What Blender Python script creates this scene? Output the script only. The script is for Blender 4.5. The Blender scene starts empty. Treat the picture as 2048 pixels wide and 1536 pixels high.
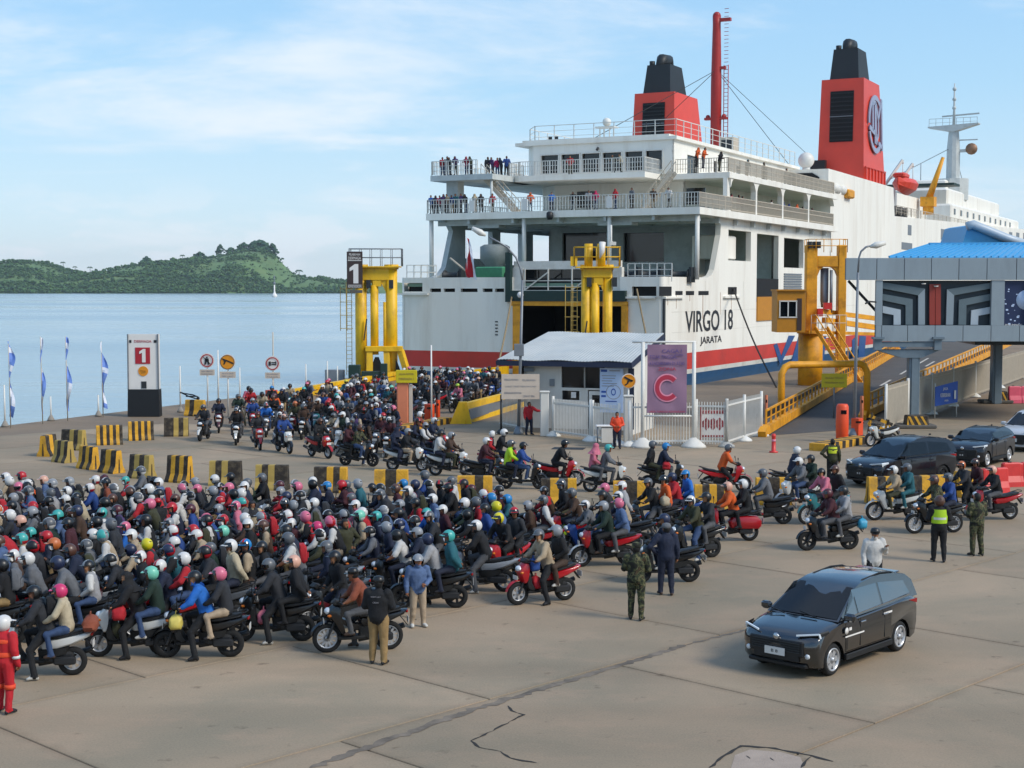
import bpy, math, random
import numpy as np
from mathutils import Vector, Matrix, Quaternion
R = math.radians
SC = bpy.context.scene
COL = SC.collection
rnd = random.Random(18)

# ---------------------------------------------------------------- camera, sky, sun, exposure
CAM_H, FPX, PITCH = 7.4, 3000.0, math.atan(190 / 3000)
cd = bpy.data.cameras.new('camera'); cam = bpy.data.objects.new('camera', cd); COL.objects.link(cam)
cam.location = (0, 0, CAM_H); cam.rotation_euler = (math.pi / 2 - PITCH, 0, 0)
cd.sensor_width = 36; cd.lens = 36 * FPX / 2048; cd.clip_start = 0.5; cd.clip_end = 20000
SC.camera = cam
SUN_AZ, SUN_EL = 118, 40
W = bpy.data.worlds.new('World'); SC.world = W; W.use_nodes = True
def build_world():
 nt = W.node_tree; N = nt.nodes; L = nt.links
 N.clear()
 out = N.new('ShaderNodeOutputWorld'); bg = N.new('ShaderNodeBackground')
 sky = N.new('ShaderNodeTexSky'); sky.sky_type = 'NISHITA'; sky.sun_disc = False
 sky.sun_elevation = R(SUN_EL); sky.sun_rotation = R(SUN_AZ); sky.air_density = 1.0; sky.dust_density = 0.6; sky.ozone_density = 2.5
 tc = N.new('ShaderNodeTexCoord')
 sep = N.new('ShaderNodeSeparateXYZ'); L.new(tc.outputs['Generated'], sep.inputs[0])
 za = N.new('ShaderNodeMath'); za.operation = 'MAXIMUM'; L.new(sep.outputs['Z'], za.inputs[0]); za.inputs[1].default_value = 0.0
 zb = N.new('ShaderNodeMath'); zb.operation = 'ADD'; L.new(za.outputs[0], zb.inputs[0]); zb.inputs[1].default_value = 0.12
 dx = N.new('ShaderNodeMath'); dx.operation = 'DIVIDE'; L.new(sep.outputs['X'], dx.inputs[0]); L.new(zb.outputs[0], dx.inputs[1])
 dy = N.new('ShaderNodeMath'); dy.operation = 'DIVIDE'; L.new(sep.outputs['Y'], dy.inputs[0]); L.new(zb.outputs[0], dy.inputs[1])
 cm = N.new('ShaderNodeCombineXYZ'); L.new(dx.outputs[0], cm.inputs[0]); L.new(dy.outputs[0], cm.inputs[1])
 # thin, wind-drawn high cloud
 mp = N.new('ShaderNodeMapping'); mp.inputs['Scale'].default_value = (0.55, 0.75, 1); mp.inputs['Rotation'].default_value = (0, 0, 0.5); mp.inputs['Location'].default_value = (3.1, 0.4, 0)
 L.new(cm.outputs[0], mp.inputs[0])
 n1 = N.new('ShaderNodeTexNoise'); n1.inputs['Scale'].default_value = 1.1; n1.inputs['Detail'].default_value = 9; n1.inputs['Roughness'].default_value = 0.62; n1.inputs['Distortion'].default_value = 0.5
 L.new(mp.outputs[0], n1.inputs['Vector'])
 r1 = N.new('ShaderNodeMapRange'); r1.inputs['From Min'].default_value = 0.47; r1.inputs['From Max'].default_value = 0.70; r1.inputs['To Max'].default_value = 0.8; r1.interpolation_type = 'SMOOTHSTEP'
 L.new(n1.outputs['Fac'], r1.inputs['Value'])
 # small cumulus just above the far horizon
 mp2 = N.new('ShaderNodeMapping'); mp2.inputs['Scale'].default_value = (9, 9, 26); mp2.inputs['Location'].default_value = (0.3, 1.3, 0.2)
 L.new(tc.outputs['Generated'], mp2.inputs[0])
 n2 = N.new('ShaderNodeTexNoise'); n2.inputs['Scale'].default_value = 1.6; n2.inputs['Detail'].default_value = 6; n2.inputs['Roughness'].default_value = 0.55
 L.new(mp2.outputs[0], n2.inputs['Vector'])
 r2 = N.new('ShaderNodeMapRange'); r2.inputs['From Min'].default_value = 0.49; r2.inputs['From Max'].default_value = 0.60; r2.interpolation_type = 'SMOOTHSTEP'
 L.new(n2.outputs['Fac'], r2.inputs['Value'])
 fz = N.new('ShaderNodeMapRange'); fz.inputs['From Min'].default_value = 0.0; fz.inputs['From Max'].default_value = 0.075; fz.inputs['To Min'].default_value = 0.95; fz.inputs['To Max'].default_value = 0.0
 L.new(sep.outputs['Z'], fz.inputs['Value'])
 m2 = N.new('ShaderNodeMath'); m2.operation = 'MULTIPLY'; L.new(r2.outputs[0], m2.inputs[0]); L.new(fz.outputs[0], m2.inputs[1])
 mx = N.new('ShaderNodeMath'); mx.operation = 'MAXIMUM'; L.new(r1.outputs[0], mx.inputs[0]); L.new(m2.outputs[0], mx.inputs[1])
 ramp = N.new('ShaderNodeValToRGB'); L.new(za.outputs[0], ramp.inputs[0]); cr = ramp.color_ramp
 for i, (p_, c_) in enumerate(SKY_RAMP):
  e = cr.elements[i] if i < 2 else cr.elements.new(p_)
  e.position = p_; e.color = c_
 ml = N.new('ShaderNodeVectorMath'); ml.operation = 'SCALE'; ml.inputs['Scale'].default_value = SKY_GAIN; L.new(ramp.outputs[0], ml.inputs[0])
 tint = N.new('ShaderNodeMixRGB'); tint.inputs[0].default_value = 0.8; L.new(sky.outputs[0], tint.inputs[1]); L.new(ml.outputs[0], tint.inputs[2])
 mix = N.new('ShaderNodeMixRGB'); L.new(mx.outputs[0], mix.inputs[0]); L.new(tint.outputs[0], mix.inputs[1]); mix.inputs[2].default_value = CLOUD
 L.new(mix.outputs[0], bg.inputs[0]); bg.inputs[1].default_value = SKY_STRENGTH
 L.new(bg.outputs[0], out.inputs[0])
SKY_STRENGTH = 0.10
CLOUD = (5.2, 5.55, 5.9, 1)
SKY_GAIN = 5.75
SKY_RAMP = [(0.0, (.76, .88, .97, 1)), (1.0, (.16, .36, .78, 1)), (0.05, (.62, .83, .99, 1)), (0.13, (.43, .72, .97, 1)), (0.25, (.30, .60, .97, 1))]
build_world()
sd = bpy.data.lights.new('sun', 'SUN'); sun = bpy.data.objects.new('sun', sd); COL.objects.link(sun)
sd.energy = 1.8; sd.angle = R(20); sd.color = (1.0, 0.93, 0.82)
SUN_DIR = Vector((math.sin(R(SUN_AZ)) * math.cos(R(SUN_EL)), math.cos(R(SUN_AZ)) * math.cos(R(SUN_EL)), math.sin(R(SUN_EL))))
sun.rotation_euler = SUN_DIR.to_track_quat('Z', 'Y').to_euler(); sun.location = SUN_DIR * 200
SC.view_settings.view_transform = 'Standard'; SC.view_settings.look = 'None'; SC.view_settings.gamma = 1
SC.view_settings.exposure = 0.84
SC.render.engine = 'CYCLES'
SC.cycles.use_denoising = True
SC.cycles.max_bounces = 6; SC.cycles.diffuse_bounces = 3; SC.cycles.glossy_bounces = 3; SC.cycles.transparent_max_bounces = 8
SC.cycles.caustics_reflective = False; SC.cycles.caustics_refractive = False

# ---------------------------------------------------------------- pixel helpers (layout measured in the photograph's 2048 x 1536 frame)
CP, SP = math.cos(PITCH), math.sin(PITCH)
def ray(px, py):
 a = (px - 1024) / FPX; b = -(py - 768) / FPX
 return Vector((a, CP + b * SP, -SP + b * CP))
def G(px, py, z=0.0):
 d = ray(px, py); t = (z - CAM_H) / d.z
 return Vector((d.x * t, d.y * t, z))
def AT(px, py, Y):
 d = ray(px, py); t = Y / d.y
 return Vector((d.x * t, Y, CAM_H + d.z * t))

# ---------------------------------------------------------------- materials
def lin(h):
 if not isinstance(h, str): return tuple(h)
 h = h.lstrip('#'); o = []
 for i in (0, 2, 4):
  c = int(h[i:i + 2], 16) / 255
  o.append(c / 12.92 if c <= 0.04045 else ((c + 0.055) / 1.055) ** 2.4)
 return tuple(o)
MATS = {}
def mat(name, col, rough=0.6, metal=0.0, var=0.12, scale=3.0, bump=0.0, bscale=40.0, spec=0.5, coat=0.0, dirt=None, dirt_amt=0.4, dirt_scale=1.2, stretch=(1, 1, 1), rvar=0.0, coords='Object'):
 """Principled with a two-scale noise tint, optional dirt colour and bump."""
 if name in MATS: return MATS[name]
 m = bpy.data.materials.new(name); m.use_nodes = True; MATS[name] = m
 nt = m.node_tree; N = nt.nodes; L = nt.links; b = N['Principled BSDF']
 c = lin(col); m.diffuse_color = (*c, 1)
 b.inputs['Roughness'].default_value = rough; b.inputs['Metallic'].default_value = metal
 b.inputs['Specular IOR Level'].default_value = spec
 if coat: b.inputs['Coat Weight'].default_value = coat; b.inputs['Coat Roughness'].default_value = 0.05
 tc = N.new('ShaderNodeTexCoord'); mp = N.new('ShaderNodeMapping'); mp.inputs['Scale'].default_value = stretch
 L.new(tc.outputs[coords], mp.inputs[0])
 if var > 0:
  nz = N.new('ShaderNodeTexNoise'); nz.inputs['Scale'].default_value = scale; nz.inputs['Detail'].default_value = 6; nz.inputs['Roughness'].default_value = 0.62
  L.new(mp.outputs[0], nz.inputs['Vector'])
  mr = N.new('ShaderNodeMapRange'); mr.inputs['From Min'].default_value = 0.3; mr.inputs['From Max'].default_value = 0.7
  mr.inputs['To Min'].default_value = 1 - var; mr.inputs['To Max'].default_value = 1 + var
  L.new(nz.outputs['Fac'], mr.inputs['Value'])
  mu = N.new('ShaderNodeVectorMath'); mu.operation = 'SCALE'; mu.inputs[0].default_value = c; L.new(mr.outputs[0], mu.inputs['Scale'])
  src = mu.outputs[0]
  if dirt is not None:
   nd = N.new('ShaderNodeTexNoise'); nd.inputs['Scale'].default_value = dirt_scale; nd.inputs['Detail'].default_value = 9; nd.inputs['Roughness'].default_value = 0.7
   L.new(mp.outputs[0], nd.inputs['Vector'])
   md = N.new('ShaderNodeMapRange'); md.inputs['From Min'].default_value = 0.48; md.inputs['From Max'].default_value = 0.72; md.inputs['To Max'].default_value = dirt_amt
   L.new(nd.outputs['Fac'], md.inputs['Value'])
   mixd = N.new('ShaderNodeMixRGB'); L.new(md.outputs[0], mixd.inputs[0]); L.new(src, mixd.inputs[1]); mixd.inputs[2].default_value = (*lin(dirt), 1)
   src = mixd.outputs[0]
  L.new(src, b.inputs['Base Color'])
 else:
  b.inputs['Base Color'].default_value = (*c, 1)
 if bump > 0:
  bn = N.new('ShaderNodeTexNoise'); bn.inputs['Scale'].default_value = bscale; bn.inputs['Detail'].default_value = 4
  L.new(mp.outputs[0], bn.inputs['Vector'])
  bp = N.new('ShaderNodeBump'); bp.inputs['Strength'].default_value = bump; bp.inputs['Distance'].default_value = 0.05
  L.new(bn.outputs['Fac'], bp.inputs['Height']); L.new(bp.outputs[0], b.inputs['Normal'])
 return m
def M(n): return MATS[n]

# ---------------------------------------------------------------- mesh builder
class MB:
 def __init__(s): s.v = []; s.f = []; s.m = []; s.s = []
 def add(s, vs, fs, mat=0, smooth=False):
  o = len(s.v); s.v.extend([tuple(p) for p in vs])
  for f in fs:
   s.f.append(tuple(i + o for i in f)); s.m.append(mat); s.s.append(smooth)
  return s
 def box(s, c, d, mat=0, rz=0.0, ch=0.0, taper=(1, 1)):
  hx, hy, hz = d[0] / 2, d[1] / 2, d[2] / 2
  cr, sr = math.cos(rz), math.sin(rz)
  def T(x, y, z): return (c[0] + x * cr - y * sr, c[1] + x * sr + y * cr, c[2] + z)
  if ch <= 0:
   vs = [T(x * (taper[0] if z > 0 else 1), y * (taper[1] if z > 0 else 1), z) for z in (-hz, hz) for (x, y) in ((-hx, -hy), (hx, -hy), (hx, hy), (-hx, hy))]
   return s.add(vs, [(3, 2, 1, 0), (4, 5, 6, 7), (0, 1, 5, 4), (1, 2, 6, 5), (2, 3, 7, 6), (3, 0, 4, 7)], mat)
  rings = []
  for z, k in ((-hz, ch), (-hz + ch, 0), (hz - ch, 0), (hz, ch)):
   tx, ty = (taper if z > 0 else (1, 1))
   ax, ay = (hx - k) * tx, (hy - k) * ty
   rings.append([T(px, py, z) for px, py in ((-ax, -ay + ch), (-ax + ch, -ay), (ax - ch, -ay), (ax, -ay + ch), (ax, ay - ch), (ax - ch, ay), (-ax + ch, ay), (-ax, ay - ch))])
  return s.loft(rings, mat)
 def loft(s, rings, mat=0, closed=True, cap=True, smooth=False):
  n = len(rings[0]); vs = [p for r in rings for p in r]; fs = []
  for i in range(len(rings) - 1):
   for j in range(n if closed else n - 1):
    k = (j + 1) % n
    fs.append((i * n + j, i * n + k, (i + 1) * n + k, (i + 1) * n + j))
  if cap and closed:
   fs.append(tuple(range(n - 1, -1, -1))); fs.append(tuple((len(rings) - 1) * n + j for j in range(n)))
  return s.add(vs, fs, mat, smooth)
 def tube(s, pts, r, n=8, mat=0, smooth=True, cap=True, flat=None):
  pts = [Vector(p) for p in pts]; rs = r if isinstance(r, (list, tuple)) else [r] * len(pts)
  rings = []; up = None
  for i, p in enumerate(pts):
   d = (pts[min(i + 1, len(pts) - 1)] - pts[max(i - 1, 0)])
   d = d.normalized() if d.length > 1e-9 else Vector((0, 0, 1))
   if up is None: up = Vector((0, 0, 1)) if abs(d.z) < 0.9 else Vector((1, 0, 0))
   a = d.cross(up).normalized(); b = a.cross(d).normalized(); up = b
   rr = rs[i]; ra, rb = rr if isinstance(rr, tuple) else (rr, rr)
   rings.append([p + a * (ra * math.cos(2 * math.pi * j / n)) + b * (rb * math.sin(2 * math.pi * j / n)) for j in range(n)])
  return s.loft(rings, mat, True, cap, smooth)
 def bar(s, a, b, w, h=None, mat=0, up=(0, 0, 1)):
  a = Vector(a); b = Vector(b); h = h or w; d = (b - a).normalized(); u = Vector(up)
  if abs(d.dot(u)) > 0.98: u = Vector((0, 1, 0))
  sx = d.cross(u).normalized(); u = sx.cross(d).normalized()
  ring = lambda p: [p + sx * (i * w / 2) + u * (j * h / 2) for i, j in ((-1, -1), (1, -1), (1, 1), (-1, 1))]
  return s.loft([ring(a), ring(b)], mat)
 def lathe(s, prof, n=16, c=(0, 0, 0), axis='z', mat=0, smooth=True, cap=True):
  rings = []
  for r, h in prof:
   ring = []
   for j in range(n):
    a = 2 * math.pi * j / n; x, y = r * math.cos(a), r * math.sin(a)
    ring.append({'z': (c[0] + x, c[1] + y, c[2] + h), 'y': (c[0] + x, c[1] + h, c[2] - y), 'x': (c[0] + h, c[1] + x, c[2] + y)}[axis])
   rings.append(ring)
  return s.loft(rings, mat, True, cap, smooth)
 def ball(s, c, r, nu=12, nv=8, mat=0, smooth=True):
  r = r if isinstance(r, tuple) else (r, r, r)
  rings = []
  for i in range(nv + 1):
   t = math.pi * (0.02 + 0.96 * i / nv)
   rings.append([(c[0] + r[0] * math.sin(t) * math.cos(2 * math.pi * j / nu), c[1] + r[1] * math.sin(t) * math.sin(2 * math.pi * j / nu), c[2] - r[2] * math.cos(t)) for j in range(nu)])
  return s.loft(rings, mat, True, True, smooth)
 def prism(s, poly, o, u, v, depth, mat=0, side=None):
  """2-D polygon in the plane o + a*u + b*v, extruded by depth along u x v (centred behind the face)."""
  o = Vector(o); u = Vector(u); v = Vector(v); n = u.cross(v).normalized()
  f = [o + u * a + v * b for a, b in poly]; k = len(f)
  vs = f + [p - n * depth for p in f]
  s.add(vs, [tuple(range(k))], mat); o2 = len(s.v) - 2 * k
  s.f.append(tuple(o2 + k + i for i in range(k - 1, -1, -1))); s.m.append(mat); s.s.append(False)
  for i in range(k):
   j = (i + 1) % k
   s.f.append((o2 + i, o2 + k + i, o2 + k + j, o2 + j)); s.m.append(mat if side is None else side); s.s.append(False)
  return s
 def wall(s, o, u, v, Wd, Ht, holes=(), thick=0.2, mat=0, rev=None):
  """Rectangle o + [0,Wd]u + [0,Ht]v with rectangular openings (a0,b0,a1,b1), front towards u x v, real thickness and reveals."""
  o = Vector(o); u = Vector(u).normalized(); v = Vector(v).normalized(); n = u.cross(v).normalized()
  xs = sorted({0, Wd, *[h[0] for h in holes], *[h[2] for h in holes]}); ys = sorted({0, Ht, *[h[1] for h in holes], *[h[3] for h in holes]})
  xs = [x for x in xs if 0 <= x <= Wd]; ys = [y for y in ys if 0 <= y <= Ht]
  inside = lambda x, y: any(h[0] < x < h[2] and h[1] < y < h[3] for h in holes)
  P = lambda a, b, k: o + u * a + v * b - n * (thick * k)
  rv = mat if rev is None else rev
  solid = [[not inside((xs[i] + xs[i + 1]) / 2, (ys[j] + ys[j + 1]) / 2) for j in range(len(ys) - 1)] for i in range(len(xs) - 1)]
  def sol(i, j): return 0 <= i < len(xs) - 1 and 0 <= j < len(ys) - 1 and solid[i][j]
  for i in range(len(xs) - 1):
   for j in range(len(ys) - 1):
    if not solid[i][j]: continue
    a0, a1, b0, b1 = xs[i], xs[i + 1], ys[j], ys[j + 1]
    s.add([P(a0, b0, 0), P(a1, b0, 0), P(a1, b1, 0), P(a0, b1, 0)], [(0, 1, 2, 3)], mat)
    s.add([P(a0, b0, 1), P(a1, b0, 1), P(a1, b1, 1), P(a0, b1, 1)], [(3, 2, 1, 0)], mat)
    for (di, dj, q) in ((-1, 0, ((a0, b1), (a0, b0))), (1, 0, ((a1, b0), (a1, b1))), (0, -1, ((a0, b0), (a1, b0))), (0, 1, ((a1, b1), (a0, b1)))):
     if not sol(i + di, j + dj):
      (c0, d0), (c1, d1) = q
      s.add([P(c0, d0, 1), P(c1, d1, 1), P(c1, d1, 0), P(c0, d0, 0)], [(0, 1, 2, 3)], rv)
  return s
 def mesh(s, name, mats):
  me = bpy.data.meshes.new(name); me.from_pydata(s.v, [], s.f)
  for m in mats: me.materials.append(MATS[m] if isinstance(m, str) else m)
  me.polygons.foreach_set('material_index', s.m); me.polygons.foreach_set('use_smooth', s.s)
  me.update(); return me
 def build(s, name, mats, parent=None, loc=None, rz=None):
  if isinstance(mats, str): mats = [mats]
  return link(name, s.mesh(name, mats), parent, loc, rz)
def link(name, data, parent=None, loc=None, rz=None):
 o = bpy.data.objects.new(name, data); COL.objects.link(o)
 if parent is not None: o.parent = parent
 if loc is not None: o.location = loc
 if rz is not None: o.rotation_euler = (0, 0, rz)
 return o
def tag(o, label=None, cat=None, group=None, kind=None):
 if label: o['label'] = label
 if cat: o['category'] = cat
 if group: o['group'] = group
 if kind: o['kind'] = kind
 return o
def thing(name, label, cat, loc=(0, 0, 0), rz=0.0, group=None):
 return tag(link(name, None, None, loc, rz), label, cat, group)
def copy_tree(o, parent=None):
 c = o.copy(); COL.objects.link(c)
 if parent is not None: c.parent = parent
 for ch in list(o.children): copy_tree(ch, c)
 return c
def text(name, s, size, m, parent, loc, rot, ext=0.01, width=None, align='CENTER', bold=0.0, height=None):
 """Lettering as a mesh; width/height stretch it to a measured size."""
 cu = bpy.data.curves.new('lettering', 'FONT'); cu.body = s; cu.size = size; cu.extrude = ext; cu.align_x = align; cu.align_y = 'CENTER'; cu.offset = bold; cu.resolution_u = 3
 t = bpy.data.objects.new('lettering', cu); COL.objects.link(t)
 dg = bpy.context.evaluated_depsgraph_get(); me = bpy.data.meshes.new_from_object(t.evaluated_get(dg)); bpy.data.objects.remove(t); bpy.data.curves.remove(cu)
 me.name = name; me.materials.clear(); me.materials.append(MATS[m])
 co = np.zeros(len(me.vertices) * 3); me.vertices.foreach_get('co', co); co = co.reshape(-1, 3)
 if len(co):
  mn, mx_ = co.min(0), co.max(0)
  if width: co[:, 0] *= width / max(1e-6, mx_[0] - mn[0])
  if height: co[:, 1] *= height / max(1e-6, mx_[1] - mn[1])
  co[:, 1] -= (co[:, 1].min() + co[:, 1].max()) / 2
  if align == 'CENTER': co[:, 0] -= (co[:, 0].min() + co[:, 0].max()) / 2
  me.vertices.foreach_set('co', co.ravel()); me.update()
 o = link(name, me, parent); o.location = loc; o.rotation_euler = rot
 return o
def split_build(b, name, mats, parent, shift=None, gap=0.02):
 """One object per connected piece (pieces whose boxes touch count as one)."""
 if shift is not None: b.v = [(p[0] - shift[0], p[1] - shift[1], p[2] - shift[2]) for p in b.v]
 n = len(b.v); par = list(range(n))
 def find(i):
  while par[i] != i: par[i] = par[par[i]]; i = par[i]
  return i
 for f in b.f:
  r = find(f[0])
  for i in f[1:]: par[find(i)] = r
 isl = {}
 for i in range(n): isl.setdefault(find(i), []).append(i)
 boxes = []
 for k, idx in isl.items():
  P = np.array([b.v[i] for i in idx]); boxes.append([P.min(0) - gap, P.max(0) + gap, [k]])
 merged = True
 while merged and len(boxes) > 1:
  merged = False; out = []
  for bx in boxes:
   hit = next((o for o in out if (bx[0] <= o[1]).all() and (o[0] <= bx[1]).all()), None)
   if hit is None: out.append(bx)
   else: hit[0] = np.minimum(hit[0], bx[0]); hit[1] = np.maximum(hit[1], bx[1]); hit[2] += bx[2]; merged = True
  boxes = out
 if len(boxes) == 1: return b.build(name, mats, parent)
 first = None; where = {k: q for q, bx in enumerate(boxes) for k in bx[2]}
 subs = [MB() for _ in boxes]; maps = [{} for _ in boxes]
 for f, m, sm in zip(b.f, b.m, b.s):
  q = where[find(f[0])]; mp = maps[q]; sb = subs[q]
  g = []
  for i in f:
   if i not in mp: mp[i] = len(sb.v); sb.v.append(b.v[i])
   g.append(mp[i])
  sb.f.append(tuple(g)); sb.m.append(m); sb.s.append(sm)
 for sb in subs:
  o = sb.build(name, mats, parent); first = first or o
 return first
def put(t, name, mats, b, whole=False):
 """Part of thing t from world-space geometry."""
 if whole:
  b.v = [(p[0] - t.location[0], p[1] - t.location[1], p[2] - t.location[2]) for p in b.v]; return b.build(name, mats, t)
 return split_build(b, name, mats, t, t.location)

# base palette
mat('ship_white', '#e8e4d9', 0.45, var=0.05, scale=0.35, dirt='#a68f70', dirt_amt=0.30, dirt_scale=0.5, stretch=(1, 1, 0.12), bump=0.08, bscale=2.5)
mat('ship_deck', '#6f8a78', 0.7, var=0.15)
mat('ship_grey', '#b9bebc', 0.6, var=0.08, scale=0.8, dirt='#6a6c66', dirt_amt=0.3)
mat('hull_red', '#c03226', 0.45, var=0.10, scale=0.4, dirt='#7a3026', dirt_amt=0.35, dirt_scale=0.3)
mat('hull_blue', '#12466f', 0.45, var=0.18, scale=0.5, dirt='#1c2b38', dirt_amt=0.4)
mat('hull_white', '#d6d2c8', 0.5, var=0.08, scale=0.6, dirt='#8b7a60', dirt_amt=0.5, dirt_scale=0.5)
mat('rail_white', '#d2d0c8', 0.5, var=0.05)
mat('rail_beige', '#b9ae9c', 0.6, var=0.08)
mat('funnel_red', '#d2402c', 0.45, var=0.06, scale=0.6)
mat('funnel_black', '#151b1e', 0.55, var=0.15, scale=0.7)
mat('mast_red', '#9e211d', 0.5, var=0.1)
mat('logo_steel', '#8d96ae', 0.4, var=0.05)
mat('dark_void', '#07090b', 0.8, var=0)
mat('dark_green', '#12302a', 0.6, var=0.12)
mat('dark_glass', '#0a1014', 0.08, var=0, spec=0.6)
mat('rope', '#8c7a5c', 0.9, var=0.1)
mat('rope_dark', '#2a2825', 0.9, var=0.1)
mat('black_paint', '#101216', 0.5, var=0.08)
mat('yellow_steel', '#e6b414', 0.5, var=0.10, scale=1.2, bump=0.12, bscale=9, dirt='#7d5a12', dirt_amt=0.65, dirt_scale=1.0, stretch=(1, 1, 0.5))
mat('orange_steel', '#e09a14', 0.55, var=0.12, scale=1.2, bump=0.12, bscale=9, dirt='#7a4a10', dirt_amt=0.65, dirt_scale=0.9)
mat('ochre', '#b5780f', 0.6, var=0.08)
mat('steel_grey', '#7b8085', 0.5, metal=0.4, var=0.1)
mat('dark_steel', '#2f3336', 0.6, metal=0.3, var=0.15)
mat('white_paint', '#d6d4cd', 0.5, var=0.05, dirt='#9a9284', dirt_amt=0.3, dirt_scale=2)
mat('wall_white', '#cfccc4', 0.8, var=0.05, dirt='#9d9586', dirt_amt=0.35, dirt_scale=0.8, stretch=(1, 1, 0.5))
mat('navy_trim', '#1d2740', 0.6, var=0.08)
mat('roof_zinc', '#b4b6b2', 0.65, metal=0.0, var=0.10, scale=0.7, dirt='#90a0a6', dirt_amt=0.4)
mat('concrete', '#8d867c', 0.9, var=0.15, bump=0.3, dirt='#5d5850', dirt_amt=0.45)
mat('concrete_dark', '#5b5751', 0.9, var=0.15, bump=0.3)
mat('clad_grey', '#8a969d', 0.45, metal=0.15, var=0.07, scale=0.5, dirt='#6d7478', dirt_amt=0.35, dirt_scale=0.8, stretch=(1, 1, .3))
mat('clad_dark', '#26333b', 0.5, var=0.06)
mat('clad_mid', '#5b6a70', 0.45, var=0.05)
mat('clad_light', '#a9b4bc', 0.4, var=0.04)
mat('clad_red', '#8e3226', 0.5, var=0.06)
mat('roof_blue', '#469ccb', 0.4, var=0.05)
mat('pillar_grey', '#65747e', 0.5, var=0.08)
mat('orange_plastic', '#dc4a1e', 0.45, var=0.06)
mat('salmon', '#cf7b58', 0.6, var=0.06)
mat('red_plastic', '#c9302c', 0.45, var=0.08)
mat('pink_plastic', '#d8536a', 0.45, var=0.08)
mat('sign_yellow', '#c9b60f', 0.5, var=0.05)
mat('sign_amber', '#d98a12', 0.5, var=0.05)
mat('sign_red', '#a81c2a', 0.5, var=0.04)
mat('sign_white', '#dcd8d2', 0.5, var=0.03)
mat('sign_ink', '#17191f', 0.6, var=0)
mat('sign_grey', '#8f8d92', 0.5, var=0)
mat('sign_brown', '#3a2a26', 0.5, var=0.05)
mat('sign_blue', '#1d4fa3', 0.5, var=0.06)
mat('sign_navy', '#12244a', 0.5, var=0.06)
mat('sign_beige', '#c2b3a3', 0.7, var=0.06)
mat('banner_purple', '#8c6d84', 0.75, var=0.06, scale=0.9)
mat('banner_ink', '#5a4a86', 0.75, var=0.0)
mat('banner_red', '#ab2c44', 0.75, var=0.05)
mat('banner_pink', '#d98aa0', 0.75, var=0.05)
mat('flag_blue', '#6d8ccf', 0.8, var=0.12, scale=4)
mat('flag_white', '#d8dbe4', 0.8, var=0.05)
mat('flag_red', '#b01622', 0.8, var=0.1)
mat('light_blue_panel', '#b9cbe6', 0.5, var=0.04)
mat('barrier_yellow', '#d09a26', 0.8, var=0.14, scale=3, bump=0.4, bscale=14, dirt='#6f6040', dirt_amt=0.75, dirt_scale=2.0, coords='Object')
mat('barrier_dull', '#a98f4a', 0.8, var=0.14, scale=3, dirt='#6d6244', dirt_amt=0.5, dirt_scale=2.5)
mat('barrier_black', '#2e2721', 0.85, var=0.25, scale=3, bump=0.4, bscale=14, dirt='#7d7058', dirt_amt=0.6, dirt_scale=3)
mat('tyre_black', '#121212', 0.85, var=0.1)
# ================================================================ the setting: sea, island, apron, quay
WATER = -1.8
HAZE = 0.00005
def water_material():
 m = bpy.data.materials.new('sea_water'); m.use_nodes = True; MATS['sea_water'] = m
 nt = m.node_tree; N = nt.nodes; L = nt.links; b = N['Principled BSDF']
 b.inputs['Base Color'].default_value = (*lin('#93a6aa'), 1); b.inputs['Roughness'].default_value = 0.12; b.inputs['IOR'].default_value = 1.33
 tc = N.new('ShaderNodeTexCoord')
 prev = None
 for sc, st, dist, stretch in ((0.9, 0.55, 0.10, (0.35, 1, 1)), (0.16, 0.8, 0.5, (0.3, 1, 1)), (0.02, 0.6, 3.0, (0.5, 1, 1))):
  mp = N.new('ShaderNodeMapping'); mp.inputs['Scale'].default_value = stretch; L.new(tc.outputs['Object'], mp.inputs[0])
  n = N.new('ShaderNodeTexNoise'); n.inputs['Scale'].default_value = sc; n.inputs['Detail'].default_value = 5; n.inputs['Roughness'].default_value = 0.6
  L.new(mp.outputs[0], n.inputs['Vector'])
  bp = N.new('ShaderNodeBump'); bp.inputs['Strength'].default_value = st; bp.inputs['Distance'].default_value = dist
  L.new(n.outputs['Fac'], bp.inputs['Height'])
  if prev: L.new(prev.outputs[0], bp.inputs['Normal'])
  prev = bp
 L.new(prev.outputs[0], b.inputs['Normal'])
 # wind lanes: calmer and rougher stretches of water
 mp = N.new('ShaderNodeMapping'); mp.inputs['Scale'].default_value = (0.0016, 0.0075, 1); L.new(tc.outputs['Object'], mp.inputs[0])
 n = N.new('ShaderNodeTexNoise'); n.inputs['Scale'].default_value = 1.0; n.inputs['Detail'].default_value = 6; L.new(mp.outputs[0], n.inputs['Vector'])
 mr = N.new('ShaderNodeMapRange'); mr.inputs['From Min'].default_value = 0.35; mr.inputs['From Max'].default_value = 0.65; mr.inputs['To Min'].default_value = 0.10; mr.inputs['To Max'].default_value = 0.32
 L.new(n.outputs['Fac'], mr.inputs['Value']); L.new(mr.outputs[0], b.inputs['Roughness'])
water_material()
b = MB(); S_ = 5000
b.add([(-S_, -600, 0), (S_, -600, 0), (S_, 9000, 0), (-S_, 9000, 0)], [(0, 1, 2, 3)])
sea = b.build('sea', 'sea_water', loc=(0, 0, WATER)); tag(sea, kind='structure')

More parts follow.
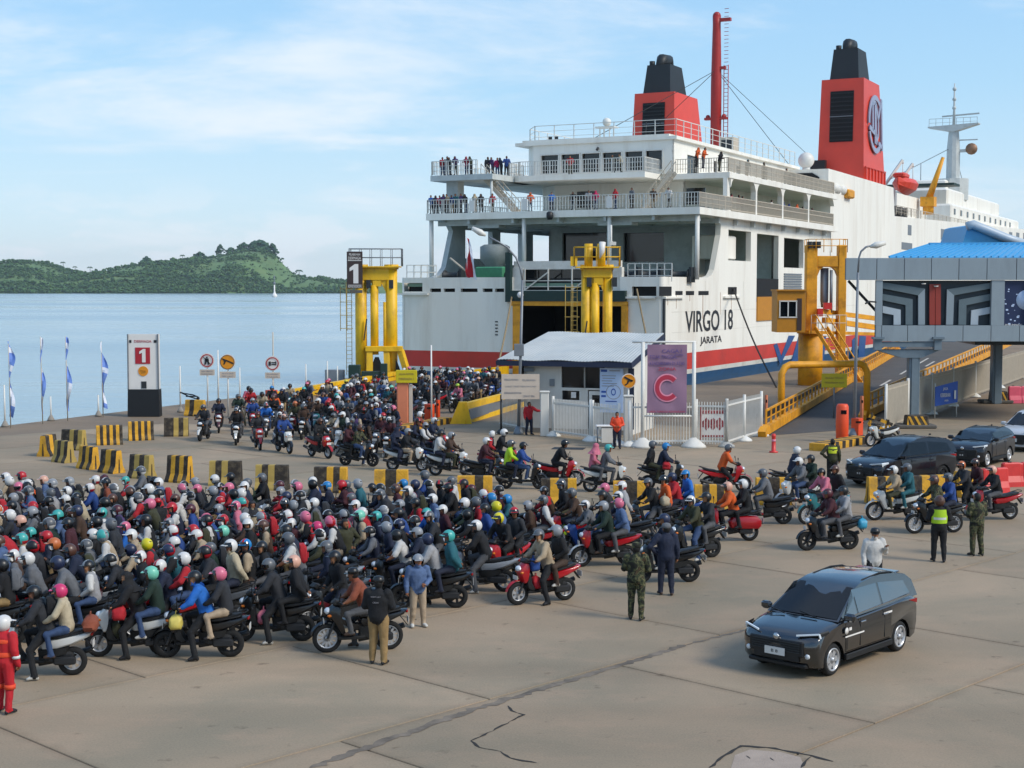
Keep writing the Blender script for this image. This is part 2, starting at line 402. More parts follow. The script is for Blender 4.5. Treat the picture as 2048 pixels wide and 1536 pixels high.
# quay outline (top view)
SHIP_C0 = Vector((1.2, 127.4, WATER)); SL = Vector((0.454, 0.891, 0)); SV = Vector((0.891, -0.454, 0))
Estart, Eend = Vector((-27.7, 81, 0)), Vector((-13.3, 116, 0))
ed = (Eend - Estart).normalized()
q_back_l = SHIP_C0 - SL * 9 - SV * 12.6; q_back_r = SHIP_C0 - SL * 9 + SV * 13.5; q_side = SHIP_C0 + SV * 16.5
QUAY = [Estart - ed * 130, Estart, Eend, q_back_l, q_back_r, q_side - SL * 4, q_side + SL * 260, Vector((420, 330, 0)), Vector((420, -60, 0)), Vector((-90, -60, 0))]
QUAY = [Vector((p.x, p.y, 0)) for p in QUAY]
def ground_material(name, c1, c2, c3, rand):
 m = bpy.data.materials.new(name); m.use_nodes = True; MATS[name] = m
 nt = m.node_tree; N = nt.nodes; L = nt.links; b = N['Principled BSDF']
 b.inputs['Roughness'].default_value = 0.85; b.inputs['Specular IOR Level'].default_value = 0.3
 tc = N.new('ShaderNodeTexCoord'); geo = N.new('ShaderNodeNewGeometry')
 def noise(scale, det, rough, st=(1, 1, 1), dist=0.0):
  mp = N.new('ShaderNodeMapping'); mp.inputs['Scale'].default_value = st; L.new(geo.outputs['Position'], mp.inputs[0])
  n = N.new('ShaderNodeTexNoise'); n.inputs['Scale'].default_value = scale; n.inputs['Detail'].default_value = det; n.inputs['Roughness'].default_value = rough; n.inputs['Distortion'].default_value = dist
  L.new(mp.outputs[0], n.inputs['Vector']); return n.outputs['Fac']
 def rng(s, a, b_, c, d):
  r = N.new('ShaderNodeMapRange'); r.inputs['From Min'].default_value = a; r.inputs['From Max'].default_value = b_; r.inputs['To Min'].default_value = c; r.inputs['To Max'].default_value = d
  L.new(s, r.inputs['Value']); return r.outputs[0]
 mixa = N.new('ShaderNodeMixRGB'); L.new(rng(noise(0.16, 6, 0.6, dist=0.6), 0.35, 0.65, 0, 1), mixa.inputs[0]); mixa.inputs[1].default_value = (*lin(c1), 1); mixa.inputs[2].default_value = (*lin(c2), 1)
 mixb = N.new('ShaderNodeMixRGB'); L.new(rng(noise(0.5, 9, 0.7, (1, 1.6, 1)), 0.5, 0.75, 0, 0.55), mixb.inputs[0]); L.new(mixa.outputs[0], mixb.inputs[1]); mixb.inputs[2].default_value = (*lin(c3), 1)
 # tyre-darkened lanes and oil drips
 mixc = N.new('ShaderNodeMixRGB'); mixc.blend_type = 'MULTIPLY'; L.new(rng(noise(0.06, 4, 0.5, (0.5, 1.5, 1), 1.0), 0.45, 0.7, 0, 0.5), mixc.inputs[0]); L.new(mixb.outputs[0], mixc.inputs[1]); mixc.inputs[2].default_value = (0.55, 0.52, 0.5, 1)
 mixd = N.new('ShaderNodeMixRGB'); mixd.blend_type = 'MULTIPLY'; L.new(rng(noise(2.3, 5, 0.55), 0.64, 0.74, 0, 0.6), mixd.inputs[0]); L.new(mixc.outputs[0], mixd.inputs[1]); mixd.inputs[2].default_value = (0.4, 0.38, 0.36, 1)
 fine = N.new('ShaderNodeMixRGB'); fine.blend_type = 'MULTIPLY'; fine.inputs[0].default_value = 1
 L.new(mixd.outputs[0], fine.inputs[1]); cmb = N.new('ShaderNodeCombineXYZ'); fr = rng(noise(26, 3, 0.7), 0.3, 0.7, 0.86, 1.12)
 for i in range(3): L.new(fr, cmb.inputs[i])
 L.new(cmb.outputs[0], fine.inputs[2]); src = fine.outputs[0]
 if rand:
  # grime gathered along the slab joints
  mp = N.new('ShaderNodeMapping'); mp.vector_type = 'POINT'; mp.inputs['Rotation'].default_value = (0, 0, R(-46)); L.new(tc.outputs['Object'], mp.inputs[0])
  ab = N.new('ShaderNodeVectorMath'); ab.operation = 'ABSOLUTE'; L.new(mp.outputs[0], ab.inputs[0]); sx = N.new('ShaderNodeSeparateXYZ'); L.new(ab.outputs[0], sx.inputs[0])
  q1 = N.new('ShaderNodeMath'); q1.operation = 'SUBTRACT'; q1.inputs[0].default_value = 3.5; L.new(sx.outputs[0], q1.inputs[1]); q2 = N.new('ShaderNodeMath'); q2.operation = 'SUBTRACT'; q2.inputs[0].default_value = 2.9; L.new(sx.outputs[1], q2.inputs[1])
  mn = N.new('ShaderNodeMath'); mn.operation = 'MINIMUM'; L.new(q1.outputs[0], mn.inputs[0]); L.new(q2.outputs[0], mn.inputs[1])
  ad = N.new('ShaderNodeMath'); ad.operation = 'MULTIPLY_ADD'; L.new(noise(1.4, 6, .7), ad.inputs[0]); ad.inputs[1].default_value = -.55; L.new(mn.outputs[0], ad.inputs[2])
  ej = N.new('ShaderNodeMixRGB'); ej.blend_type = 'MULTIPLY'; L.new(rng(ad.outputs[0], -.27, -.08, .30, 0), ej.inputs[0]); L.new(src, ej.inputs[1]); ej.inputs[2].default_value = (.48, .45, .42, 1); src = ej.outputs[0]
  oi = N.new('ShaderNodeObjectInfo'); r = rng(oi.outputs['Random'], 0, 1, 0.90, 1.07); v = N.new('ShaderNodeVectorMath'); v.operation = 'SCALE'
  L.new(src, v.inputs[0]); L.new(r, v.inputs['Scale']); src = v.outputs[0]
 L.new(src, b.inputs['Base Color'])
 bp = N.new('ShaderNodeBump'); bp.inputs['Strength'].default_value = 0.35; bp.inputs['Distance'].default_value = 0.01
 L.new(noise(18, 6, 0.7), bp.inputs['Height']); L.new(bp.outputs[0], b.inputs['Normal'])
ground_material('apron_concrete', '#a08c74', '#887d69', '#ad9279', True)
ground_material('apron_far', '#86745f', '#786a5a', '#8f7a66', False)
mat('joint_dark', '#2b2825', 0.95, var=0.2)
mat('quay_stone', '#6d675e', 0.95, var=0.2, bump=0.4)

b = MB(); k = len(QUAY)
top = [(p.x, p.y, -0.022) for p in QUAY]; bot = [(p.x, p.y, -5) for p in QUAY]
b.add(top + bot, [tuple(range(k - 1, -1, -1))] + [(i, (i + 1) % k, k + (i + 1) % k, k + i) for i in range(k)])
b.m[1:] = [1] * k
ground = b.build('ground', ['apron_far', 'quay_stone']); tag(ground, kind='structure')

# concrete slabs of the apron, cast in a skewed grid, joints recessed 22 mm
def inside_quay(p):
 c = False; n = len(QUAY)
 for i in range(n):
  a, d = QUAY[i], QUAY[(i + 1) % n]
  if (a.y > p.y) != (d.y > p.y) and p.x < (d.x - a.x) * (p.y - a.y) / (d.y - a.y) + a.x: c = not c
 return c
SA = R(46); su = Vector((math.cos(SA), math.sin(SA), 0)); sv = Vector((-math.sin(SA), math.cos(SA), 0)); SO = G(980, 1398)
SW, SLn = 5.8, 7.0
for i in range(-12, 14):
 for j in range(-12, 14):
  off = 0.5 * SLn if j % 2 else 0.0
  c = SO + su * ((i + 0.5) * SLn + off) + sv * ((j + 0.5) * SW)
  if not (14 < c.y < 82) or abs(c.x) > c.y * 0.36 + 6: continue
  pts = []
  g = 0.016
  for a, d in ((-1, -1), (1, -1), (1, 1), (-1, 1)):
   pts.append(c + su * (a * (SLn / 2 - g)) + sv * (d * (SW / 2 - g)))
  if not all(inside_quay(p) for p in pts): continue
  b = MB(); dz = rnd.uniform(-0.003, 0.002)
  ch = 0.012
  tp = [Vector((p.x, p.y, dz)) + (c - p).normalized() * ch * 1.4 for p in pts]; md = [Vector((p.x, p.y, dz - ch)) for p in pts]; bt = [Vector((p.x, p.y, -0.05)) for p in pts]
  b.loft([[p - c for p in bt], [p - c for p in md], [p - c for p in tp]])
  b.build('concrete_slab', 'apron_concrete', ground, loc=c)
# tar-filled main joint, cracks and a broken patch round the sunken cover
def ribbon(pts, w, name, m, jitter=0.5, z=0.006, seed=1):
 r = random.Random(seed); b = MB(); L_, R_ = [], []
 P = []
 for a, d in zip(pts[:-1], pts[1:]):
  n = max(2, int((d - a).length / 0.12))
  for q in range(n): P.append(a.lerp(d, q / n))
 P.append(pts[-1])
 for q, p in enumerate(P):
  d = (P[min(q + 1, len(P) - 1)] - P[max(q - 1, 0)]).normalized(); s = Vector((-d.y, d.x, 0))
  ww = w * r.uniform(1 - jitter, 1 + jitter) * (0.25 if q in (0, len(P) - 1) else 1); o = r.uniform(-1, 1) * w * jitter * 0.6
  L_.append((p.x + s.x * (ww / 2 + o), p.y + s.y * (ww / 2 + o), z)); R_.append((p.x - s.x * (ww / 2 - o), p.y - s.y * (ww / 2 - o), z))
 n = len(P); b.add(L_ + R_, [(q, n + q, n + q + 1, q + 1) for q in range(n - 1)])
 return b.build(name, m, ground)
mat('tar', '#74685a', 0.9, var=0.3, scale=2.5, dirt='#2f2a26', dirt_amt=0.85, dirt_scale=0.9, coords='Object')
ribbon([G(620, 1536), G(945, 1420), G(1225, 1335), G(1370, 1290)], 0.16, 'tar_joint', 'tar', 0.45, seed=3)
ribbon([G(1370, 1290), G(1500, 1258)], 0.07, 'tar_joint', 'tar', 0.8, seed=4)
ribbon([G(1015, 1412), G(1022, 1422), G(1048, 1430), G(1035, 1436), G(985, 1462), G(940, 1482), G(960, 1495), G(1000, 1503), G(1020, 1516), G(1075, 1527)], 0.035, 'crack', 'joint_dark', 0.8, seed=5)
ribbon([G(1420, 1536), G(1445, 1515), G(1482, 1492), G(1550, 1497), G(1622, 1512), G(1665, 1524)], 0.06, 'crack', 'joint_dark', 0.6, seed=6)
ribbon([G(1600, 1536), G(1612, 1522), G(1622, 1512)], 0.05, 'crack', 'joint_dark', 0.6, seed=7)
b = MB(); pp = [G(x, y, 0.004) for x, y in ((1462, 1536), (1470, 1510), (1500, 1499), (1560, 1504), (1600, 1514), (1608, 1530), (1600, 1550), (1470, 1550))]
b.add(pp, [tuple(range(len(pp) - 1, -1, -1))]); mat('patch_concrete', '#a08f80', 0.9, var=0.1, bump=0.3); b.build('concrete_patch', 'patch_concrete', ground)
for x, y in ((1493, 1512), (1540, 1516)):
 ribbon([G(x, y), G(x + 8, y + 6)], 0.03, 'lifting_slot', 'joint_dark', 0.3, z=0.009, seed=x)
# road of the side ramp, a slightly rising asphalt sheet
mat('asphalt', '#4a4846', 0.9, var=0.15, scale=0.5, bump=0.3, dirt='#5d564e', dirt_amt=0.4, dirt_scale=0.3)
mat('road_paint', '#b9b4aa', 0.8, var=0.2)

# ---------------------------------------------------------------- island with its wood
SHORE_Y = 3070.0
sky_pts = [(-420, 560), (-250, 540), (-100, 530), (0, 528), (60, 523), (100, 527), (140, 540), (180, 549), (210, 541), (260, 534), (300, 527), (350, 523), (400, 518), (440, 514), (470, 508), (500, 500), (530, 499), (552, 510), (570, 530), (590, 548), (620, 558), (660, 561), (700, 564), (800, 566), (900, 568), (1000, 576), (1080, 590)]
def ridge_h(x):
 px = 1024 + x * FPX / 3400
 for (a, ya), (c, yc) in zip(sky_pts[:-1], sky_pts[1:]):
  if a <= px <= c:
   y = ya + (yc - ya) * (px - a) / (c - a); return CAM_H + (578 - y) * 3400 / FPX - WATER
 return 0.0
from mathutils import noise as mnoise
def terr(x, y):
 t = (y - SHORE_Y - 25 * mnoise.noise(Vector((x * 0.01, 0, 3)))) / 330.0
 if t < 0: return -3 + t * 30
 prof = math.sin(min(t, 1.0) * math.pi / 2) ** 0.9 if t <= 1 else max(0.0, 1 - (t - 1) * 0.8)
 h = max(ridge_h(x), 0)
 n = mnoise.fractal(Vector((x * 0.008, y * 0.008, 0)), 1.0, 2.0, 4) * 7 * min(1, t * 3)
 return h * prof * 0.97 + n * (0.3 if t > 0.85 else 1)
mat('island_grass', '#5a7545', 0.95, var=0.25, scale=0.02, dirt='#7d8850', dirt_amt=0.6, dirt_scale=0.012)
b = MB(); nx, ny = 170, 46; X0, X1 = -1750, 120
vs = []
for j in range(ny):
 y = SHORE_Y - 20 + j * 16
 for i in range(nx):
  x = X0 + (X1 - X0) * i / (nx - 1); vs.append((x, y, WATER + terr(x, y)))
b.add(vs, [(j * nx + i, j * nx + i + 1, (j + 1) * nx + i + 1, (j + 1) * nx + i) for j in range(ny - 1) for i in range(nx - 1)], 0, True)
isl = b.build('island_hill', 'island_grass'); tag(isl, kind='structure')
# wood on the island: many irregular leaf clumps in one object
def ico():
 t = (1 + 5 ** 0.5) / 2
 v = np.array([(-1, t, 0), (1, t, 0), (-1, -t, 0), (1, -t, 0), (0, -1, t), (0, 1, t), (0, -1, -t), (0, 1, -t), (t, 0, -1), (t, 0, 1), (-t, 0, -1), (-t, 0, 1)], float); v /= np.linalg.norm(v[0])
 f = [(0, 11, 5), (0, 5, 1), (0, 1, 7), (0, 7, 10), (0, 10, 11), (1, 5, 9), (5, 11, 4), (11, 10, 2), (10, 7, 6), (7, 1, 8), (3, 9, 4), (3, 4, 2), (3, 2, 6), (3, 6, 8), (3, 8, 9), (4, 9, 5), (2, 4, 11), (6, 2, 10), (8, 6, 7), (9, 8, 1)]
 return v, f
IV, IF = ico()
def leaf_material(name, c1, c2):
 m = bpy.data.materials.new(name); m.use_nodes = True; MATS[name] = m
 nt = m.node_tree; N = nt.nodes; L = nt.links; b = N['Principled BSDF']; b.inputs['Roughness'].default_value = 0.8; b.inputs['Specular IOR Level'].default_value = 0.2
 geo = N.new('ShaderNodeNewGeometry'); mx = N.new('ShaderNodeMixRGB'); mx.inputs[1].default_value = (*lin(c1), 1); mx.inputs[2].default_value = (*lin(c2), 1)
 L.new(geo.outputs['Random Per Island'], mx.inputs[0]); L.new(mx.outputs[0], b.inputs['Base Color'])
leaf_material('island_leaf', '#28452e', '#4c6a3a')
leaf_material('ridge_leaf', '#22402c', '#365636')
def clumps(centres, radii, seed):
 r = np.random.RandomState(seed); V = []; F = []; o = 0
 for c, rad in zip(centres, radii):
  v = IV * (1 + r.uniform(-0.35, 0.35, (12, 1))) * np.array([rad, rad, rad * r.uniform(0.6, 0.95)])
  a = r.uniform(0, 6.28); ca, sa = math.cos(a), math.sin(a)
  v = np.stack([v[:, 0] * ca - v[:, 1] * sa, v[:, 0] * sa + v[:, 1] * ca, v[:, 2]], 1) + np.array(c)
  V.append(v); F.extend([(a_ + o, b_ + o, c_ + o) for a_, b_, c_ in IF]); o += 12
 return np.concatenate(V), F
rr = random.Random(5); cs, rs = [], []
while len(cs) < 24000:
 x = rr.uniform(-1700, 60); t = rr.random() ** 1.7; y = SHORE_Y - 4 + t * 420
 px = 1024 + x * FPX / y
 if px < -40 or px > 740: continue
 h = terr(x, y)
 if h < -1.0: continue
 # grassy slopes: the bare flank right of the summit and patches on the hillside
 bare = (552 < px < 606 and t > 0.14) or (520 < px < 560 and .2 < t < .6) or (mnoise.noise(Vector((x * 0.0075, y * 0.012, 7))) > 0.02 and 0.18 < t < 0.75)
 if bare and rr.random() < 0.88: continue
 R0 = rr.uniform(1.8, 4.6) if rr.random() < .93 else rr.uniform(4.6, 7)
 for q in range(3):
  cs.append((x + rr.uniform(-1, 1) * R0, y + rr.uniform(-1, 1) * R0, WATER + h + R0 * rr.uniform(0.3, 1.3))); rs.append(R0 * rr.uniform(0.3, 0.75))
V, F = clumps(cs, rs, 4)
me = bpy.data.meshes.new('island_wood'); me.from_pydata(V.tolist(), [], F); me.materials.append(M('island_leaf'))
wood = link('island_wood', me); tag(wood, kind='stuff')
# single trees that break the ridge line
def far_tree(px, py, ph, pw, kind, label):
 Y = 3395.0; base = AT(px, py, Y); x = base.x; z0 = WATER + terr(x, Y) - 1
 H = ph * Y / FPX; Wd = pw * Y / FPX
 t = thing('palm_tree' if kind == 'palm' else 'ridge_tree', label, 'tree', (x, Y, z0), 0, 'trees on the island ridge')
 b = MB(); b.tube([(0, 0, -3), (0.6, 0, H * 0.5), (0, 0, H * 0.92)], [0.9, 0.6, 0.35], 6); mat('bark', '#3d342a', 0.9, var=0.2); b.build('trunk', 'bark', t)
 r = random.Random(int(px)); c, q = [], []
 if kind == 'palm':
  b = MB()
  for a in range(11):
   an = a * 0.571; L_ = Wd * 0.62; ps = []
   for s_ in range(5):
    u = s_ / 4; ps.append((math.cos(an) * L_ * u, math.sin(an) * L_ * u, H * 0.92 + L_ * (0.55 * u - 0.95 * u * u)))
   b.tube(ps, [0.25, 0.9, 1.0, 0.7, 0.1], 4, smooth=False)
  b.build('crown', 'ridge_leaf', t)
 else:
  for s_ in range(64):
   an = r.uniform(0, 6.28); u = r.random() ** 0.5; hh = r.uniform(0.02, 1.0); rad = Wd / 2 * math.sin(min(1, hh * 0.9 + 0.15) * math.pi) ** 0.6
   c.append((math.cos(an) * u * rad, math.sin(an) * u * rad, H * hh)); q.append(Wd * r.uniform(0.08, 0.16))
  V, F = clumps(c, q, int(px)); me = bpy.data.meshes.new('crown'); me.from_pydata(V.tolist(), [], F); me.materials.append(M('ridge_leaf')); link('crown', me, t)
for px, py, ph, pw, kd, lb in (
 (520, 500, 20, 46, 'tree', 'broad dark tree on the very summit of the island hill'),
 (488, 506, 18, 32, 'tree', 'rounded dark tree just left of the summit tree on the island'),
 (545, 506, 22, 26, 'tree', 'small dark tree at the brow right of the island summit'),
 (441, 514, 26, 20, 'tree', 'tall narrow tree standing alone on the island ridge'),
 (462, 510, 16, 26, 'tree', 'low bushy tree between the narrow tree and the summit clump'),
 (365, 522, 14, 9, 'palm', 'tallest palm tree rising from the middle of the island ridge'),
 (180, 548, 17, 10, 'palm', 'palm tree in the dip between the two island hills'),
 (126, 534, 15, 9, 'palm', 'palm tree at the right end of the lower island hill'),
 (150, 542, 12, 8, 'palm', 'shorter palm tree beside the dip on the island ridge'),
 (293, 528, 16, 22, 'tree', 'small rounded tree on the left shoulder of the main hill'),
 (400, 518, 14, 24, 'tree', 'low spreading tree on the ridge between palm and narrow tree'),
 (598, 552, 12, 14, 'palm', 'small palm at the foot of the bare slope on the island')):
 far_tree(px, py, ph, pw, kd, lb)
# navigation beacon standing in the water off the island
p = G(549, 594, WATER); bt = thing('channel_beacon', 'slender white navigation beacon standing in the water before the island', 'beacon', (p.x, p.y, WATER))
b = MB(); b.lathe([(3.2, -1), (3.2, 2.5), (2.2, 3.2), (0.9, 6), (0.8, 14)], 10); b.build('tower', 'sign_white', bt)
b = MB(); b.tube([(0, 0, 14), (0, 0, 25)], 0.45, 6); b.ball((0, 0, 16), 1.5, 8, 6); b.build('topmark', 'steel_grey', bt)

# ---------------------------------------------------------------- the air between the quay and the island
hz_m = bpy.data.materials.new('haze_air'); hz_m.use_nodes = True; N_h = hz_m.node_tree.nodes; N_h.remove(N_h['Principled BSDF'])
pv = N_h.new('ShaderNodeVolumePrincipled'); pv.inputs['Density'].default_value = HAZE; pv.inputs['Color'].default_value = (.86, .93, 1, 1); pv.inputs['Anisotropy'].default_value = .2
hz_m.node_tree.links.new(pv.outputs[0], N_h['Material Output'].inputs['Volume'])
if HAZE > 0:
 b = MB(); b.box((0, 4200, 100), (10400, 10400, 220)); MATS['haze_air'] = hz_m; tag(b.build('haze', 'haze_air'), kind='stuff')
# ================================================================ the ferry (local frame: x forward, y to port, z up from the waterline)
ship = thing('ferry', 'large white car ferry with red stripe and two red funnels berthed stern to the quay', 'ferry', SHIP_C0, math.atan2(SL.y, SL.x))
def vpx(px, t): a = (px - 1024) / FPX; return (a * (127.4 + .891 * t) - (1.2 + .454 * t)) / (.891 + .454 * a)
def tpx(px, v): a = (px - 1024) / FPX; return (a * (127.4 - .454 * v) - (1.2 + .891 * v)) / (.454 - .891 * a)
def hpy(py, t, v): return CAM_H + (578 - py) * (127.4 + .891 * t - .454 * v) / FPX - WATER
HB = 12.4           # half beam
AFT, UP, FWD = (-1, 0, 0), (0, 0, 1), (1, 0, 0)
def pk(name, mats, b, parent=None): return split_build(b, name, mats, parent or ship)
# --- hull shell: colour bands by height, open at the stern
bands = [(-1.5, 2.0, 'hull_blue'), (2.0, 2.4, 'hull_white'), (2.4, 3.8, 'hull_red'), (3.8, 10.2, 'ship_white')]
def outline(h):
 k = max(0.0, (3.0 - h) / 4.5) ** 2 * 2.2
 pts = []
 for a in range(5):
  an = math.pi / 2 * a / 4; pts.append((0.35 - 0.35 * math.sin(an), -(HB - 0.35 - k) - 0.35 * math.cos(an)))
 pts = pts[::-1]
 fw = [(60, HB), (120, HB), (195, HB), (215, HB - 1.6), (228, HB - 4.5), (238, HB - 8.5), (243 + h * 0.3, HB - 12.3)]
 st = pts + [(x, -(w - (k if x < 190 else 0))) for x, w in fw]
 return [(x, y) for x, y in st] + [(x, -y) for x, y in reversed(st)]
b = MB()
hs = [-1.5, -0.4, 0.6, 1.4, 2.0]
for i, (h0, h1, mname) in enumerate(bands):
 lv = hs if i == 0 else [h0, h1]
 b.loft([[(x, y, h) for x, y in outline(h)] for h in lv], i, closed=False, cap=False)
pk('hull', [m for _, _, m in bands], b)
# plating seams on the starboard quarter, proud by 2 cm
# --- transom with the stern door and the mooring slots
def tr(px0, py0, px1, py1): # pixel rectangle on the transom -> wall coordinates (u runs to starboard from -HB)
 v0, v1 = vpx(px0, 0), vpx(px1, 0); return (v0 + HB, hpy(py1, 0, v0), v1 + HB, hpy(py0, 0, v1))
door = (HB - 1.0, 1.85, HB + 9.0, 7.8)
slots = [tr(*q) for q in ((799, 566, 845, 583), (860, 577, 882, 584), (887, 577, 910, 584), (921, 577, 955, 584), (965, 577, 985, 584), (990, 577, 1008, 584), (1225, 578, 1240, 584), (1263, 573, 1312, 592))]
b = MB()
for lo, hi, mi in ((-1.5, 2.0, 0), (2.0, 2.4, 1), (2.4, 3.8, 2), (3.8, 10.2, 3)):
 hl = []
 for (a0, b0, a1, b1) in [door] + slots + [(HB - 1.3, 9.1, HB + 8.6, 10.4)]:
  if b1 > lo and b0 < hi: hl.append((a0, max(b0, lo) - lo, a1, min(b1, hi) - lo))
 ins = 0.35 if lo > -1 else 1.6
 b.wall((0.02, HB - ins, lo), (0, -1, 0), UP, 2 * HB - 2 * ins, hi - lo, [(a0 - ins, b0, a1 - ins, b1) for a0, b0, a1, b1 in hl], 0.35, mi)
pk('transom', ['hull_blue', 'hull_white', 'hull_red', 'ship_white'], b)
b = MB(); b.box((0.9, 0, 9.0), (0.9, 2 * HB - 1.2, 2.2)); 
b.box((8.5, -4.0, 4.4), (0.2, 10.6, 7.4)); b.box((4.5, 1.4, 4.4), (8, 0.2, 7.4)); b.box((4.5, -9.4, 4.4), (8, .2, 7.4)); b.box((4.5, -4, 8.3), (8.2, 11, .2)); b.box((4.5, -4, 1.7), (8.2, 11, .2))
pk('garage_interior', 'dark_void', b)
# yellow door surround, green header and the folded ramp frame above
b = MB(); b.box((-0.12, 0.8, 4.4), (0.3, 0.7, 7.0)); b.box((-0.12, -9.1, 4.4), (0.3, 0.5, 7.0)); b.box((-0.12, -4.0, 7.98), (0.3, 10.7, 0.38)); pk('door_surround', 'orange_steel', b)
b = MB(); b.box((-0.16, -3.9, 8.62), (0.42, 10.6, 0.88)); b.box((-0.1, 1.6, 10.2), (0.4, 0.5, 4.2)); pk('door_header', 'dark_green', b)
b = MB()
b.box((0.5, -3.6, 11.2), (0.5, 9.8, 0.7)); b.box((0.4, 0.9, 10.0), (0.5, 1.0, 2.0)); b.box((0.4, -8.3, 10.0), (0.5, 0.8, 2.0))
for i in range(4): b.bar((0.15, 0.2 - i * 2.2, 9.0), (0.15, 0.2 - i * 2.2, 10.9), 0.10)
b.bar((0.15, 0.4, 9.9), (0.15, -7.9, 9.9), 0.08); b.bar((0.15, 0.4, 9.4), (0.15, -7.9, 9.4), 0.06)
b.bar((0.1, 0.2, 9.1), (0.1, -2.0, 10.6), 0.10); b.bar((0.1, -4.2, 9.1), (0.1, -6.4, 10.6), 0.10)
pk('ramp_frame', 'hull_white', b)
b = MB(); b.box((1.6, -3.6, 9.9), (0.2, 9.4, 2.0)); pk('ramp_screen', 'dark_glass', b)
b = MB()
for yy in (0.3, -7.6): b.ball((-0.5, yy, 8.7), 0.28, 10, 7)
pk('floodlight', 'sign_white', b)
# rubbing strakes under the mooring openings, dark fender seam at the starboard corner, mooring slots of the side
b = MB()
v0, v1 = vpx(797, 0), vpx(858, 0); b.box((-0.1, -(v0 + v1) / 2, hpy(588, 0, -12)), (0.3, v1 - v0, 0.16))
v0, v1 = vpx(1243, 0), vpx(1312, 0); b.box((-0.1, -(v0 + v1) / 2, hpy(595, 0, 10)), (0.3, v1 - v0, 0.16))
b.box((2.2, -HB - 0.08, hpy(595, 2, HB)), (4.4, 0.3, 0.16)); t0, t1 = tpx(1445, HB), tpx(1478, HB); b.box(((t0 + t1) / 2, -HB - .1, hpy(594, 17, HB)), (t1 - t0, .3, .16))
pk('rubbing_strake', 'ship_white', b)
b = MB(); b.box((0.2, -HB - 0.03, 6.4), (0.35, 0.1, 4.2)); b.box((0.2, -HB - 0.03, 3.0), (0.35, 0.1, 1.4)); pk('corner_fender', 'dark_steel', b)
b = MB()
for px0, px1, y0, y1 in ((1318, 1342, 573, 592), (1350, 1364, 582, 590), (1371, 1387, 582, 590), (1396, 1416, 582, 590), (1455, 1472, 574, 589)):
 t0, t1 = tpx(px0, HB), tpx(px1, HB); h0, h1 = hpy(y1, t0, HB), hpy(y0, t0, HB); b.box(((t0 + t1) / 2, -HB - 0.01, (h0 + h1) / 2), (t1 - t0, 0.06, h1 - h0), ch=0.025)
pk('fairlead', 'dark_void', b)
# weld seams of the shell plating, 1 cm proud
b = MB()
for h in (5.6, 7.3): b.box((100, -HB - .003, h), (196, .02, .035))
for x in (10, 20.5, 44, 56, 68, 80, 92, 108, 126, 150): b.box((x, -HB - .003, 6.9), (.035, .022, 6.0))
pk('weld_seam', 'hull_white', b)
b = MB(); mat('rust', '#8a5a34', .9, var=.4, scale=3)
rq = random.Random(4)
for px in (1335, 1352, 1379, 1405, 1440, 1462): t = tpx(px, HB); L_ = rq.uniform(.6, 2.4); b.box((t, -HB - .006, 8.9 - L_ / 2), (rq.uniform(.04, .10), .014, L_))
pk('rust_streak', 'rust', b)
# draught marks on the transom
b = MB()
for i in range(5): b.box((-0.005, -vpx(993, 0), 6.4 - i * 0.28), (0.03, 0.25, 0.1))
pk('draught_mark', 'sign_ink', b)
# --- starboard side plating between the hull and promenade deck, with openings
def side(px0, y0, px1, y1):
 t0, t1 = tpx(px0, HB), tpx(px1, HB); tm = (t0 + t1) / 2; return (t0, hpy(y1, tm, HB), t1, hpy(y0, tm, HB))
ops = [side(1455, 462, 1500, 522), side(1512, 470, 1555, 592), side(1566, 478, 1605, 536)]
T0 = 13.0
b = MB()
b.wall((T0 + 1.2, -HB, 10.2), FWD, UP, 51 - T0 - 1.2, 5.3, [(a0 - T0 - 1.2, max(b0 - 10.2, 0.0), a1 - T0 - 1.2, b1 - 10.2) for a0, b0, a1, b1 in ops], 0.5, 0)
# flared, curved after edge of the plating
poly = [(T0 + 1.2, 10.2), (T0 + 1.2, 15.5), (11.0, 15.5), (13.4, 15.35), (14.0, 14.9), (13.9, 14.0), (12.3, 10.9), (11.6, 10.4), (10.4, 10.2)]
b.prism([(x, z) for x, z in reversed(poly)], (0, -HB, 0), FWD, UP, 0.5, 0)
pk('starboard_plating', 'ship_white', b)
b = MB(); a0, b0, a1, b1 = ops[1]
b.box(((a0 + a1) / 2, -HB - 0.012, 9.1), (a1 - a0, 0.05, 2.2)); pk('side_recess', 'dark_void', b)
b = MB(); b.box(((a0 + a1) / 2, -HB - 0.05, 7.3), (a1 - a0, 0.16, 2.3)); pk('side_door', 'ochre', b)
b = MB(); t0, t1 = tpx(1566, HB), tpx(1601, HB)
for i in range(7): b.box(((t0 + t1) / 2, -HB - 0.04, hpy(578, 37, HB) + i * 0.25), (t1 - t0, 0.1, 0.16), rz=0)
pk('louver', 'steel_grey', b)
b = MB(); a0, b0, a1, b1 = ops[0]; b.box((a0 + 2.2, -HB + 1.8, 13.0), (4.2, 2.2, 2.2), ch=0.1); b.box((a0 + 3, -HB + 3, 12), (8, 0.2, 4)); pk('winch_house', 'ship_white', b)
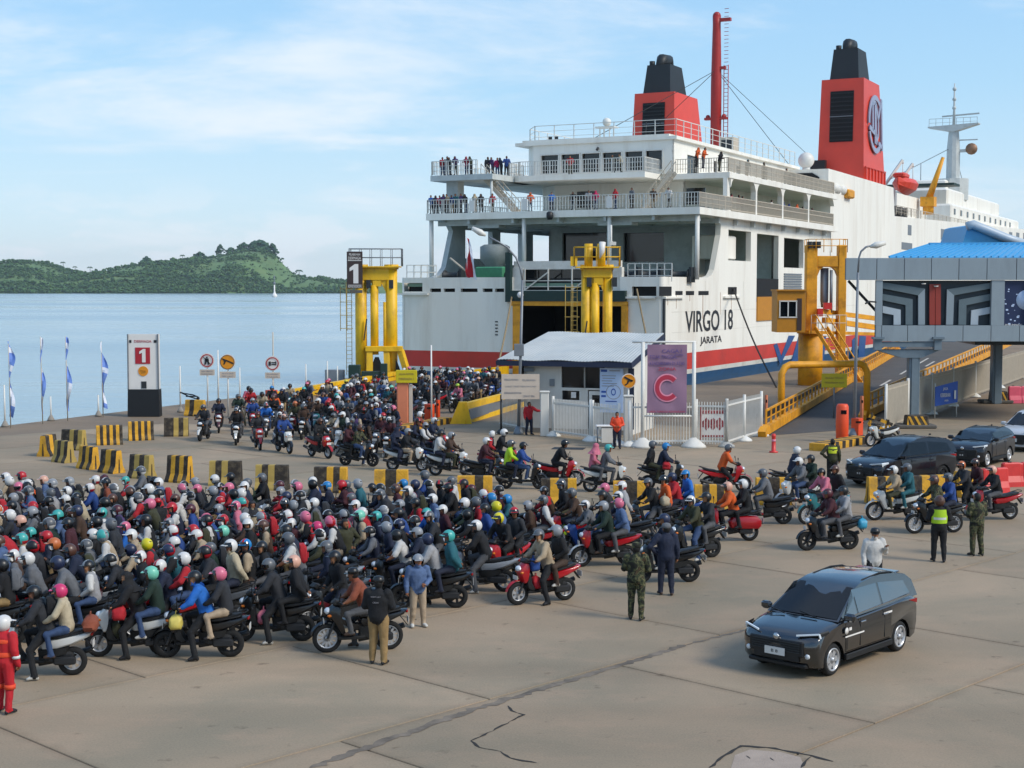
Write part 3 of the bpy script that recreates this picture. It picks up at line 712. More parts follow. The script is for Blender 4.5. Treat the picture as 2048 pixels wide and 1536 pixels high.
# port side: plating with wide openings through which the sky shows
b = MB()
pt = [(11.0, 1.9, 16.5, 4.6), (18.2, 1.4, 23.0, 4.6), (25.5, 1.4, 31, 4.6), (34, 1.2, 40, 4.4)]
b.wall((51, HB, 10.2), AFT, UP, 51 - 10.2, 5.3, [(51 - a1, b0, 51 - a0, b1) for a0, b0, a1, b1 in pt], 0.5, 0)
poly = [(10.2, 10.2), (10.2, 15.5), (6.4, 15.5), (8.0, 15.2), (8.6, 14.6), (7.2, 11.2), (6.2, 10.5), (5.0, 10.2)]
b.prism(poly, (0, HB, 0), FWD, UP, -0.5, 0)
pk('port_plating', 'ship_grey', b)
# --- mooring deck with its after bulkhead
b = MB(); b.box((26, 0, 9.55), (51.5, 2 * HB - 1.1, 0.3)); pk('mooring_deck', 'ship_deck', b)
bw = 18.0
def bh(px0, y0, px1, y1): v0, v1 = vpx(px0, bw), vpx(px1, bw); return (v0 + 6.5, hpy(y1, bw, (v0 + v1) / 2) - 9.7, v1 + 6.5, hpy(y0, bw, (v0 + v1) / 2) - 9.7)
wins = [bh(1124, 466, 1212, 524), bh(1246, 466, 1327, 524)]
b = MB(); b.wall((bw, 6.5, 9.7), (0, -1, 0), UP, 18.0, 5.8, wins, 0.3, 0)
b.wall((bw + 14, 6.5, 9.7), (0, -1, 0), UP, 18.0, 5.8, [], 0.3, 0); b.box((bw + 7, 6.4, 12.6), (14, 0.2, 5.8))
pk('after_bulkhead', 'ship_grey', b)
for (a0, b0, a1, b1) in wins:
 b = MB(); b.box((bw + 0.5, 6.5 - (a0 + a1) / 2, 9.7 + (b0 + b1) / 2), (0.1, a1 - a0 + 0.1, b1 - b0 + 0.1)); wn = pk('bulkhead_window', 'dark_glass', b)
 b = MB(); b.box((bw - .04, 6.5 - (a0 + a1) / 2, 9.7 + b0 - .06), (0.12, a1 - a0 + 0.3, 0.1)); b.box((bw - .04, 6.5 - (a0 + a1) / 2, 9.7 + b1 + .06), (0.12, a1 - a0 + 0.3, 0.1)); b.build('frame', 'ship_grey', wn)
# machinery on the mooring deck: ventilator, winches, bollards, green locker
tv = 6.5; vv = vpx(990, tv)
b = MB(); b.lathe([(.9, 9.7), (.9, 11.4), (1.35, 11.8), (1.35, 13.0), (1.0, 13.2)], 16, (tv, -vv, 0)); mat('vent_grey', '#7b8280', .6, var=.1); pk('ventilator', 'vent_grey', b)
b = MB(); v2 = vpx(985, 3.2); b.box((3.2, -v2, 10.35), (1.4, 2.8, 1.6), ch=0.1); mat('locker_green', '#3f8560', 0.6); pk('deck_locker', 'locker_green', b)
b = MB()
for px, t in ((905, 4), (1010, 3), (1300, 5), (1255, 4), (1360, 6)):
 v = vpx(px, t); b.lathe([(0.5, -0.8), (0.5, -0.7), (0.3, -0.7), (0.3, 0.7), (0.5, 0.7), (0.5, 0.8)], 12, (t, -v, 10.4), 'y'); b.box((t, -v, 10.0), (1.2, 2.2, 0.5)); b.box((t, -v - 1.0, 10.4), (0.8, 0.2, 1.3))
pk('mooring_winch', 'dark_steel', b)
b = MB()
for (x0, y0), (x1, y1) in (((1.2, -vpx(1253, 1)), (1.2, -vpx(1341, 1))), ):
 for z in (10.3, 10.8, 11.3): b.bar((x0, y0, z), (x1, y1, z), 0.06)
 n = 6
 for i in range(n + 1): yy = y0 + (y1 - y0) * i / n; b.bar((x0, yy, 9.8), (x0, yy, 11.3), 0.07)
for z in (10.7, 11.3): b.bar((0.4, HB - 0.4, z), (5.5, HB - 0.4, z), 0.05); b.bar((0.4, HB - 0.4, z), (0.4, HB - 3.4, z), 0.05)
for i in range(5): b.bar((0.4 + i * 1.2, HB - .4, 10.2), (0.4 + i * 1.2, HB - .4, 11.3), 0.05); b.bar((0.4, HB - .4 - i * .75, 10.2), (0.4, HB - .4 - i * .75, 11.3), 0.05)
pk('bulwark_rail', 'rail_white', b)
# --- promenade deck (A)
DA0, DAW = 6.0, 13.3
b = MB(); b.box(((DA0 + 51) / 2, 0, 15.8), (51 - DA0, 2 * DAW, 0.6)); 
pk('promenade_deck', 'ship_white', b)
b = MB()
for i in range(9): b.box((DA0 + 1.5 + i * 5, 0, 15.25), (0.3, 2 * DAW - 1, 0.5))
for yy in (-9, -4.5, 0, 4.5, 9): b.box((14, yy, 15.3), (15.5, 0.25, 0.4))
b.box((DA0 + 2, 8, 14.9), (1.5, 3.2, .3)); b.box((DA0 + 2, -5, 14.9), (1.5, 3.2, .3))
pk('deck_beam', 'ship_grey', b)
for v in (-DAW + .35, vpx(1048, DA0 + .4), vpx(1218, DA0 + .4), DAW - .35):
 b = MB(); b.tube([(DA0 + .4, -v, 10.0), (DA0 + .4, -v, 15.5)], 0.2, 10); pk('deck_column', 'rail_white', b)
b = MB(); b.lathe([(0.22, -.3), (.3, -.1), (.3, .3), (.12, .42)], 10, (DA0 - .3, -vpx(1102, DA0), 15.6)); pk('stern_light', 'black_paint', b)
def railing(pts, h, z, name='railing', m='rail_white', mid=2, pales=0.0, post=1.6, closed=False):
 b = MB()
 for p, q in zip(pts[:-1], pts[1:]):
  p = Vector((*p, 0)); q = Vector((*q, 0)); d = (q - p).length; n = max(1, round(d / post))
  for k in range(1, mid + 2): zz = z + h * k / (mid + 1); b.bar(p + Vector((0, 0, zz)), q + Vector((0, 0, zz)), 0.06 if k == mid + 1 else 0.035)
  for k in range(n + 1): r = p.lerp(q, k / n); b.bar(r + Vector((0, 0, z)), r + Vector((0, 0, z + h)), 0.07)
  if pales:
   n = int(d / pales)
   for k in range(n): r = p.lerp(q, (k + .5) / n); b.bar(r + Vector((0, 0, z + .1)), r + Vector((0, 0, z + h)), 0.05)
 return pk(name, m, b)
railing([(DA0 + .1, DAW - .1), (DA0 + .1, -DAW + .1)], 1.25, 16.1, 'stern_railing', pales=0.27)
railing([(DA0 + .1, DAW - .1), (50, DAW - .1)], 1.25, 16.1, 'port_railing', pales=0.4)
railing([(DA0 + .1, -DAW + .1), (14.5, -DAW + .1)], 1.25, 16.1, 'starboard_railing', 'rail_beige', pales=0.2)
# rescue ring boards along the rail
for px in (945, 1050, 1218):
 b = MB(); v = vpx(px, DA0); b.box((DA0 - .06, -v, 16.7), (.05, .55, 1.0)); pk('rail_board', 'sign_white', b)
# starboard promenade: five open bays with mesh railings and solid posts
edges = [DA0 + 9] + [tpx(p, HB) for p in (1500, 1553, 1605)] + [50.5]
b = MB(); 
for e in edges[1:-1]: b.box((e, -HB - .25, 17.6), (0.42, 0.5, 3.0))
for e, f in zip(edges[:-1], edges[1:]):
 for s in (1, -1):
  x = e + .2 if s > 0 else f - .2
  b.prism([(x, 19.15), (x, 18.3), (x + s * .35, 18.85), (x + s * .9, 19.15)][::1 if s > 0 else -1], (0, -HB - .5, 0), FWD, UP, 0.45, 0)
b.prism([(14.2, 16.1), (15.2, 16.1), (14.8, 18.3), (14.2, 19.1)], (0, -HB - .5, 0), FWD, UP, .4, 0)
pk('promenade_frame', 'ship_white', b)
for e, f in zip(edges[:-1], edges[1:]):
 b = MB(); n = int((f - e) / .22)
 for k in range(n): x = e + .3 + (f - e - .6) * k / (n - 1); b.bar((x, -HB - .45, 16.15), (x, -HB - .45, 17.45), 0.05)
 for z in (16.3, 17.0, 17.45): b.bar((e + .2, -HB - .45, z), (f - .2, -HB - .45, z), 0.06)
 pk('side_railing', 'rail_beige', b)
b = MB(); b.box((33, 0, 16.12), (36, 2 * HB - 1, .03)); pk('promenade_floor', 'ship_deck', b)
# --- lower deck house (between A and B)
HW = 7.9
b = MB(); pl = [(17, HW - 2.5), (19.5, HW), (51, HW), (51, -HW), (17, -HW), (17, HW - 2.5)]
hl = [[], [], [], [], []]
for i, (p, q) in enumerate(zip(pl[:-1], pl[1:])):
 d = Vector((q[0] - p[0], q[1] - p[1], 0)); Ln = d.length
 ho = []
 if i == 4:
  for px in (1140, 1190): v = vpx(px, 17); ho.append((v + HW - 1.1, .9, v + HW + 1.1, 2.4))
  ho = [(Ln - h[0] if False else h[0], h[1], h[2], h[3]) for h in ho]
 if i == 2: pass
 # outward is to the right of travel when walking port-forward, so walk reversed
 b.wall((q[0], q[1], 16.1), (p[0] - q[0], p[1] - q[1], 0), UP, Ln, 3.0, [], .2, 0)
pk('lower_deckhouse', 'ship_white', b)
b = MB()
for px0, px1 in ((1155, 1188), (1380, 1400)):
 v = (vpx(px0, 17) + vpx(px1, 17)) / 2; b.box((16.97, -v, 17.7), (.12, 1.8, 1.5))
for x in (22, 29, 37, 45): b.box((x, -HW - .03, 17.6), (2.6, .12, 1.3))
pk('deckhouse_window', 'dark_glass', b)
# --- boat deck (B): centre balcony, side wings
b = MB()
b.box((33, 0, 19.35), (37, 2 * HB + 1.2, .5)); pk('boat_deck', 'ship_white', b)
tb = 10.5; v0, v1 = vpx(1022, tb), vpx(1292, tb)
b = MB(); b.prism([(14.6, -v0 + .8), (11.5, -v0 + .8), (tb, -v0 - .8), (tb, -v1 + .2), (14.6, -v1 + .2)], (0, 0, 19.6), FWD, (0, 1, 0), .5, 0); pk('centre_balcony', 'ship_white', b)
railing([(14.5, -v0 + .7), (11.5, -v0 + .7), (tb + .1, -v0 - .8), (tb + .1, -v1 + .3), (14.5, -v1 + .3)], 1.3, 19.6, 'balcony_railing', pales=.25)
tw = 6.5; w0, w1 = -DAW + .2, vpx(985, tw)
b = MB(); b.box(((tw + 15) / 2, -(w0 + w1) / 2, 19.35), (15 - tw, w1 - w0, .5)); b.box((8.5, -(w0 + 1.5), 18.2), (1.2, 1.2, 2.0)); b.tube([(tw + .4, -w1 + .3, 16.1), (tw + .4, -w1 + .3, 19.2)], .12, 8); pk('port_wing', 'ship_grey', b)
railing([(15, -w0 - .1), (tw + .1, -w0 - .1), (tw + .1, -w1 + 1.6)], 1.3, 19.6, 'wing_railing', pales=.3)
railing([(14.7, -7.4), (14.7, -HB - .4), (50.5, -HB - .4)], 1.3, 19.6, 'boat_deck_railing', 'rail_beige', pales=.24)
railing([(15, HB + .4), (50, HB + .4)], 1.3, 19.6, 'boat_deck_port_railing', pales=.5)
# stairways between the decks
def stair(p, q, w, name='stairway'):
 b = MB(); p = Vector(p); q = Vector(q); s = Vector((0, 0, 1)).cross((q - p)).normalized() * (w / 2)
 for k in (-1, 1):
  b.bar(p + s * k, q + s * k, .08, .32); b.bar(p + s * k + Vector((0, 0, 1)), q + s * k + Vector((0, 0, 1)), .06)
  for i in range(5): r = p.lerp(q, i / 4) + s * k; b.bar(r, r + Vector((0, 0, 1)), .05)
 n = 11
 for i in range(n): r = p.lerp(q, (i + .5) / n); b.box(r, (abs(q.x - p.x) / n + .25, abs(q.y - p.y) / n + .25 if abs(q.y - p.y) > .5 else w, .05)) if abs(q.x - p.x) < .5 else b.box(r, (.3, w, .05))
 pk(name, 'rail_beige', b)
stair((8.0, -vpx(1035, 8), 16.1), (8.0, -vpx(968, 8), 19.6), 1.1)
stair((12.5, -vpx(1285, 12.5), 16.1), (12.5, -vpx(1345, 12.5), 19.6), 1.1)
# --- upper deck house with windows round its after face
T1 = 14.2
zz = 19.6; H1 = 3.1
face = [(T1, HW - 1.6), (T1, -HW + .1)]
hole = []
for a, c in ((1082, 1116), (1122, 1158), (1163, 1198), (1204, 1241), (1249, 1283), (1290, 1322)):
 va, vc = vpx(a, T1), vpx(c, T1); hole.append((va + HW - 1.6, .45, vc + HW - 1.6, 2.15))
b = MB(); b.wall((T1, HW - 1.6, zz), (0, -1, 0), UP, 2 * HW - 1.7, H1, hole, .2, 0)
b.wall((T1 + 2.2, HW, zz), (-2.2, -1.6, 0), UP, math.hypot(2.2, 1.6), H1, [], .2, 0)
b.wall((53, HW, zz), AFT, UP, 53 - T1 - 2.2, H1, [], .2, 0)
sw = []
for a, c in ((1372, 1395), (1425, 1432), (1470, 1476), (1520, 1530)):
 t0, t1 = tpx(a, HW - .1), tpx(c, HW - .1); sw.append((t0 - T1, .1 if a == 1372 else .9, t1 - T1, 2.0))
b.wall((T1, -HW + .1, zz), FWD, UP, 53 - T1, H1, sw, .2, 0)
b.box((33.6, 0, 22.85), (39.2, 2 * HW + .5, .3)); b.box((32.8, 0, 23.1), (37.5, 2 * HW - 1, .2))
pk('upper_deckhouse', 'ship_white', b)
for (a0, b0, a1, b1) in hole:
 b = MB(); b.box((T1 + .35, HW - 1.6 - (a0 + a1) / 2, zz + (b0 + b1) / 2), (.08, a1 - a0 + .1, b1 - b0 + .1)); wn = pk('saloon_window', 'dark_glass', b)
 b = MB()
 for (cy, cz, sy, sz) in (((a0 + a1) / 2, b0 - .05, a1 - a0 + .2, .1), ((a0 + a1) / 2, b1 + .05, a1 - a0 + .2, .1), (a0 - .05, (b0 + b1) / 2, .1, b1 - b0), (a1 + .05, (b0 + b1) / 2, .1, b1 - b0)): b.box((T1 - .03, HW - 1.6 - cy, zz + cz), (.1, sy, sz))
 b.build('frame', 'rail_white', wn)
b = MB()
for (a0, b0, a1, b1) in sw: b.box((T1 + (a0 + a1) / 2, -HW + .4, zz + (b0 + b1) / 2), (a1 - a0 + .1, .08, b1 - b0 + .1))
pk('side_window', 'dark_glass', b)
railing([(52, HW), (T1 + 2.5, HW), (T1 + .3, HW - 1.6), (T1 + .3, -HW), (52, -HW)], 1.55, 23.0, 'roof_railing', mid=2, post=2.0)
b = MB(); v = vpx(1212, 18)
for dx in (-.5, .5):
 for dy in (-.5, .5): b.bar((18 + dx, -v + dy, 23), (18 + dx, -v + dy, 24.4), .1)
b.box((18, -v, 24.5), (1.3, 1.9, .12)); b.ball((18, -v, 25.0), .42, 12, 8); pk('satellite_dome', 'rail_white', b)
b = MB(); b.ball((tpx(1608, HW - 1), -HW + 1, 24.3), .95, 14, 10); b.lathe([(.5, 23), (.4, 23.6)], 10, (tpx(1608, HW - 1), -HW + 1, 0)); pk('radome', 'rail_white', b)
b = MB(); t = 36; v = vpx(1455, t); b.box((t, -v, 24.0), (1.8, 1.6, 1.7), ch=.05); b.box((t - .93, -v, 24.0), (.06, 1.1, 1.1), 1); pk('air_unit', ['rail_beige', 'dark_steel'], b)
b = MB()
for px in (1100, 1112): b.box((17, -vpx(px, 17), 23.5), (.5, .35, .6), rz=.4)
b.tube([(T1 - .1, -vpx(1195, T1), 22.2), (T1 - .7, -vpx(1199, T1), 22.0)], .12, 8); b.tube([(16, -vpx(1290, 16), 23), (16, -vpx(1290, 16), 24.6)], .05, 6)
pk('deck_fitting', 'black_paint', b)
# --- casing that carries the starboard funnel, flush with the side
t0 = 50.6; t1 = tpx(1782, HB)
b = MB()
pr = [(t0, 10.2), (t1 + 1, 10.2), (t1 + 1, 18.5), (t1, 22.2), (t0 + 2.0, 22.4), (t0 - 1.0, 22.4), (t0 - 1.0, 19.7), (t0, 19.0)]
b.prism(pr, (0, -HB, 0), FWD, UP, 6.5, 0); b.box(((t0 + t1) / 2, 9.2, 16.3), (t1 - t0, 6.4, 12.2)); b.box(((t0 + t1) / 2 + 2, 0, 16.5), (t1 - t0 - 4, 2 * HB - 2, 11.6))
pk('engine_casing', 'ship_white', b)
b = MB(); b.prism([(-3, 19.9), (-3, 21.5), (-2.2, 22.0), (2.2, 22.0), (3.0, 21.0), (3.0, 19.9)][::-1], (t0 - 1.03, -HB + 4.0, 0), (0, 1, 0), UP, .1, 0); pk('casing_recess', 'dark_void', b)
# forward hull above the main band
ta = t1 + 1
b = MB()
hw2 = [(HB, 60)]
st = [(ta, HB), (195, HB), (215, HB - 1.6), (228, HB - 4.5), (238, HB - 8.5), (246, HB - 12.3)]
lo = [(x, -w) for x, w in st] + [(x, w) for x, w in reversed(st)]
b.loft([[(x, y, 10.2) for x, y in lo], [(x, y, 18.6 + max(0, x - ta) * .02) for x, y in lo]], 0)
pk('forward_hull', 'ship_white', b)
def sidewin(lst, name, m):
 for px0, y0, px1, y1 in lst:
  a0, b0, a1, b1 = side(px0, y0, px1, y1); b = MB(); b.box(((a0 + a1) / 2, -HB - .01, (b0 + b1) / 2), (a1 - a0, .06, b1 - b0), ch=.025); pk(name, m, b)
sidewin([(1812, 451, 1819, 471), (1878, 459, 1885, 480), (1902, 461, 1909, 481), (1800, 486, 1821, 500), (2028, 466, 2034, 480), (2042, 467, 2048, 481), (1860, 500, 1866, 520), (2014, 465, 2020, 479)], 'hull_window', 'steel_grey')
# bridge block, its mast and the forward deck gear
railing([(ta + 2, -HB + .3), (160, -HB + .3)], 1.2, 18.9, 'forward_railing', 'rail_beige', mid=2, pales=.9, post=3)
b = MB(); q0 = tpx(1820, 9); q1 = tpx(1990, 10)
b.box((108, 0, 20.6), (20, 18, 4.0)); b.box((162, 0, 20.4), (68, 2 * HB - 3, 4.4), ch=.3); b.box((160, 0, 24.0), (50, 2 * HB - 7, 3.0), ch=.3); b.box((186, 0, 21.4), (20, 9, 5)); b.box((150, -2, 26.5), (9, 9, 2.2), ch=.2)
pk('bridge_block', 'ship_white', b)
b = MB(); b.box((131, -4, 25.7), (5, 14, .35)); pk('canopy_deck', 'dark_green', b)
b = MB()
for i in range(11): b.box((130 + i * 5.5, -HB + 1.47, 21.4), (1.2, .1, .9))
pk('bridge_window', 'dark_glass', b)
tm = 150; vm = vpx(1900, tm)
def hm(y): return hpy(y, tm, vm)
b = MB(); b.lathe([(2.6, hm(402)), (2.6, hm(360)), (1.15, hm(360)), (1.1, hm(300)), (.85, hm(268)), (.85, hm(262))], 10, (tm, -vm, 0), smooth=False)
b.tube([(tm, -vm, hm(262)), (tm, -vm, hm(172))], [.28, .1], 8)
b.prism([(-4.2, hm(258)), (0, hm(268)), (4.2, hm(254)), (4.2, hm(252)), (-4.2, hm(256))][::-1], (tm - 1, -vm, 0), (0, -1, 0), UP, 2, 0)
b.bar((tm, -vm + 2.0, hm(236)), (tm, -vm - 4.2, hm(233)), .25)
for k in range(8): b.bar((tm - .9, -vm - 4 + k * 1.14, hm(257)), (tm - .9, -vm - 4 + k * 1.14, hm(241)), .07)
b.bar((tm - .9, -vm - 4, hm(241)), (tm - .9, -vm + 4, hm(241)), .07); b.bar((tm - .9, -vm - 4, hm(249)), (tm - .9, -vm + 4, hm(249)), .05)
for y in (183, 203, 220): b.ball((tm, -vm, hm(y)), .35, 8, 6)
b.bar((tm, -vm - .8, hm(284)), (tm, -vm - 4, hm(284)), .2); b.bar((tm, -vm, hm(305)), (tm, -vm - 3, hm(305)), .5)
mst = pk('bridge_mast', 'ship_grey', b)
b = MB(); b.lathe([(.95, -.4), (1.0, 0), (.9, .4)], 12, (tm, -vm - 3, hm(302)), 'x'); mat('brass_horn', '#8a6a52', 0.5, metal=.3); b.build('horn', 'brass_horn', mst)
b = MB()
for x_, y_, z_ in ((tm - 14, 4.5, 25.4), (tm + 30, -4, 25.4), (tm + 18, -6, 25.4)): b.tube([(tm, -vm, hm(296)), (x_, y_, z_)], .05, 4); b.build('stay', 'steel_grey', mst)
b = MB(); vc = vpx(1852, 112); h0 = hpy(430, 112, vc); b.tube([(112, -vc, h0), (112, -vc, hpy(400, 112, vc))], .8, 8); b.tube([(112, -vc, hpy(402, 112, vc)), (112, -vpx(1880, 112), hpy(318, 112, vc))], [.55, .25], 8)
b.box((112, -vc, hpy(405, 112, vc)), (2, 2, 1.4)); pk('deck_crane', 'orange_steel', b)
b = MB()
for px, y0, y1 in ((1836, 384, 330),): v = vpx(px, 152); b.tube([(152, -v, hpy(y0, 152, v)), (152, -v, hpy(y1, 152, v))], .07, 5)
pk('whip_antenna', 'steel_grey', b)
b = MB()
for i in range(6): b.box((ta + 4 + i * 1.6, -HB + 1.2 + (i % 2) * .5, 19.4), (.9, .7, 1.0), rz=i)
for i in range(3): b.lathe([(.5, -.5), (.5, .5)], 10, (ta + 3 + i * 3, -HB + .9, 19.6), 'y')
pk('mooring_gear', 'dark_steel', b)
# rescue boat and davits
b = MB(); tl = tpx(1803, HB - .5)
sec = []
for i in range(9):
 u = i / 8; x = tl - 4.6 + 9.2 * u; w = 1.35 * (1 - abs(2 * u - 1) ** 3) + .08; d = 1.5 * (1 - abs(2 * u - 1) ** 2.5 * .6)
 sec.append([(x, -HB + .3 - w, 23.2), (x, -HB + .3 - w * .75, 23.2 - d * .55), (x, -HB + .3, 23.2 - d), (x, -HB + .3 + w * .75, 23.2 - d * .55), (x, -HB + .3 + w, 23.2), (x, -HB + .3 + w * .7, 23.8), (x, -HB + .3 - w * .7, 23.8)])
b.loft(sec, 0, smooth=False); b.box((tl - 2.6, -HB + .3, 24.1), (3.0, 1.6, .7), ch=.2); pk('rescue_boat', 'funnel_red', b)
b = MB()
for dx in (-4, 2.2):
 b.bar((tl + dx, -HB + 2.6, 19.5), (tl + dx, -HB + 2.3, 22.6), .3); b.bar((tl + dx, -HB + 2.5, 22.3), (tl + dx + 2.0, -HB + .3, 26.2), .32); b.bar((tl + dx + 1.9, -HB + .3, 26.2), (tl + dx + 2.3, -HB + .3, 25.8), .2); b.tube([(tl + dx + 2.2, -HB + .3, 25.8), (tl + dx + 2.2, -HB + .3, 23.9)], .05, 4)
pk('davit', 'rail_white', b)
b = MB()
for k in range(3): b.lathe([(.25, -1.0), (.55, -.85), (.55, .85), (.25, 1.0)], 12, (tpx(1650 + 13 * k, HB - .4), -HB + .2, 20.4), 'x')
pk('life_raft_canister', 'rail_white', b)
b = MB(); b.box((tpx(1690, HB), -HB - .1, hpy(388, 56, HB)), (2.6, 1.0, 1.0), ch=.15); pk('lifebuoy_box', 'orange_steel', b)
# --- funnels
def funnel(tA, vA, vB, L_, z0, z1, z2, nm, logo):
 f = thing(nm, None, None, (0, 0, 0)); f.parent = ship
 yA, yB = -vA, -vB; cy = (yA + yB) / 2; wd = abs(yB - yA)
 def sec(z, k0, k1, kw): # after slope, forward slope
  return [(tA + k0, cy - wd / 2 * kw, z), (tA + L_ - k1, cy - wd / 2 * kw, z), (tA + L_ - k1, cy + wd / 2 * kw, z), (tA + k0, cy + wd / 2 * kw, z)]
 b = MB(); b.loft([sec(z0, 0, 0, 1), sec(z1, .6, 2.6, .9)]); b.box((tA - 1.0, cy + wd * .42, z0 + 1.2), (.8, 1.8, 2.4), 1); b.build('stack_base', ['funnel_red', 'black_paint'], f)
 b = MB(); b.loft([sec(z1, 1.3, 4.2, .62), sec(z2, 1.9, 5.2, .52)]); b.tube([(tA + 2.2, cy, z2 - .2), (tA + 3.0, cy, z2 + .7), (tA + 5.0, cy, z2 + .9), (tA + L_ - 5.4, cy, z2)], [.5, .7, .65, .5], 10); b.tube([(tA + 2.4, cy + 1, z2 - .2), (tA + 2.4, cy + 1, z2 + .5)], .35, 8); b.build('stack_top', 'funnel_black', f)
 # louvre on the after face follows its slope
 def af(y, z): k = (z - z0) / (z1 - z0); return Vector((tA + .6 * k, y, z))
 b = MB(); za, zb, hwid = z0 + (z1 - z0) * .38, z0 + (z1 - z0) * .88, wd * .25
 o = af(cy + hwid, za) - Vector((.09, 0, 0)); u = Vector((0, -1, 0)); vv_ = (af(cy, zb) - af(cy, za)); hh = vv_.length; vv_.normalize()
 b.wall(o, u, vv_, 2 * hwid, hh, [], .06, 0); b.build('louvre', 'dark_void', f)
 b = MB()
 for k in range(12): q = o + vv_ * (hh * (k + .5) / 12) - Vector((.03, 0, 0)); b.bar(q, q + u * 2 * hwid, .05, .12)
 b.bar(o + vv_ * hh * .5 - Vector((.08, 0, 0)), o + vv_ * hh * .5 + u * 2 * hwid - Vector((.08, 0, 0)), .08, .1, 1); b.build('louvre_blade', ['black_paint', 'steel_grey'], f)
 # rail-like casing skirt
 b = MB(); n = 7
 ys = cy - wd / 2 - .25
 for k in range(n): b.box((tA + .6 + (L_ - 1.2) * k / (n - 1), ys + .1, z0 + .8), (.18, .15, 1.6))
 b.bar((tA + .3, ys + .1, z0 + 1.6), (tA + L_ - .3, ys + .1, z0 + 1.6), .12); b.box((tA + L_ / 2, ys + .2, z0 + .75), (L_ - .4, .05, 1.4)); b.build('stack_skirt', 'funnel_red', f)
 b = MB(); b.box((tA + L_ - 3.2, cy - wd / 2 * .93 - .02, z0 + (z1 - z0) * .32), (1.0, .1, 1.8)); b.build('stack_door', 'hull_red', f)
 if logo:
  # ring and monogram mounted on the sloping side
  q0 = Vector((tA, cy - wd / 2, z0)); q1 = Vector((tA + .6, cy - wd / 2 * .9, z1)); up_ = Vector((0, q1.y - q0.y, q1.z - q0.z)).normalized(); o = Vector((tA + L_ * .5, cy - wd / 2 * .945 - .1, z0 + (z1 - z0) * .58)); fx = Vector((1, 0, 0)); nn = fx.cross(up_).normalized()
  b = MB(); Rr, rw = 3.55, .62
  def arc(a0, a1, R0, R1, n=20):
   P = [(R1 * math.cos(a0 + (a1 - a0) * k / n), R1 * math.sin(a0 + (a1 - a0) * k / n)) for k in range(n + 1)] + [(R0 * math.cos(a0 + (a1 - a0) * k / n), R0 * math.sin(a0 + (a1 - a0) * k / n)) for k in range(n, -1, -1)]
   for k in range(n):
    quad = [P[k], P[k + 1], P[2 * n - k], P[2 * n + 1 - k]]
    b.prism(quad[::-1], o + nn * .16, fx, up_, .14, 0)
  arc(R(52), R(182), Rr - rw, Rr); arc(R(200), R(318), Rr - rw, Rr)
  def stroke(p, q, w): 
   d = Vector((q[0] - p[0], q[1] - p[1])).normalized(); s = Vector((-d.y, d.x)) * w / 2
   b.prism([(p[0] + s.x, p[1] + s.y), (p[0] - s.x, p[1] - s.y), (q[0] - s.x, q[1] - s.y), (q[0] + s.x, q[1] + s.y)], o + nn * .17, fx, up_, .15, 0)
  stroke((-1.55, 2.6), (-1.55, -.9), .6); stroke((-3.2, -.6), (.3, -1.3), .6); stroke((-.2, 2.7), (-.2, -2.4), .85); stroke((-1.6, 2.5), (0, 2.6), .5)
  stroke((.2, 2.4), (1.3, .4), .55); stroke((1.3, .6), (1.2, -1.4), .5); stroke((1.2, -1.2), (0, -2.4), .5)
  stroke((3.0, 3.3), (1.2, .6), .5); stroke((3.0, 3.3), (3.2, -3.0), .6); stroke((3.2, -2.6), (1.2, -2.2), .5)
  b.build('funnel_emblem', 'logo_steel', f)
 return f
tF = 66.5
funnel(tF, 6.4, HB - .3, 11.0, 22.3, hpy(169, 70, 9), hpy(108, 70, 9), 'starboard_funnel', True)
tG = tpx(1262, -HB + 1)
funnel(tG, -HB + .8, -HB + 6.3, 11.0, 22.3, hpy(189, tG, -9), hpy(131, tG, -9), 'port_funnel', False)
# tall red mast with its stays
t = 47.8; zb = 23.0; zt = hpy(40, t, 0)
b = MB(); b.lathe([(.62, zb), (.60, zb + (zt - zb) * .55), (.45, zt - 1), (.47, zt)], 14, (t, 0, 0)); b.ball((t, 0, zt), .46, 10, 6); b.box((t, -1.0, zt - .5), (.5, 1.3, .35)); b.box((t, -.6, zt - 5.8), (.5, 1.0, .3)); b.box((t, -.0, zt - 11.4), (.6, 2.6, .25)); b.ball((t, .95, zt - 11.2), .28, 8, 6); b.ball((t, -.95, zt - 11.2), .3, 8, 6); b.box((t, 0, zt - 17.0), (.5, 2.4, .2))
mm_ = pk('signal_mast', 'mast_red', b)
b = MB()
for s in (-.25, .25): b.tube([(t, -1.15 + s, zb), (t, -1.15 + s, zt - 5.5)], .05, 5)
for k in range(40): b.bar((t, -1.4, zb + 1 + k * .42), (t, -.9, zb + 1 + k * .42), .05)
b.build('ladder', 'mast_red', mm_)
b = MB()
for (dx, y, zz2) in ((-26, 5.5, 23), (-10, 7.5, 23), (8, -6.5, 23), (24, -7.5, 22.5)): b.tube([(t, 0, zt - 6), (t + dx, y, zz2)], .035, 4)
b.build('stay', 'rope_dark', mm_)
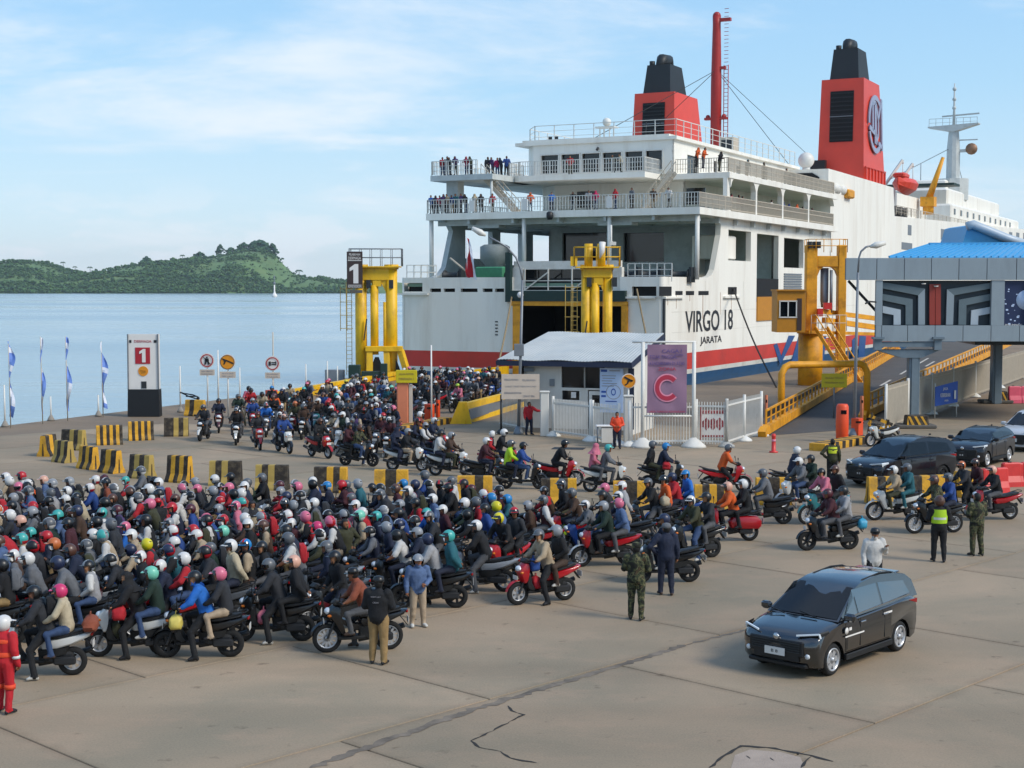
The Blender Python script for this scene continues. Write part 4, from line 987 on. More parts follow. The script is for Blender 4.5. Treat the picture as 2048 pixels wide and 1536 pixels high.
# --- lettering: the name and port of registry on the starboard quarter, company letters further forward
def side_text(name, s, px0, px1, y0, y1, m, parent=ship, bold=.0):
 t0, t1 = tpx(px0, HB), tpx(px1, HB); tm_ = (t0 + t1) / 2; h0, h1 = hpy(y1, tm_, HB), hpy(y0, tm_, HB)
 return text(name, s, 1.0, m, parent, (tm_, -HB - .02, (h0 + h1) / 2), (math.pi / 2, 0, 0), .012, t1 - t0, bold=bold, height=h1 - h0)
side_text('ship_name', 'VIRGO 18', 1370, 1465, 620, 662, 'sign_ink', bold=.012)
side_text('port_of_registry', 'JARATA', 1400, 1443, 672, 690, 'sign_ink', bold=.01)
mat('company_blue', '#10457c', .45, var=.1)
b = MB()
for pl in ([(1547, 690), (1554, 686), (1563, 712), (1561, 730)], [(1561, 730), (1563, 712), (1577, 671), (1590, 671)], [(1597, 671), (1612, 671), (1602, 724), (1582, 727)], [(1640, 671), (1652, 671), (1648, 724), (1637, 724)], [(1704, 680), (1712, 672), (1715, 722), (1706, 724)], [(1719, 671), (1732, 672), (1729, 714), (1735, 728), (1716, 728)]):
 Q = [(tpx(x, HB), hpy(y, tpx(x, HB), HB)) for x, y in pl]; ar = sum(q[0] * w[1] - w[0] * q[1] for q, w in zip(Q, Q[1:] + Q[:1])); b.prism(Q if ar > 0 else Q[::-1], (0, -HB - .02, 0), FWD, UP, .03, 0)
pk('company_letter', 'company_blue', b)
# ensign on a raked staff
b = MB(); sv0 = vpx(948, 0.3); p0 = Vector((.3, -sv0, 10.2)); p1 = Vector((-.4, -vpx(905, 0), hpy(516, 0, -6))); b.tube([p0, p1], .09, 6)
st_ = pk('ensign_staff', 'rail_beige', b)
b = MB(); n = 7; ra, rb = [], []
for i in range(n):
 u = i / (n - 1); z = 13.6 - 3.4 * u; w = .3 + .75 * u; f0 = math.sin(u * 6) * .12
 ra.append([(.0 + f0, -sv0 + .5 - f0, z), (.05 - f0, -sv0 + .5 - w * .55, z - .1)]); rb.append([(.05 - f0, -sv0 + .5 - w * .55, z - .1), (-.1 + f0, -sv0 + .5 - w, z - .25)])
for rw_, mi in ((ra, 0), (rb, 1)):
 for a, c in zip(rw_[:-1], rw_[1:]): b.add([a[0], a[1], c[1], c[0]], [(0, 1, 2, 3)], mi)
b.tube([(-.1, -sv0 + .5, 13.7), (0, -sv0 + .5, 10.2)], .04, 5, 1); b.build('ensign', ['flag_red', 'flag_white'], st_)
# mooring lines to the quay
def s2w(x, v, z): return SHIP_C0 + SL * x + SV * v + Vector((0, 0, z))
for i, (p, q, m, lb) in enumerate((
 (s2w(-.2, vpx(1026, 0), 8.6), G(985, 772), 'rope', 'tan mooring line slanting down from beside the stern door to the quay'),
 (s2w(-.2, vpx(1275, 0), 9.2), G(1318, 768), 'rope', 'tan mooring line dropping from the big fairlead behind the hut roof'),
 (s2w(tpx(1464, HB), HB + .1, 9.2), G(1553, 775), 'rope_dark', 'dark mooring line running from the hull past the ship name to the quay'))):
 b = MB(); pts = [p.lerp(q, k / 8) - Vector((0, 0, .5 * math.sin(math.pi * k / 8))) for k in range(9)]; b.tube(pts, .075, 6); tag(b.build('mooring_line', m), lb, 'mooring line', 'mooring lines of the ferry')
# ================================================================ harbour structures
def W2(p, z): return Vector((p.x, p.y, z))
# --- yellow link-span towers
def rails(b, pts, z, h, post=1.0, r=.03):
 for p, q in zip(pts[:-1], pts[1:]):
  p = Vector(p); q = Vector(q); n = max(1, round((q - p).length / post))
  for k in (.5, 1.0): b.tube([p + Vector((0, 0, z + h * k)), q + Vector((0, 0, z + h * k))], r, 5)
  for k in range(n + 1): s = p.lerp(q, k / n); b.tube([s + Vector((0, 0, z)), s + Vector((0, 0, z + h))], r, 5)
ONE = [(-.10, -.5), (.16, -.5), (.16, .5), (-.02, .5), (-.30, .30), (-.30, .12), (-.10, .22)]
def figure_one(t, parent, c, h, m):
 b = MB(); b.prism([(u * h, v * h) for u, v in ONE], Vector(c) - t.location, (1, 0, 0), UP, .02); return b.build('figure_one', m, parent)
def tower(name, label, pxa, pxb, Y, ytop, ybeam, rail_px, sign, m='yellow_steel', lower=None, rcol=None):
 A, B = AT(pxa, 600, Y), AT(pxb, 600, Y); X0, X1 = A.x, B.x; ztop = AT(0, ytop, Y).z; zb = AT(0, ybeam, Y).z
 t = thing(name, label, 'gantry tower', ((X0 + X1) / 2, Y, 0), 0, 'yellow ramp lifting towers'); r = rcol or .49
 for x in (X0, X1):
  b = MB(); b.lathe([(r, .1), (r, ztop - .1)], 16, (x, Y, 0)); b.lathe([(r * 1.25, ztop - .15), (r * 1.25, ztop + .25)], 16, (x, Y, 0)); b.lathe([(r * 1.3, 0), (r * 1.3, .5)], 16, (x, Y, 0)); put(t, 'column', m, b, True)
 b = MB(); b.box(((X0 + X1) / 2, Y, (ztop + zb) / 2), (X1 - X0 + .5, .9, ztop - zb), ch=.05); b.box(((X0 + X1) / 2, Y, ztop + .05), (X1 - X0 + 1.6, 1.7, .1))
 for s, x in ((1, X0), (-1, X1)): b.prism([(0, 0), (s * .7, 0), (s * .35, -.28), (s * .1, -.8), (0, -1.0)][::-s], (x + s * r * .9, Y - .3, zb), (1, 0, 0), UP, .6)
 put(t, 'cross_beam', m, b, True)
 b = MB(); xm = (X0 + X1) / 2; b.lathe([(.34, 1.9), (.34, zb - .4), (.2, zb - .4), (.2, zb)], 14, (xm - .15, Y - .1, 0)); b.lathe([(.16, 2.0), (.16, zb - 1.8)], 10, (xm + .75, Y - .2, 0)); b.box((xm + .1, Y - .1, zb - .25), (.7, .6, .5)); put(t, 'lifting_cylinder', m, b)
 b = MB()
 for dx in (-.6, 1.3): b.box((xm + dx, Y - .4, zb - .3), (.35, .4, .7))
 b.bar((xm - .75, Y - .6, zb - 3.2), (xm - 1.0, Y - .6, zb - 5.0), .1); put(t, 'valve_block', 'dark_steel', b)
 b = MB(); xa, xb = X0 - .9, X1 + .9; rails(b, [(xa, Y - .8, 0), (xb, Y - .8, 0), (xb, Y + .8, 0), (xa, Y + .8, 0), (xa, Y - .8, 0)], ztop + .1, 1.45, .9); put(t, 'guard_rail', 'steel_grey' if m == 'yellow_steel' and sign else m, b, True)
 if lower:
  xl, xr = AT(lower[0], 600, Y).x, AT(lower[1], 600, Y).x; zt = AT(0, lower[2], Y).z
  b = MB(); b.box(((xl + xr) / 2, Y - .6, zt), (xr - xl, .7, .45), ch=.04)
  for x, dx in ((xl + .35, 0), ((xl + xr) / 2 + .2, .1), (xr - .2, .7)): b.bar((x, Y - .6, zt - .1), (x + dx, Y - .9, .05), .5, .45)
  put(t, 'base_frame', m, b, True)
  b = MB()
  for x in (xl + .9, xr - .8): b.prism([(-.75, .1), (.75, .1), (.15, 1.7), (-.15, 1.7)], (x, Y - .35, 0), (1, 0, 0), UP, .3)
  put(t, 'pedestal', 'dark_steel', b)
 b = MB(); x = X0 - r - .75
 for s in (0, .45): b.tube([(x + s, Y, .2), (x + s, Y, ztop - 1.2)], .03, 5)
 for k in range(int((ztop - 1.6) / .35)): b.bar((x, Y, .5 + k * .35), (x + .45, Y, .5 + k * .35), .035)
 for k in range(4): zz = zb - .7 - k * 1.1; b.bar((x - .45, Y - .4, zz), (x + .6, Y - .4, zz), .05); b.bar((x - .45, Y - .4, zz), (x - .45, Y + .4, zz), .05)
 for s in (-.45, .1): b.tube([(x + s, Y - .4, zb - .5), (x + s, Y - .4, zb - 4.2)], .03, 5)
 put(t, 'caged_ladder', 'barrier_dull', b, True)
 if sign:
  p0, p1 = AT(694, 577, Y - 1.2), AT(725, 503, Y - 1.2); cx, cz = (p0.x + p1.x) / 2, (p0.z + p1.z) / 2; w, h = p1.x - p0.x, p1.z - p0.z
  b = MB(); b.box((cx, Y - 1.2, cz), (w, .14, h), ch=.02); b.box((cx, Y - .75, cz), (.2, .8, .2)); sg = put(t, 'sign_board', 'sign_brown', b, True)
  def on(s, zc, hh, ww, m2): text('lettering', s, 1, m2, sg, Vector((cx, Y - 1.28, zc)) - t.location, (math.pi / 2, 0, 0), .01, ww, height=hh)
  figure_one(t, sg, (cx + .05, Y - 1.29, p0.z + h * .40), h * .52, 'sign_white')
  on('PELABUHAN', p1.z - h * .08, h * .06, w * .7, 'sign_white'); on('DERMAGA', p1.z - h * .18, h * .08, w * .8, 'sign_white'); on('KENDARAAN', p0.z + h * .045, h * .045, w * .85, 'sign_white')
  b = MB(); b.box((cx, Y - 1.285, p1.z - h * .245), (w * .86, .02, .05)); b.box((cx, Y - 1.285, p0.z + h * .09), (w * .86, .02, .04)); b.v = [tuple(Vector(p) - t.location) for p in b.v]; b.build('rule', 'sign_white', sg)
  b = MB(); b.box((cx + .1, Y - 1.2, p0.z - .25), (w * .8, .1, .25)); put(t, 'sign_foot', 'concrete_dark', b)
 return t
TW = 126.0
tower('lifting_tower', 'yellow lifting tower carrying the brown board with a white number one', 722, 783, TW, 535, 561, None, True, lower=(732, 806, 697))
g2 = tower('lifting_tower', 'yellow lifting tower standing before the dark stern door, above the hut roof', 1172, 1215, 112.5, 536, 556, None, False, lower=(1160, 1225, 720), rcol=.36)
# stanchion ring and pole on top of the second tower
b = MB(); t = g2; p = AT(1190, 520, 112.5)
for dx in (-.5, .45): b.tube([(p.x + dx, 112.2, p.z - .6), (p.x + dx, 112.2, p.z + 1.2)], .32, 10)
b.box((p.x - 1.6, 112.0, p.z - .1), (.5, .5, .7)); put(t, 'motor', 'yellow_steel', b)
b = MB(); b.tube([(p.x + .5, 111.6, p.z + 1.3), (p.x + .45, 111.5, p.z + .6), (p.x + .3, 111.5, p.z + .1)], [.25, .2, .04], 8); put(t, 'hanging_sack', 'sign_white', b)
b = MB(); b.tube([AT(1222, 450, 112), AT(1222, 482, 112), AT(1230, 492, 112)], .09, 6); b.box(AT(1226, 487, 112), (.45, .3, .25)); put(t, 'lamp_arm', 'rail_white', b)
# --- right-hand tower with the operator's cabin
YG = 116.0
t = thing('lifting_tower', 'orange yellow lifting tower with an operator cabin bolted to its side', 'gantry tower', (AT(1650, 600, YG).x, YG, 0), 0, 'yellow ramp lifting towers')
def gx(px, Y=YG): return AT(px, 600, Y).x
def gz(py, Y=YG): return AT(1024, py, Y).z
b = MB()
for a, c in ((1610, 1632), (1674, 1690)): b.box(((gx(a) + gx(c)) / 2, YG, gz(490) / 2), (gx(c) - gx(a), .9, gz(490)), ch=.05)
put(t, 'column', 'orange_steel', b)
b = MB(); b.box(((gx(1632) + gx(1674)) / 2, YG, (gz(512) + gz(534)) / 2), (gx(1674) - gx(1632) - .02, .8, gz(512) - gz(534)), ch=.04)
for s, px in ((1, 1632), (-1, 1674)): b.prism([(0, 0), (s * .5, 0), (s * .2, -.25), (s * .02, -.7)][::-s], (gx(px), YG - .3, gz(534)), (1, 0, 0), UP, .6)
put(t, 'cross_beam', 'orange_steel', b, True)
b = MB(); b.lathe([(.24, gz(615)), (.32, gz(600)), (.32, gz(536))], 14, (gx(1650), YG + .3, 0)); b.tube([(gx(1661), YG - .2, gz(625)), (gx(1661), YG - .2, gz(540))], .12, 8); put(t, 'hydraulic_cylinder', 'steel_grey', b)
b = MB(); rails(b, [(gx(1612), YG - .6, 0), (gx(1690), YG - .6, 0), (gx(1690), YG + .8, 0)], gz(505), 1.0, .6); rails(b, [(gx(1612), YG - .6, 0), (gx(1612), YG + .8, 0)], gz(505), 1.0, .6); put(t, 'guard_rail', 'orange_steel', b, True)
b = MB()
for px in (1616, 1626, 1634): b.box((gx(px), YG - .3, gz(490)), (.28, .5, .5))
put(t, 'top_motor', 'dark_steel', b)
b = MB(); x0, x1 = gx(1550, YG - 2), gx(1606, YG - 2); z0, z1 = gz(664, YG - 2), gz(582, YG - 2)
wx0, wx1, wz0, wz1 = gx(1555, YG - 2) - x0, gx(1588, YG - 2) - x0, gz(634, YG - 2) - z0, gz(602, YG - 2) - z0
b.wall((x0, YG - 3, z0), (1, 0, 0), UP, x1 - x0, z1 - z0, [(wx0, wz0, wx1, wz1)], .1); b.box(((x0 + x1) / 2, YG - 1.75, (z0 + z1) / 2), (x1 - x0, 2.28, z1 - z0)); b.box(((x0 + x1) / 2, YG - 1.9, z1 + .06), (x1 - x0 + .2, 2.5, .12))
cb = put(t, 'operator_cabin', 'ochre', b, True)
b = MB(); cxw = x0 + (wx0 + wx1) / 2; czw = z0 + (wz0 + wz1) / 2
for (a, c) in ((0, (wz1 - wz0) / 2), (0, -(wz1 - wz0) / 2)): b.box((cxw, YG - 3.03, czw + c), (wx1 - wx0 + .12, .08, .09))
for a in (-.5, 0, .5): b.box((cxw + a * (wx1 - wx0), YG - 3.03, czw), (.08, .08, wz1 - wz0))
put(t, 'cabin_window', 'rail_white', b, True)
b = MB(); b.box((cxw, YG - 2.96, czw), (wx1 - wx0, .03, wz1 - wz0)); put(t, 'cabin_glass', 'dark_glass', b)
b = MB(); b.box((gx(1599, YG - 3), YG - 3.02, (z0 + z1) / 2 - .2), (.35, .05, 2.4)); put(t, 'cabin_door', 'sign_brown', b)
b = MB(); b.lathe([(.95, 0), (.95, gz(664))], 16, (gx(1621), YG - .2, 0)); put(t, 'pedestal_column', 'orange_steel', b)
# walkway, handrails and the sloping stair
b = MB(); a, c = AT(1606, 664, YG - 1.5), AT(1752, 668, YG + 4); b.bar(a, c, 1.2, .25); b.bar(AT(1640, 622, YG - 1), AT(1752, 637, YG + 4), .3, .35); b.bar(AT(1648, 640, YG - 1), AT(1752, 655, YG + 4), .4, .4); put(t, 'walkway', 'orange_steel', b)
b = MB(); rails(b, [a + Vector((.5, -.6, 0)), a + Vector((3.2, -.5, 0))], .1, 1.2, .5); put(t, 'walkway_rail', 'rail_beige', b, True)
b = MB(); s0, s1 = AT(1642, 655, YG - 2), AT(1712, 768, YG - 5)
for o in (-.45, .45): b.bar(s0 + Vector((o, 0, 0)), s1 + Vector((o, 0, 0)), .1, .28); b.bar(s0 + Vector((o, 0, 1.0)), s1 + Vector((o, 0, 1.0)), .07); 
for k in range(16): q = s0.lerp(s1, (k + .5) / 16); b.box(q, (.9, .28, .05))
for k in range(6): q = s0.lerp(s1, k / 5); b.bar(q + Vector((-.45, 0, 0)), q + Vector((-.45, 0, 1)), .06); b.bar(q + Vector((.45, 0, 0)), q + Vector((.45, 0, 1)), .06)
put(t, 'stair', 'orange_steel', b, True)
b = MB(); b.box(AT(1655, 612, YG - .8), (.6, .5, .5)); b.box(AT(1640, 625, YG - 1), (.4, .4, .6)); put(t, 'control_box', 'red_plastic', b)
# --- link-span deck out to the stern door
t = thing('linkspan', 'steel link span bridge between quay and the ship stern door', 'bridge', SHIP_C0 + SV * 4 - SL * 5 + Vector((0, 0, 1.8)))
b = MB(); q = [SHIP_C0 + SV * v + SL * x for v, x in ((-1.2, -.2), (9.0, -.2), (9.0, -10), (-1.2, -10))]
b.loft([[W2(p, -.5) for p in q[::-1]], [W2(p, .02) for p in q[::-1]]]); put(t, 'bridge_deck', 'dark_steel', b)
b = MB()
for v in (-1.5, 9.3): b.bar(W2(SHIP_C0 + SV * v - SL * .6, .25), W2(SHIP_C0 + SV * v - SL * 10, .25), .35, 1.2)
put(t, 'bridge_girder', 'yellow_steel', b)
# --- long yellow kerb beams of the approach
b = MB(); pts = [G(540, 806), G(640, 787), G(720, 772), G(806, 757)]
for p, q in zip(pts[:-1], pts[1:]): b.bar(W2(p, .52), W2(q, .52), .35, .28); b.bar(W2(p, .14), W2(q, .14), .5, .28)
for k in range(14): p = pts[0].lerp(pts[3], k / 13); b.box(W2(p, .3), (.25, .25, .4))
o = b.build('kerb_beam', 'yellow_steel'); tag(o, 'long double yellow kerb beam along the water side of the ramp approach', 'kerb beam')
t = thing('guard_wall', 'yellow steel guard wall with grey panels at the left end of the white fence', 'guard wall', G(960, 840))
b = MB(); p, q = G(925, 848), G(1000, 826); p2 = G(1085, 800)
b.bar(W2(p, .95), W2(q, .95), .3, .35); b.bar(W2(p, .1), W2(q, .1), .35, .3); b.bar(W2(q, .95), W2(p2, .95), .3, .35); b.bar(W2(q, .1), W2(p2, .1), .3, .25); b.prism([(-.7, 0), (.5, 0), (.25, 1.2), (-.2, 1.2)], W2(p, 0), (1, 0, 0), UP, .5)
put(t, 'guard_beam', 'yellow_steel', b, True)
b = MB(); b.bar(W2(p, .5) + Vector((.35, .1, 0)), W2(q, .5), .1, .55); put(t, 'infill_panel', 'steel_grey', b)
# --- side ramp: asphalt, lane marks and truss girders
RD = Vector((.33, .944, 0)).normalized(); ra0 = G(1528, 872); rb0 = G(1728, 838)
def rampz(s): return max(0, s) * .0155
b = MB(); n = 12; L_, R_ = [], []
for k in range(n + 1):
 s = 100 * k / n; L_.append(W2(ra0 + RD * s, .012 + rampz(s - 6))); R_.append(W2(rb0 + Vector((.40, .917, 0)) * s - Vector((.4, .9, 0)) * 8, .012 + rampz(s - 12)))
b.add(L_ + R_, [(k, n + 1 + k, n + 2 + k, k + 1) for k in range(n)]); tag(b.build('ramp_road', 'asphalt'), kind='structure')
road = bpy.data.objects['ramp_road']
b = MB()
for (off, s0, s1) in ((.42, 34, 40), (.42, 46, 53), (.42, 60, 68), (.55, 30, 36), (.55, 42, 49), (.55, 56, 63)):
 P = [W2((ra0 + RD * s).lerp(rb0 + Vector((.40, .917, 0)) * (s - 9), off), .045 + rampz(s - 8)) for s in (s0, s1)]
 s = Vector((.09, -.03, 0)); b.add([P[0] - s, P[0] + s, P[1] + s, P[1] - s], [(0, 1, 2, 3)])
split_build(b, 'lane_dash', 'road_paint', road)
def girder(name, label, a, d, Ln, h, m, m2, posts=1.5, kick=0.0):
 t = thing(name, label, 'truss girder', a, 0, 'yellow girders of the side ramp'); b = MB(); P = lambda s, z: W2(a + d * s, z + rampz(s - 8))
 b.bar(P(0, .25), P(Ln, .25), .35, .42); b.bar(P(-.6, .0), P(0.2, .3), .4, .6); put(t, 'bottom_chord', m, b, True)
 b = MB(); b.bar(P(.6, h), P(Ln, h), .1, .1); b.bar(P(.6, h * .68), P(Ln, h * .68), .07, .07); n = int(Ln / posts)
 for k in range(n + 1): s = .6 + (Ln - .6) * k / n; b.bar(P(s, .3), P(s, h), .09)
 put(t, 'handrail', m, b, True)
 b = MB()
 for k in range(n): s = .6 + (Ln - .6) * (k + .25) / n; b.bar(P(s, h * .84), P(s + posts * .5, h * .84), .05, h * .26)
 b.v = [tuple(Vector(p) - t.location) for p in b.v]; o = b.build('reflector_panel', m2, t); tag(o, kind='stuff')
girder('ramp_girder', 'yellow truss girder climbing from the white fence along the near side of the ramp', ra0, RD, 78, 1.25, 'orange_steel', 'black_paint')
girder('ramp_girder', 'yellow truss girder on the far side of the ramp, passing under the terminal bridge', rb0, Vector((.40, .917, 0)).normalized(), 90, 1.35, 'orange_steel', 'rail_beige', 2.0)
# --- yellow height-limit portal and yellow notice boards
p, q = G(1562, 843), G(1733, 838); t = thing('height_portal', 'yellow tubular height limit portal across the foot of the ramp', 'portal', p)
hp = AT(1562, 730, p.y).z
b = MB(); pp = [W2(p, 0), W2(p, hp - .5), W2(p.lerp(q, .04), hp - .12), W2(p.lerp(q, .09), hp), W2(p.lerp(q, .91), hp), W2(p.lerp(q, .96), hp - .12), W2(q, hp - .5), W2(q, 0)]
b.tube(pp, .2, 12); put(t, 'pipe_frame', 'orange_steel', b)
b = MB()
for s in (p, q): b.box(W2(s, .04), (.8, .8, .08))
put(t, 'base_plate', 'dark_steel', b)
def board_post(name, label, px0, py0, px1, py1, base, m, lines, post=True, ink='barrier_dull', tilt=0.0):
 Y = base.y; a, c = AT(px0, py1, Y), AT(px1, py0, Y); t = thing(name, label, 'sign', base)
 b = MB(); b.box(((a.x + c.x) / 2, Y, (a.z + c.z) / 2), (c.x - a.x, .08, c.z - a.z), ch=.015); sg = put(t, 'board', m, b)
 for i, (s, fz, fh, fw) in enumerate(lines): text('lettering', s, 1, ink, sg, Vector(((a.x + c.x) / 2, Y - .05, a.z + (c.z - a.z) * fz)) - t.location, (math.pi / 2, 0, 0), .006, (c.x - a.x) * fw, height=(c.z - a.z) * fh)
 if post:
  b = MB(); b.tube([(base.x, Y + .08, 0), (base.x, Y + .08, c.z)], .05, 6); put(t, 'post', 'steel_grey', b)
 return t
board_post('notice_board', 'plain yellow notice board on a thin post beside the side ramp', 1643, 747, 1694, 775, G(1668, 838), 'sign_yellow', [('BATAS TINGGI', .68, .16, .7), ('KENDARAAN 4,2 M', .34, .16, .75)])
# --- toll pillar with yellow board, orange posts and striped island on the left
t = thing('toll_pillar', 'salmon coloured concrete pillar with a yellow board on top beside the queue', 'pillar', G(806, 857)); x, y = t.location.x, t.location.y; hz = AT(806, 762, y).z
b = MB(); b.box((x, y, hz / 2), (.62, .5, hz), ch=.05); put(t, 'shaft', 'salmon', b)
b = MB(); b.box((x + .42, y, hz / 2 - .1), (.16, .44, hz - .2)); put(t, 'side_strip', 'sign_beige', b)
a, c = AT(792, 766, y - .3), AT(834, 740, y - .3); b = MB(); b.box(((a.x + c.x) / 2, y - .3, (a.z + c.z) / 2), (c.x - a.x, .1, c.z - a.z), ch=.02); sg = put(t, 'board', 'sign_yellow', b)
for s, fz in (('JALUR MOTOR', .68), ('DERMAGA 1', .33)): text('lettering', s, 1, 'barrier_dull', sg, Vector(((a.x + c.x) / 2, y - .36, a.z + (c.z - a.z) * fz)) - t.location, (math.pi / 2, 0, 0), .006, (c.x - a.x) * .7, height=.12)
def striped_kerb(label, p, q, w, h, n):
 b = MB(); p, q = Vector(p), Vector(q); d = (q - p)
 for k in range(n): b.bar(W2(p + d * (k / n), h / 2), W2(p + d * ((k + 1) / n), h / 2), w, h, k % 2)
 o = b.build('kerb_island', ['barrier_yellow', 'barrier_black']); tag(o, label, 'kerb')
striped_kerb('black and yellow striped kerb island under the salmon pillar', G(788, 866), G(892, 846), .7, .32, 17)
striped_kerb('short black and yellow striped kerb island under the orange pillar boxes', G(1634, 902), G(1722, 886), .8, .34, 13)
def pillar_box(label, px, pyb, pyt, w, m='orange_plastic', rnd_=True, cat='bollard'):
 p = G(px, pyb); h = AT(px, pyt, p.y).z; t = thing('pillar_box', label, cat, p); b = MB()
 b.lathe([(w * .92, 0), (w, .1), (w * 1.05, h * .5), (w, h - .12), (w * .8, h)] if rnd_ else [(w, 0), (w, h)], 12 if rnd_ else 4, (p.x, p.y, 0), smooth=rnd_); put(t, 'housing', m, b)
 b = MB(); b.box((p.x, p.y - w * .95, h * .8), (w * .9, .06, h * .1)); put(t, 'reader_panel', 'dark_glass', b)
 b = MB(); b.box((p.x, p.y, .02), (w * 2.4, w * 2.2, .05)); put(t, 'foot', 'dark_steel', b)
pillar_box('tall rounded orange pillar box standing on the short striped kerb', 1684, 884, 808, .3)
pillar_box('low square orange pillar box behind the tall rounded one', 1714, 872, 836, .3, rnd_=False)
pillar_box('orange gate box at the end of the striped kerb by the queue', 859, 845, 808, .28, rnd_=False)
pillar_box('slim orange post between the gate box and the white fence', 876, 842, 800, .12, rnd_=False)
pillar_box('orange box at the near end of the long yellow kerb beam', 543, 806, 780, .4, rnd_=False)
pillar_box('slim salmon post right of the white fence end', 1532, 850, 790, .08, m='salmon', rnd_=False)
pillar_box('slim salmon post beside the lamp post at the ramp', 1723, 846, 792, .1, m='salmon', rnd_=False)
# --- boom barrier pole and thin poles
def pole(name, label, px, pyb, pyt, r, m, cat='pole', group=None, foot=True):
 p = G(px, pyb); h = AT(px, pyt, p.y).z; t = thing(name, label, cat, p, 0, group); b = MB(); b.tube([(p.x, p.y, 0), (p.x, p.y, h)], [r, r * .8], 8); put(t, 'shaft', m, b)
 b = MB(); b.lathe([(r * 4, 0), (r * 3.5, .08), (r * 1.4, .3)], 10, (p.x, p.y, 0)); put(t, 'base', 'concrete', b); return t
for px, yb, yt, lb in ((10, 853, 770, 'white fence post nearest the left frame edge on the quay'), (102, 841, 793, 'white fence post between second and third blue flag'), (197, 832, 790, 'white fence post just left of the fourth flag'), (361, 824, 732, 'white post between pylon and the pedestrian sign'), (437, 815, 700, 'white post close behind the orange sign'), (480, 810, 735, 'white post right of the orange sign'), (612, 788, 728, 'white post beside the yellow kerb beam'), (655, 782, 722, 'white post beside the grey cabinet'), (675, 776, 732, 'white post next to the yellow tower')):
 pole('fence_post', lb, px, yb, yt, .055, 'white_paint', 'post', 'white posts along the quay edge')
pole('boom_pole', 'thin white raised boom pole at the orange gate box', 863, 846, 690, .05, 'sign_white', 'barrier pole')
pole('mast_pole', 'thin pale pole rising behind the round tanker sign', 547, 800, 664, .05, 'rail_beige', 'pole')
# --- feather flags
def flag(label, px, pyb, pyt, w, seed):
 p = G(px, pyb); h = AT(px, pyt, p.y).z; t = thing('feather_flag', label, 'flag', p, 0, 'blue and white flags on the quay edge'); r = random.Random(seed)
 b = MB(); b.tube([(p.x + .04, p.y, 0), (p.x + .02, p.y, h * .6), (p.x, p.y, h)], [.03, .025, .015], 6); put(t, 'pole', 'rail_beige', b)
 b = MB(); n = 26; ph = r.uniform(0, 6); cols = [1, 1, 0, 0, 0, 1, 0, 0, 0, 0, 1, 1, 0] if seed % 2 else [0, 1, 0, 0, 1, 0, 0, 0, 1, 1, 1, 0, 0]
 L_ = []
 for k in range(n + 1):
  u = k / n; z = h * (1 - .86 * u) - .05; ww = w * .48 * (.15 + .85 * min(1, u * 5)) * (1 + .35 * math.sin(u * 9 + ph)); o = .12 * math.sin(u * 11 + ph); L_.append([(p.x + .02 + o * .4 * u, p.y, z), (p.x + ww * .5 + o * .5, p.y + .14 * math.sin(u * 14 + ph), z - .03), (p.x + ww + o, p.y + .1 * math.cos(u * 12 + ph), z - .1)])
 for k in range(n):
  m = cols[int(k / n * len(cols))]
  for s in (0, 1): b.add([L_[k][s], L_[k][s + 1], L_[k + 1][s + 1], L_[k + 1][s]], [(0, 1, 2, 3)], m, True)
 put(t, 'cloth', ['flag_blue', 'flag_white'], b, True)
for lb, px, yb, yt, w, s in (('blue and white feather flag nearest the left frame edge', 20, 856, 680, .42, 2), ('narrow blue and white feather flag, second from the left', 84, 848, 673, .30, 3), ('blue and white feather flag, third from the left', 134, 842, 672, .42, 4), ('mostly white feather flag closest to the number one pylon', 205, 834, 682, .46, 5)):
 flag(lb, px, yb, yt, w, s)
# --- the number pylon
t = thing('number_pylon', 'tall pale sign pylon with a red number one panel on a black base', 'sign pylon', G(290, 832)); x, y = t.location.x, t.location.y; h = AT(282, 668, y).z; wB, wT = 1.78, 1.62; z0 = AT(282, 778, y).z
def psec(z, w, d): return [(x - w / 2, y - d / 2, z), (x + w / 2, y - d / 2, z), (x + w / 2, y + d / 2, z), (x - w / 2, y + d / 2, z)]
b = MB(); b.loft([psec(0, 1.86, .7), psec(z0, 1.8, .66)]); put(t, 'plinth', 'black_paint', b)
b = MB(); b.loft([psec(z0, 1.74, .5), psec(h, 1.72, .5)]); put(t, 'panel', 'sign_white', b)
b = MB(); b.bar((x - .88, y - .27, z0), (x - .87, y - .27, h), .07); b.bar((x + .88, y - .27, z0), (x + .87, y - .27, h), .07); put(t, 'edge_strip', 'steel_grey', b)
b = MB(); b.box((x - .02, y - .26, h - 1.25), (.86, .03, .95)); sp = put(t, 'number_panel', 'sign_red', b)
figure_one(t, sp, (x + .03, y - .30, h - 1.25), .78, 'sign_white')
text('lettering', 'DERMAGA', 1, 'sign_red', t, Vector((x, y - .26, h - .42)) - t.location, (math.pi / 2, 0, 0), .006, 1.0, height=.14)
b = MB(); b.box((x - .72, y - .26, h - .42), (.12, .02, .16)); b.box((x + .72, y - .26, h - .42), (.16, .02, .16)); put(t, 'corner_mark', 'sign_ink', b)
b = MB(); b.lathe([(.29, 0), (.29, .03)], 24, (x, y - .28, h - 2.15), 'y', smooth=False); put(t, 'round_emblem', 'sign_amber', b); b = MB(); b.bar((x - .16, y - .29, h - 2.1), (x + .16, y - .29, h - 2.14), .03, .05); b.bar((x - .1, y - .29, h - 2.24), (x + .16, y - .29, h - 2.2), .03, .04); put(t, 'emblem_mark', 'ochre', b)
b = MB(); b.box((x + .03, y - .26, h - 2.95), (.3, .03, .4)); put(t, 'meter_box', 'dark_steel', b)
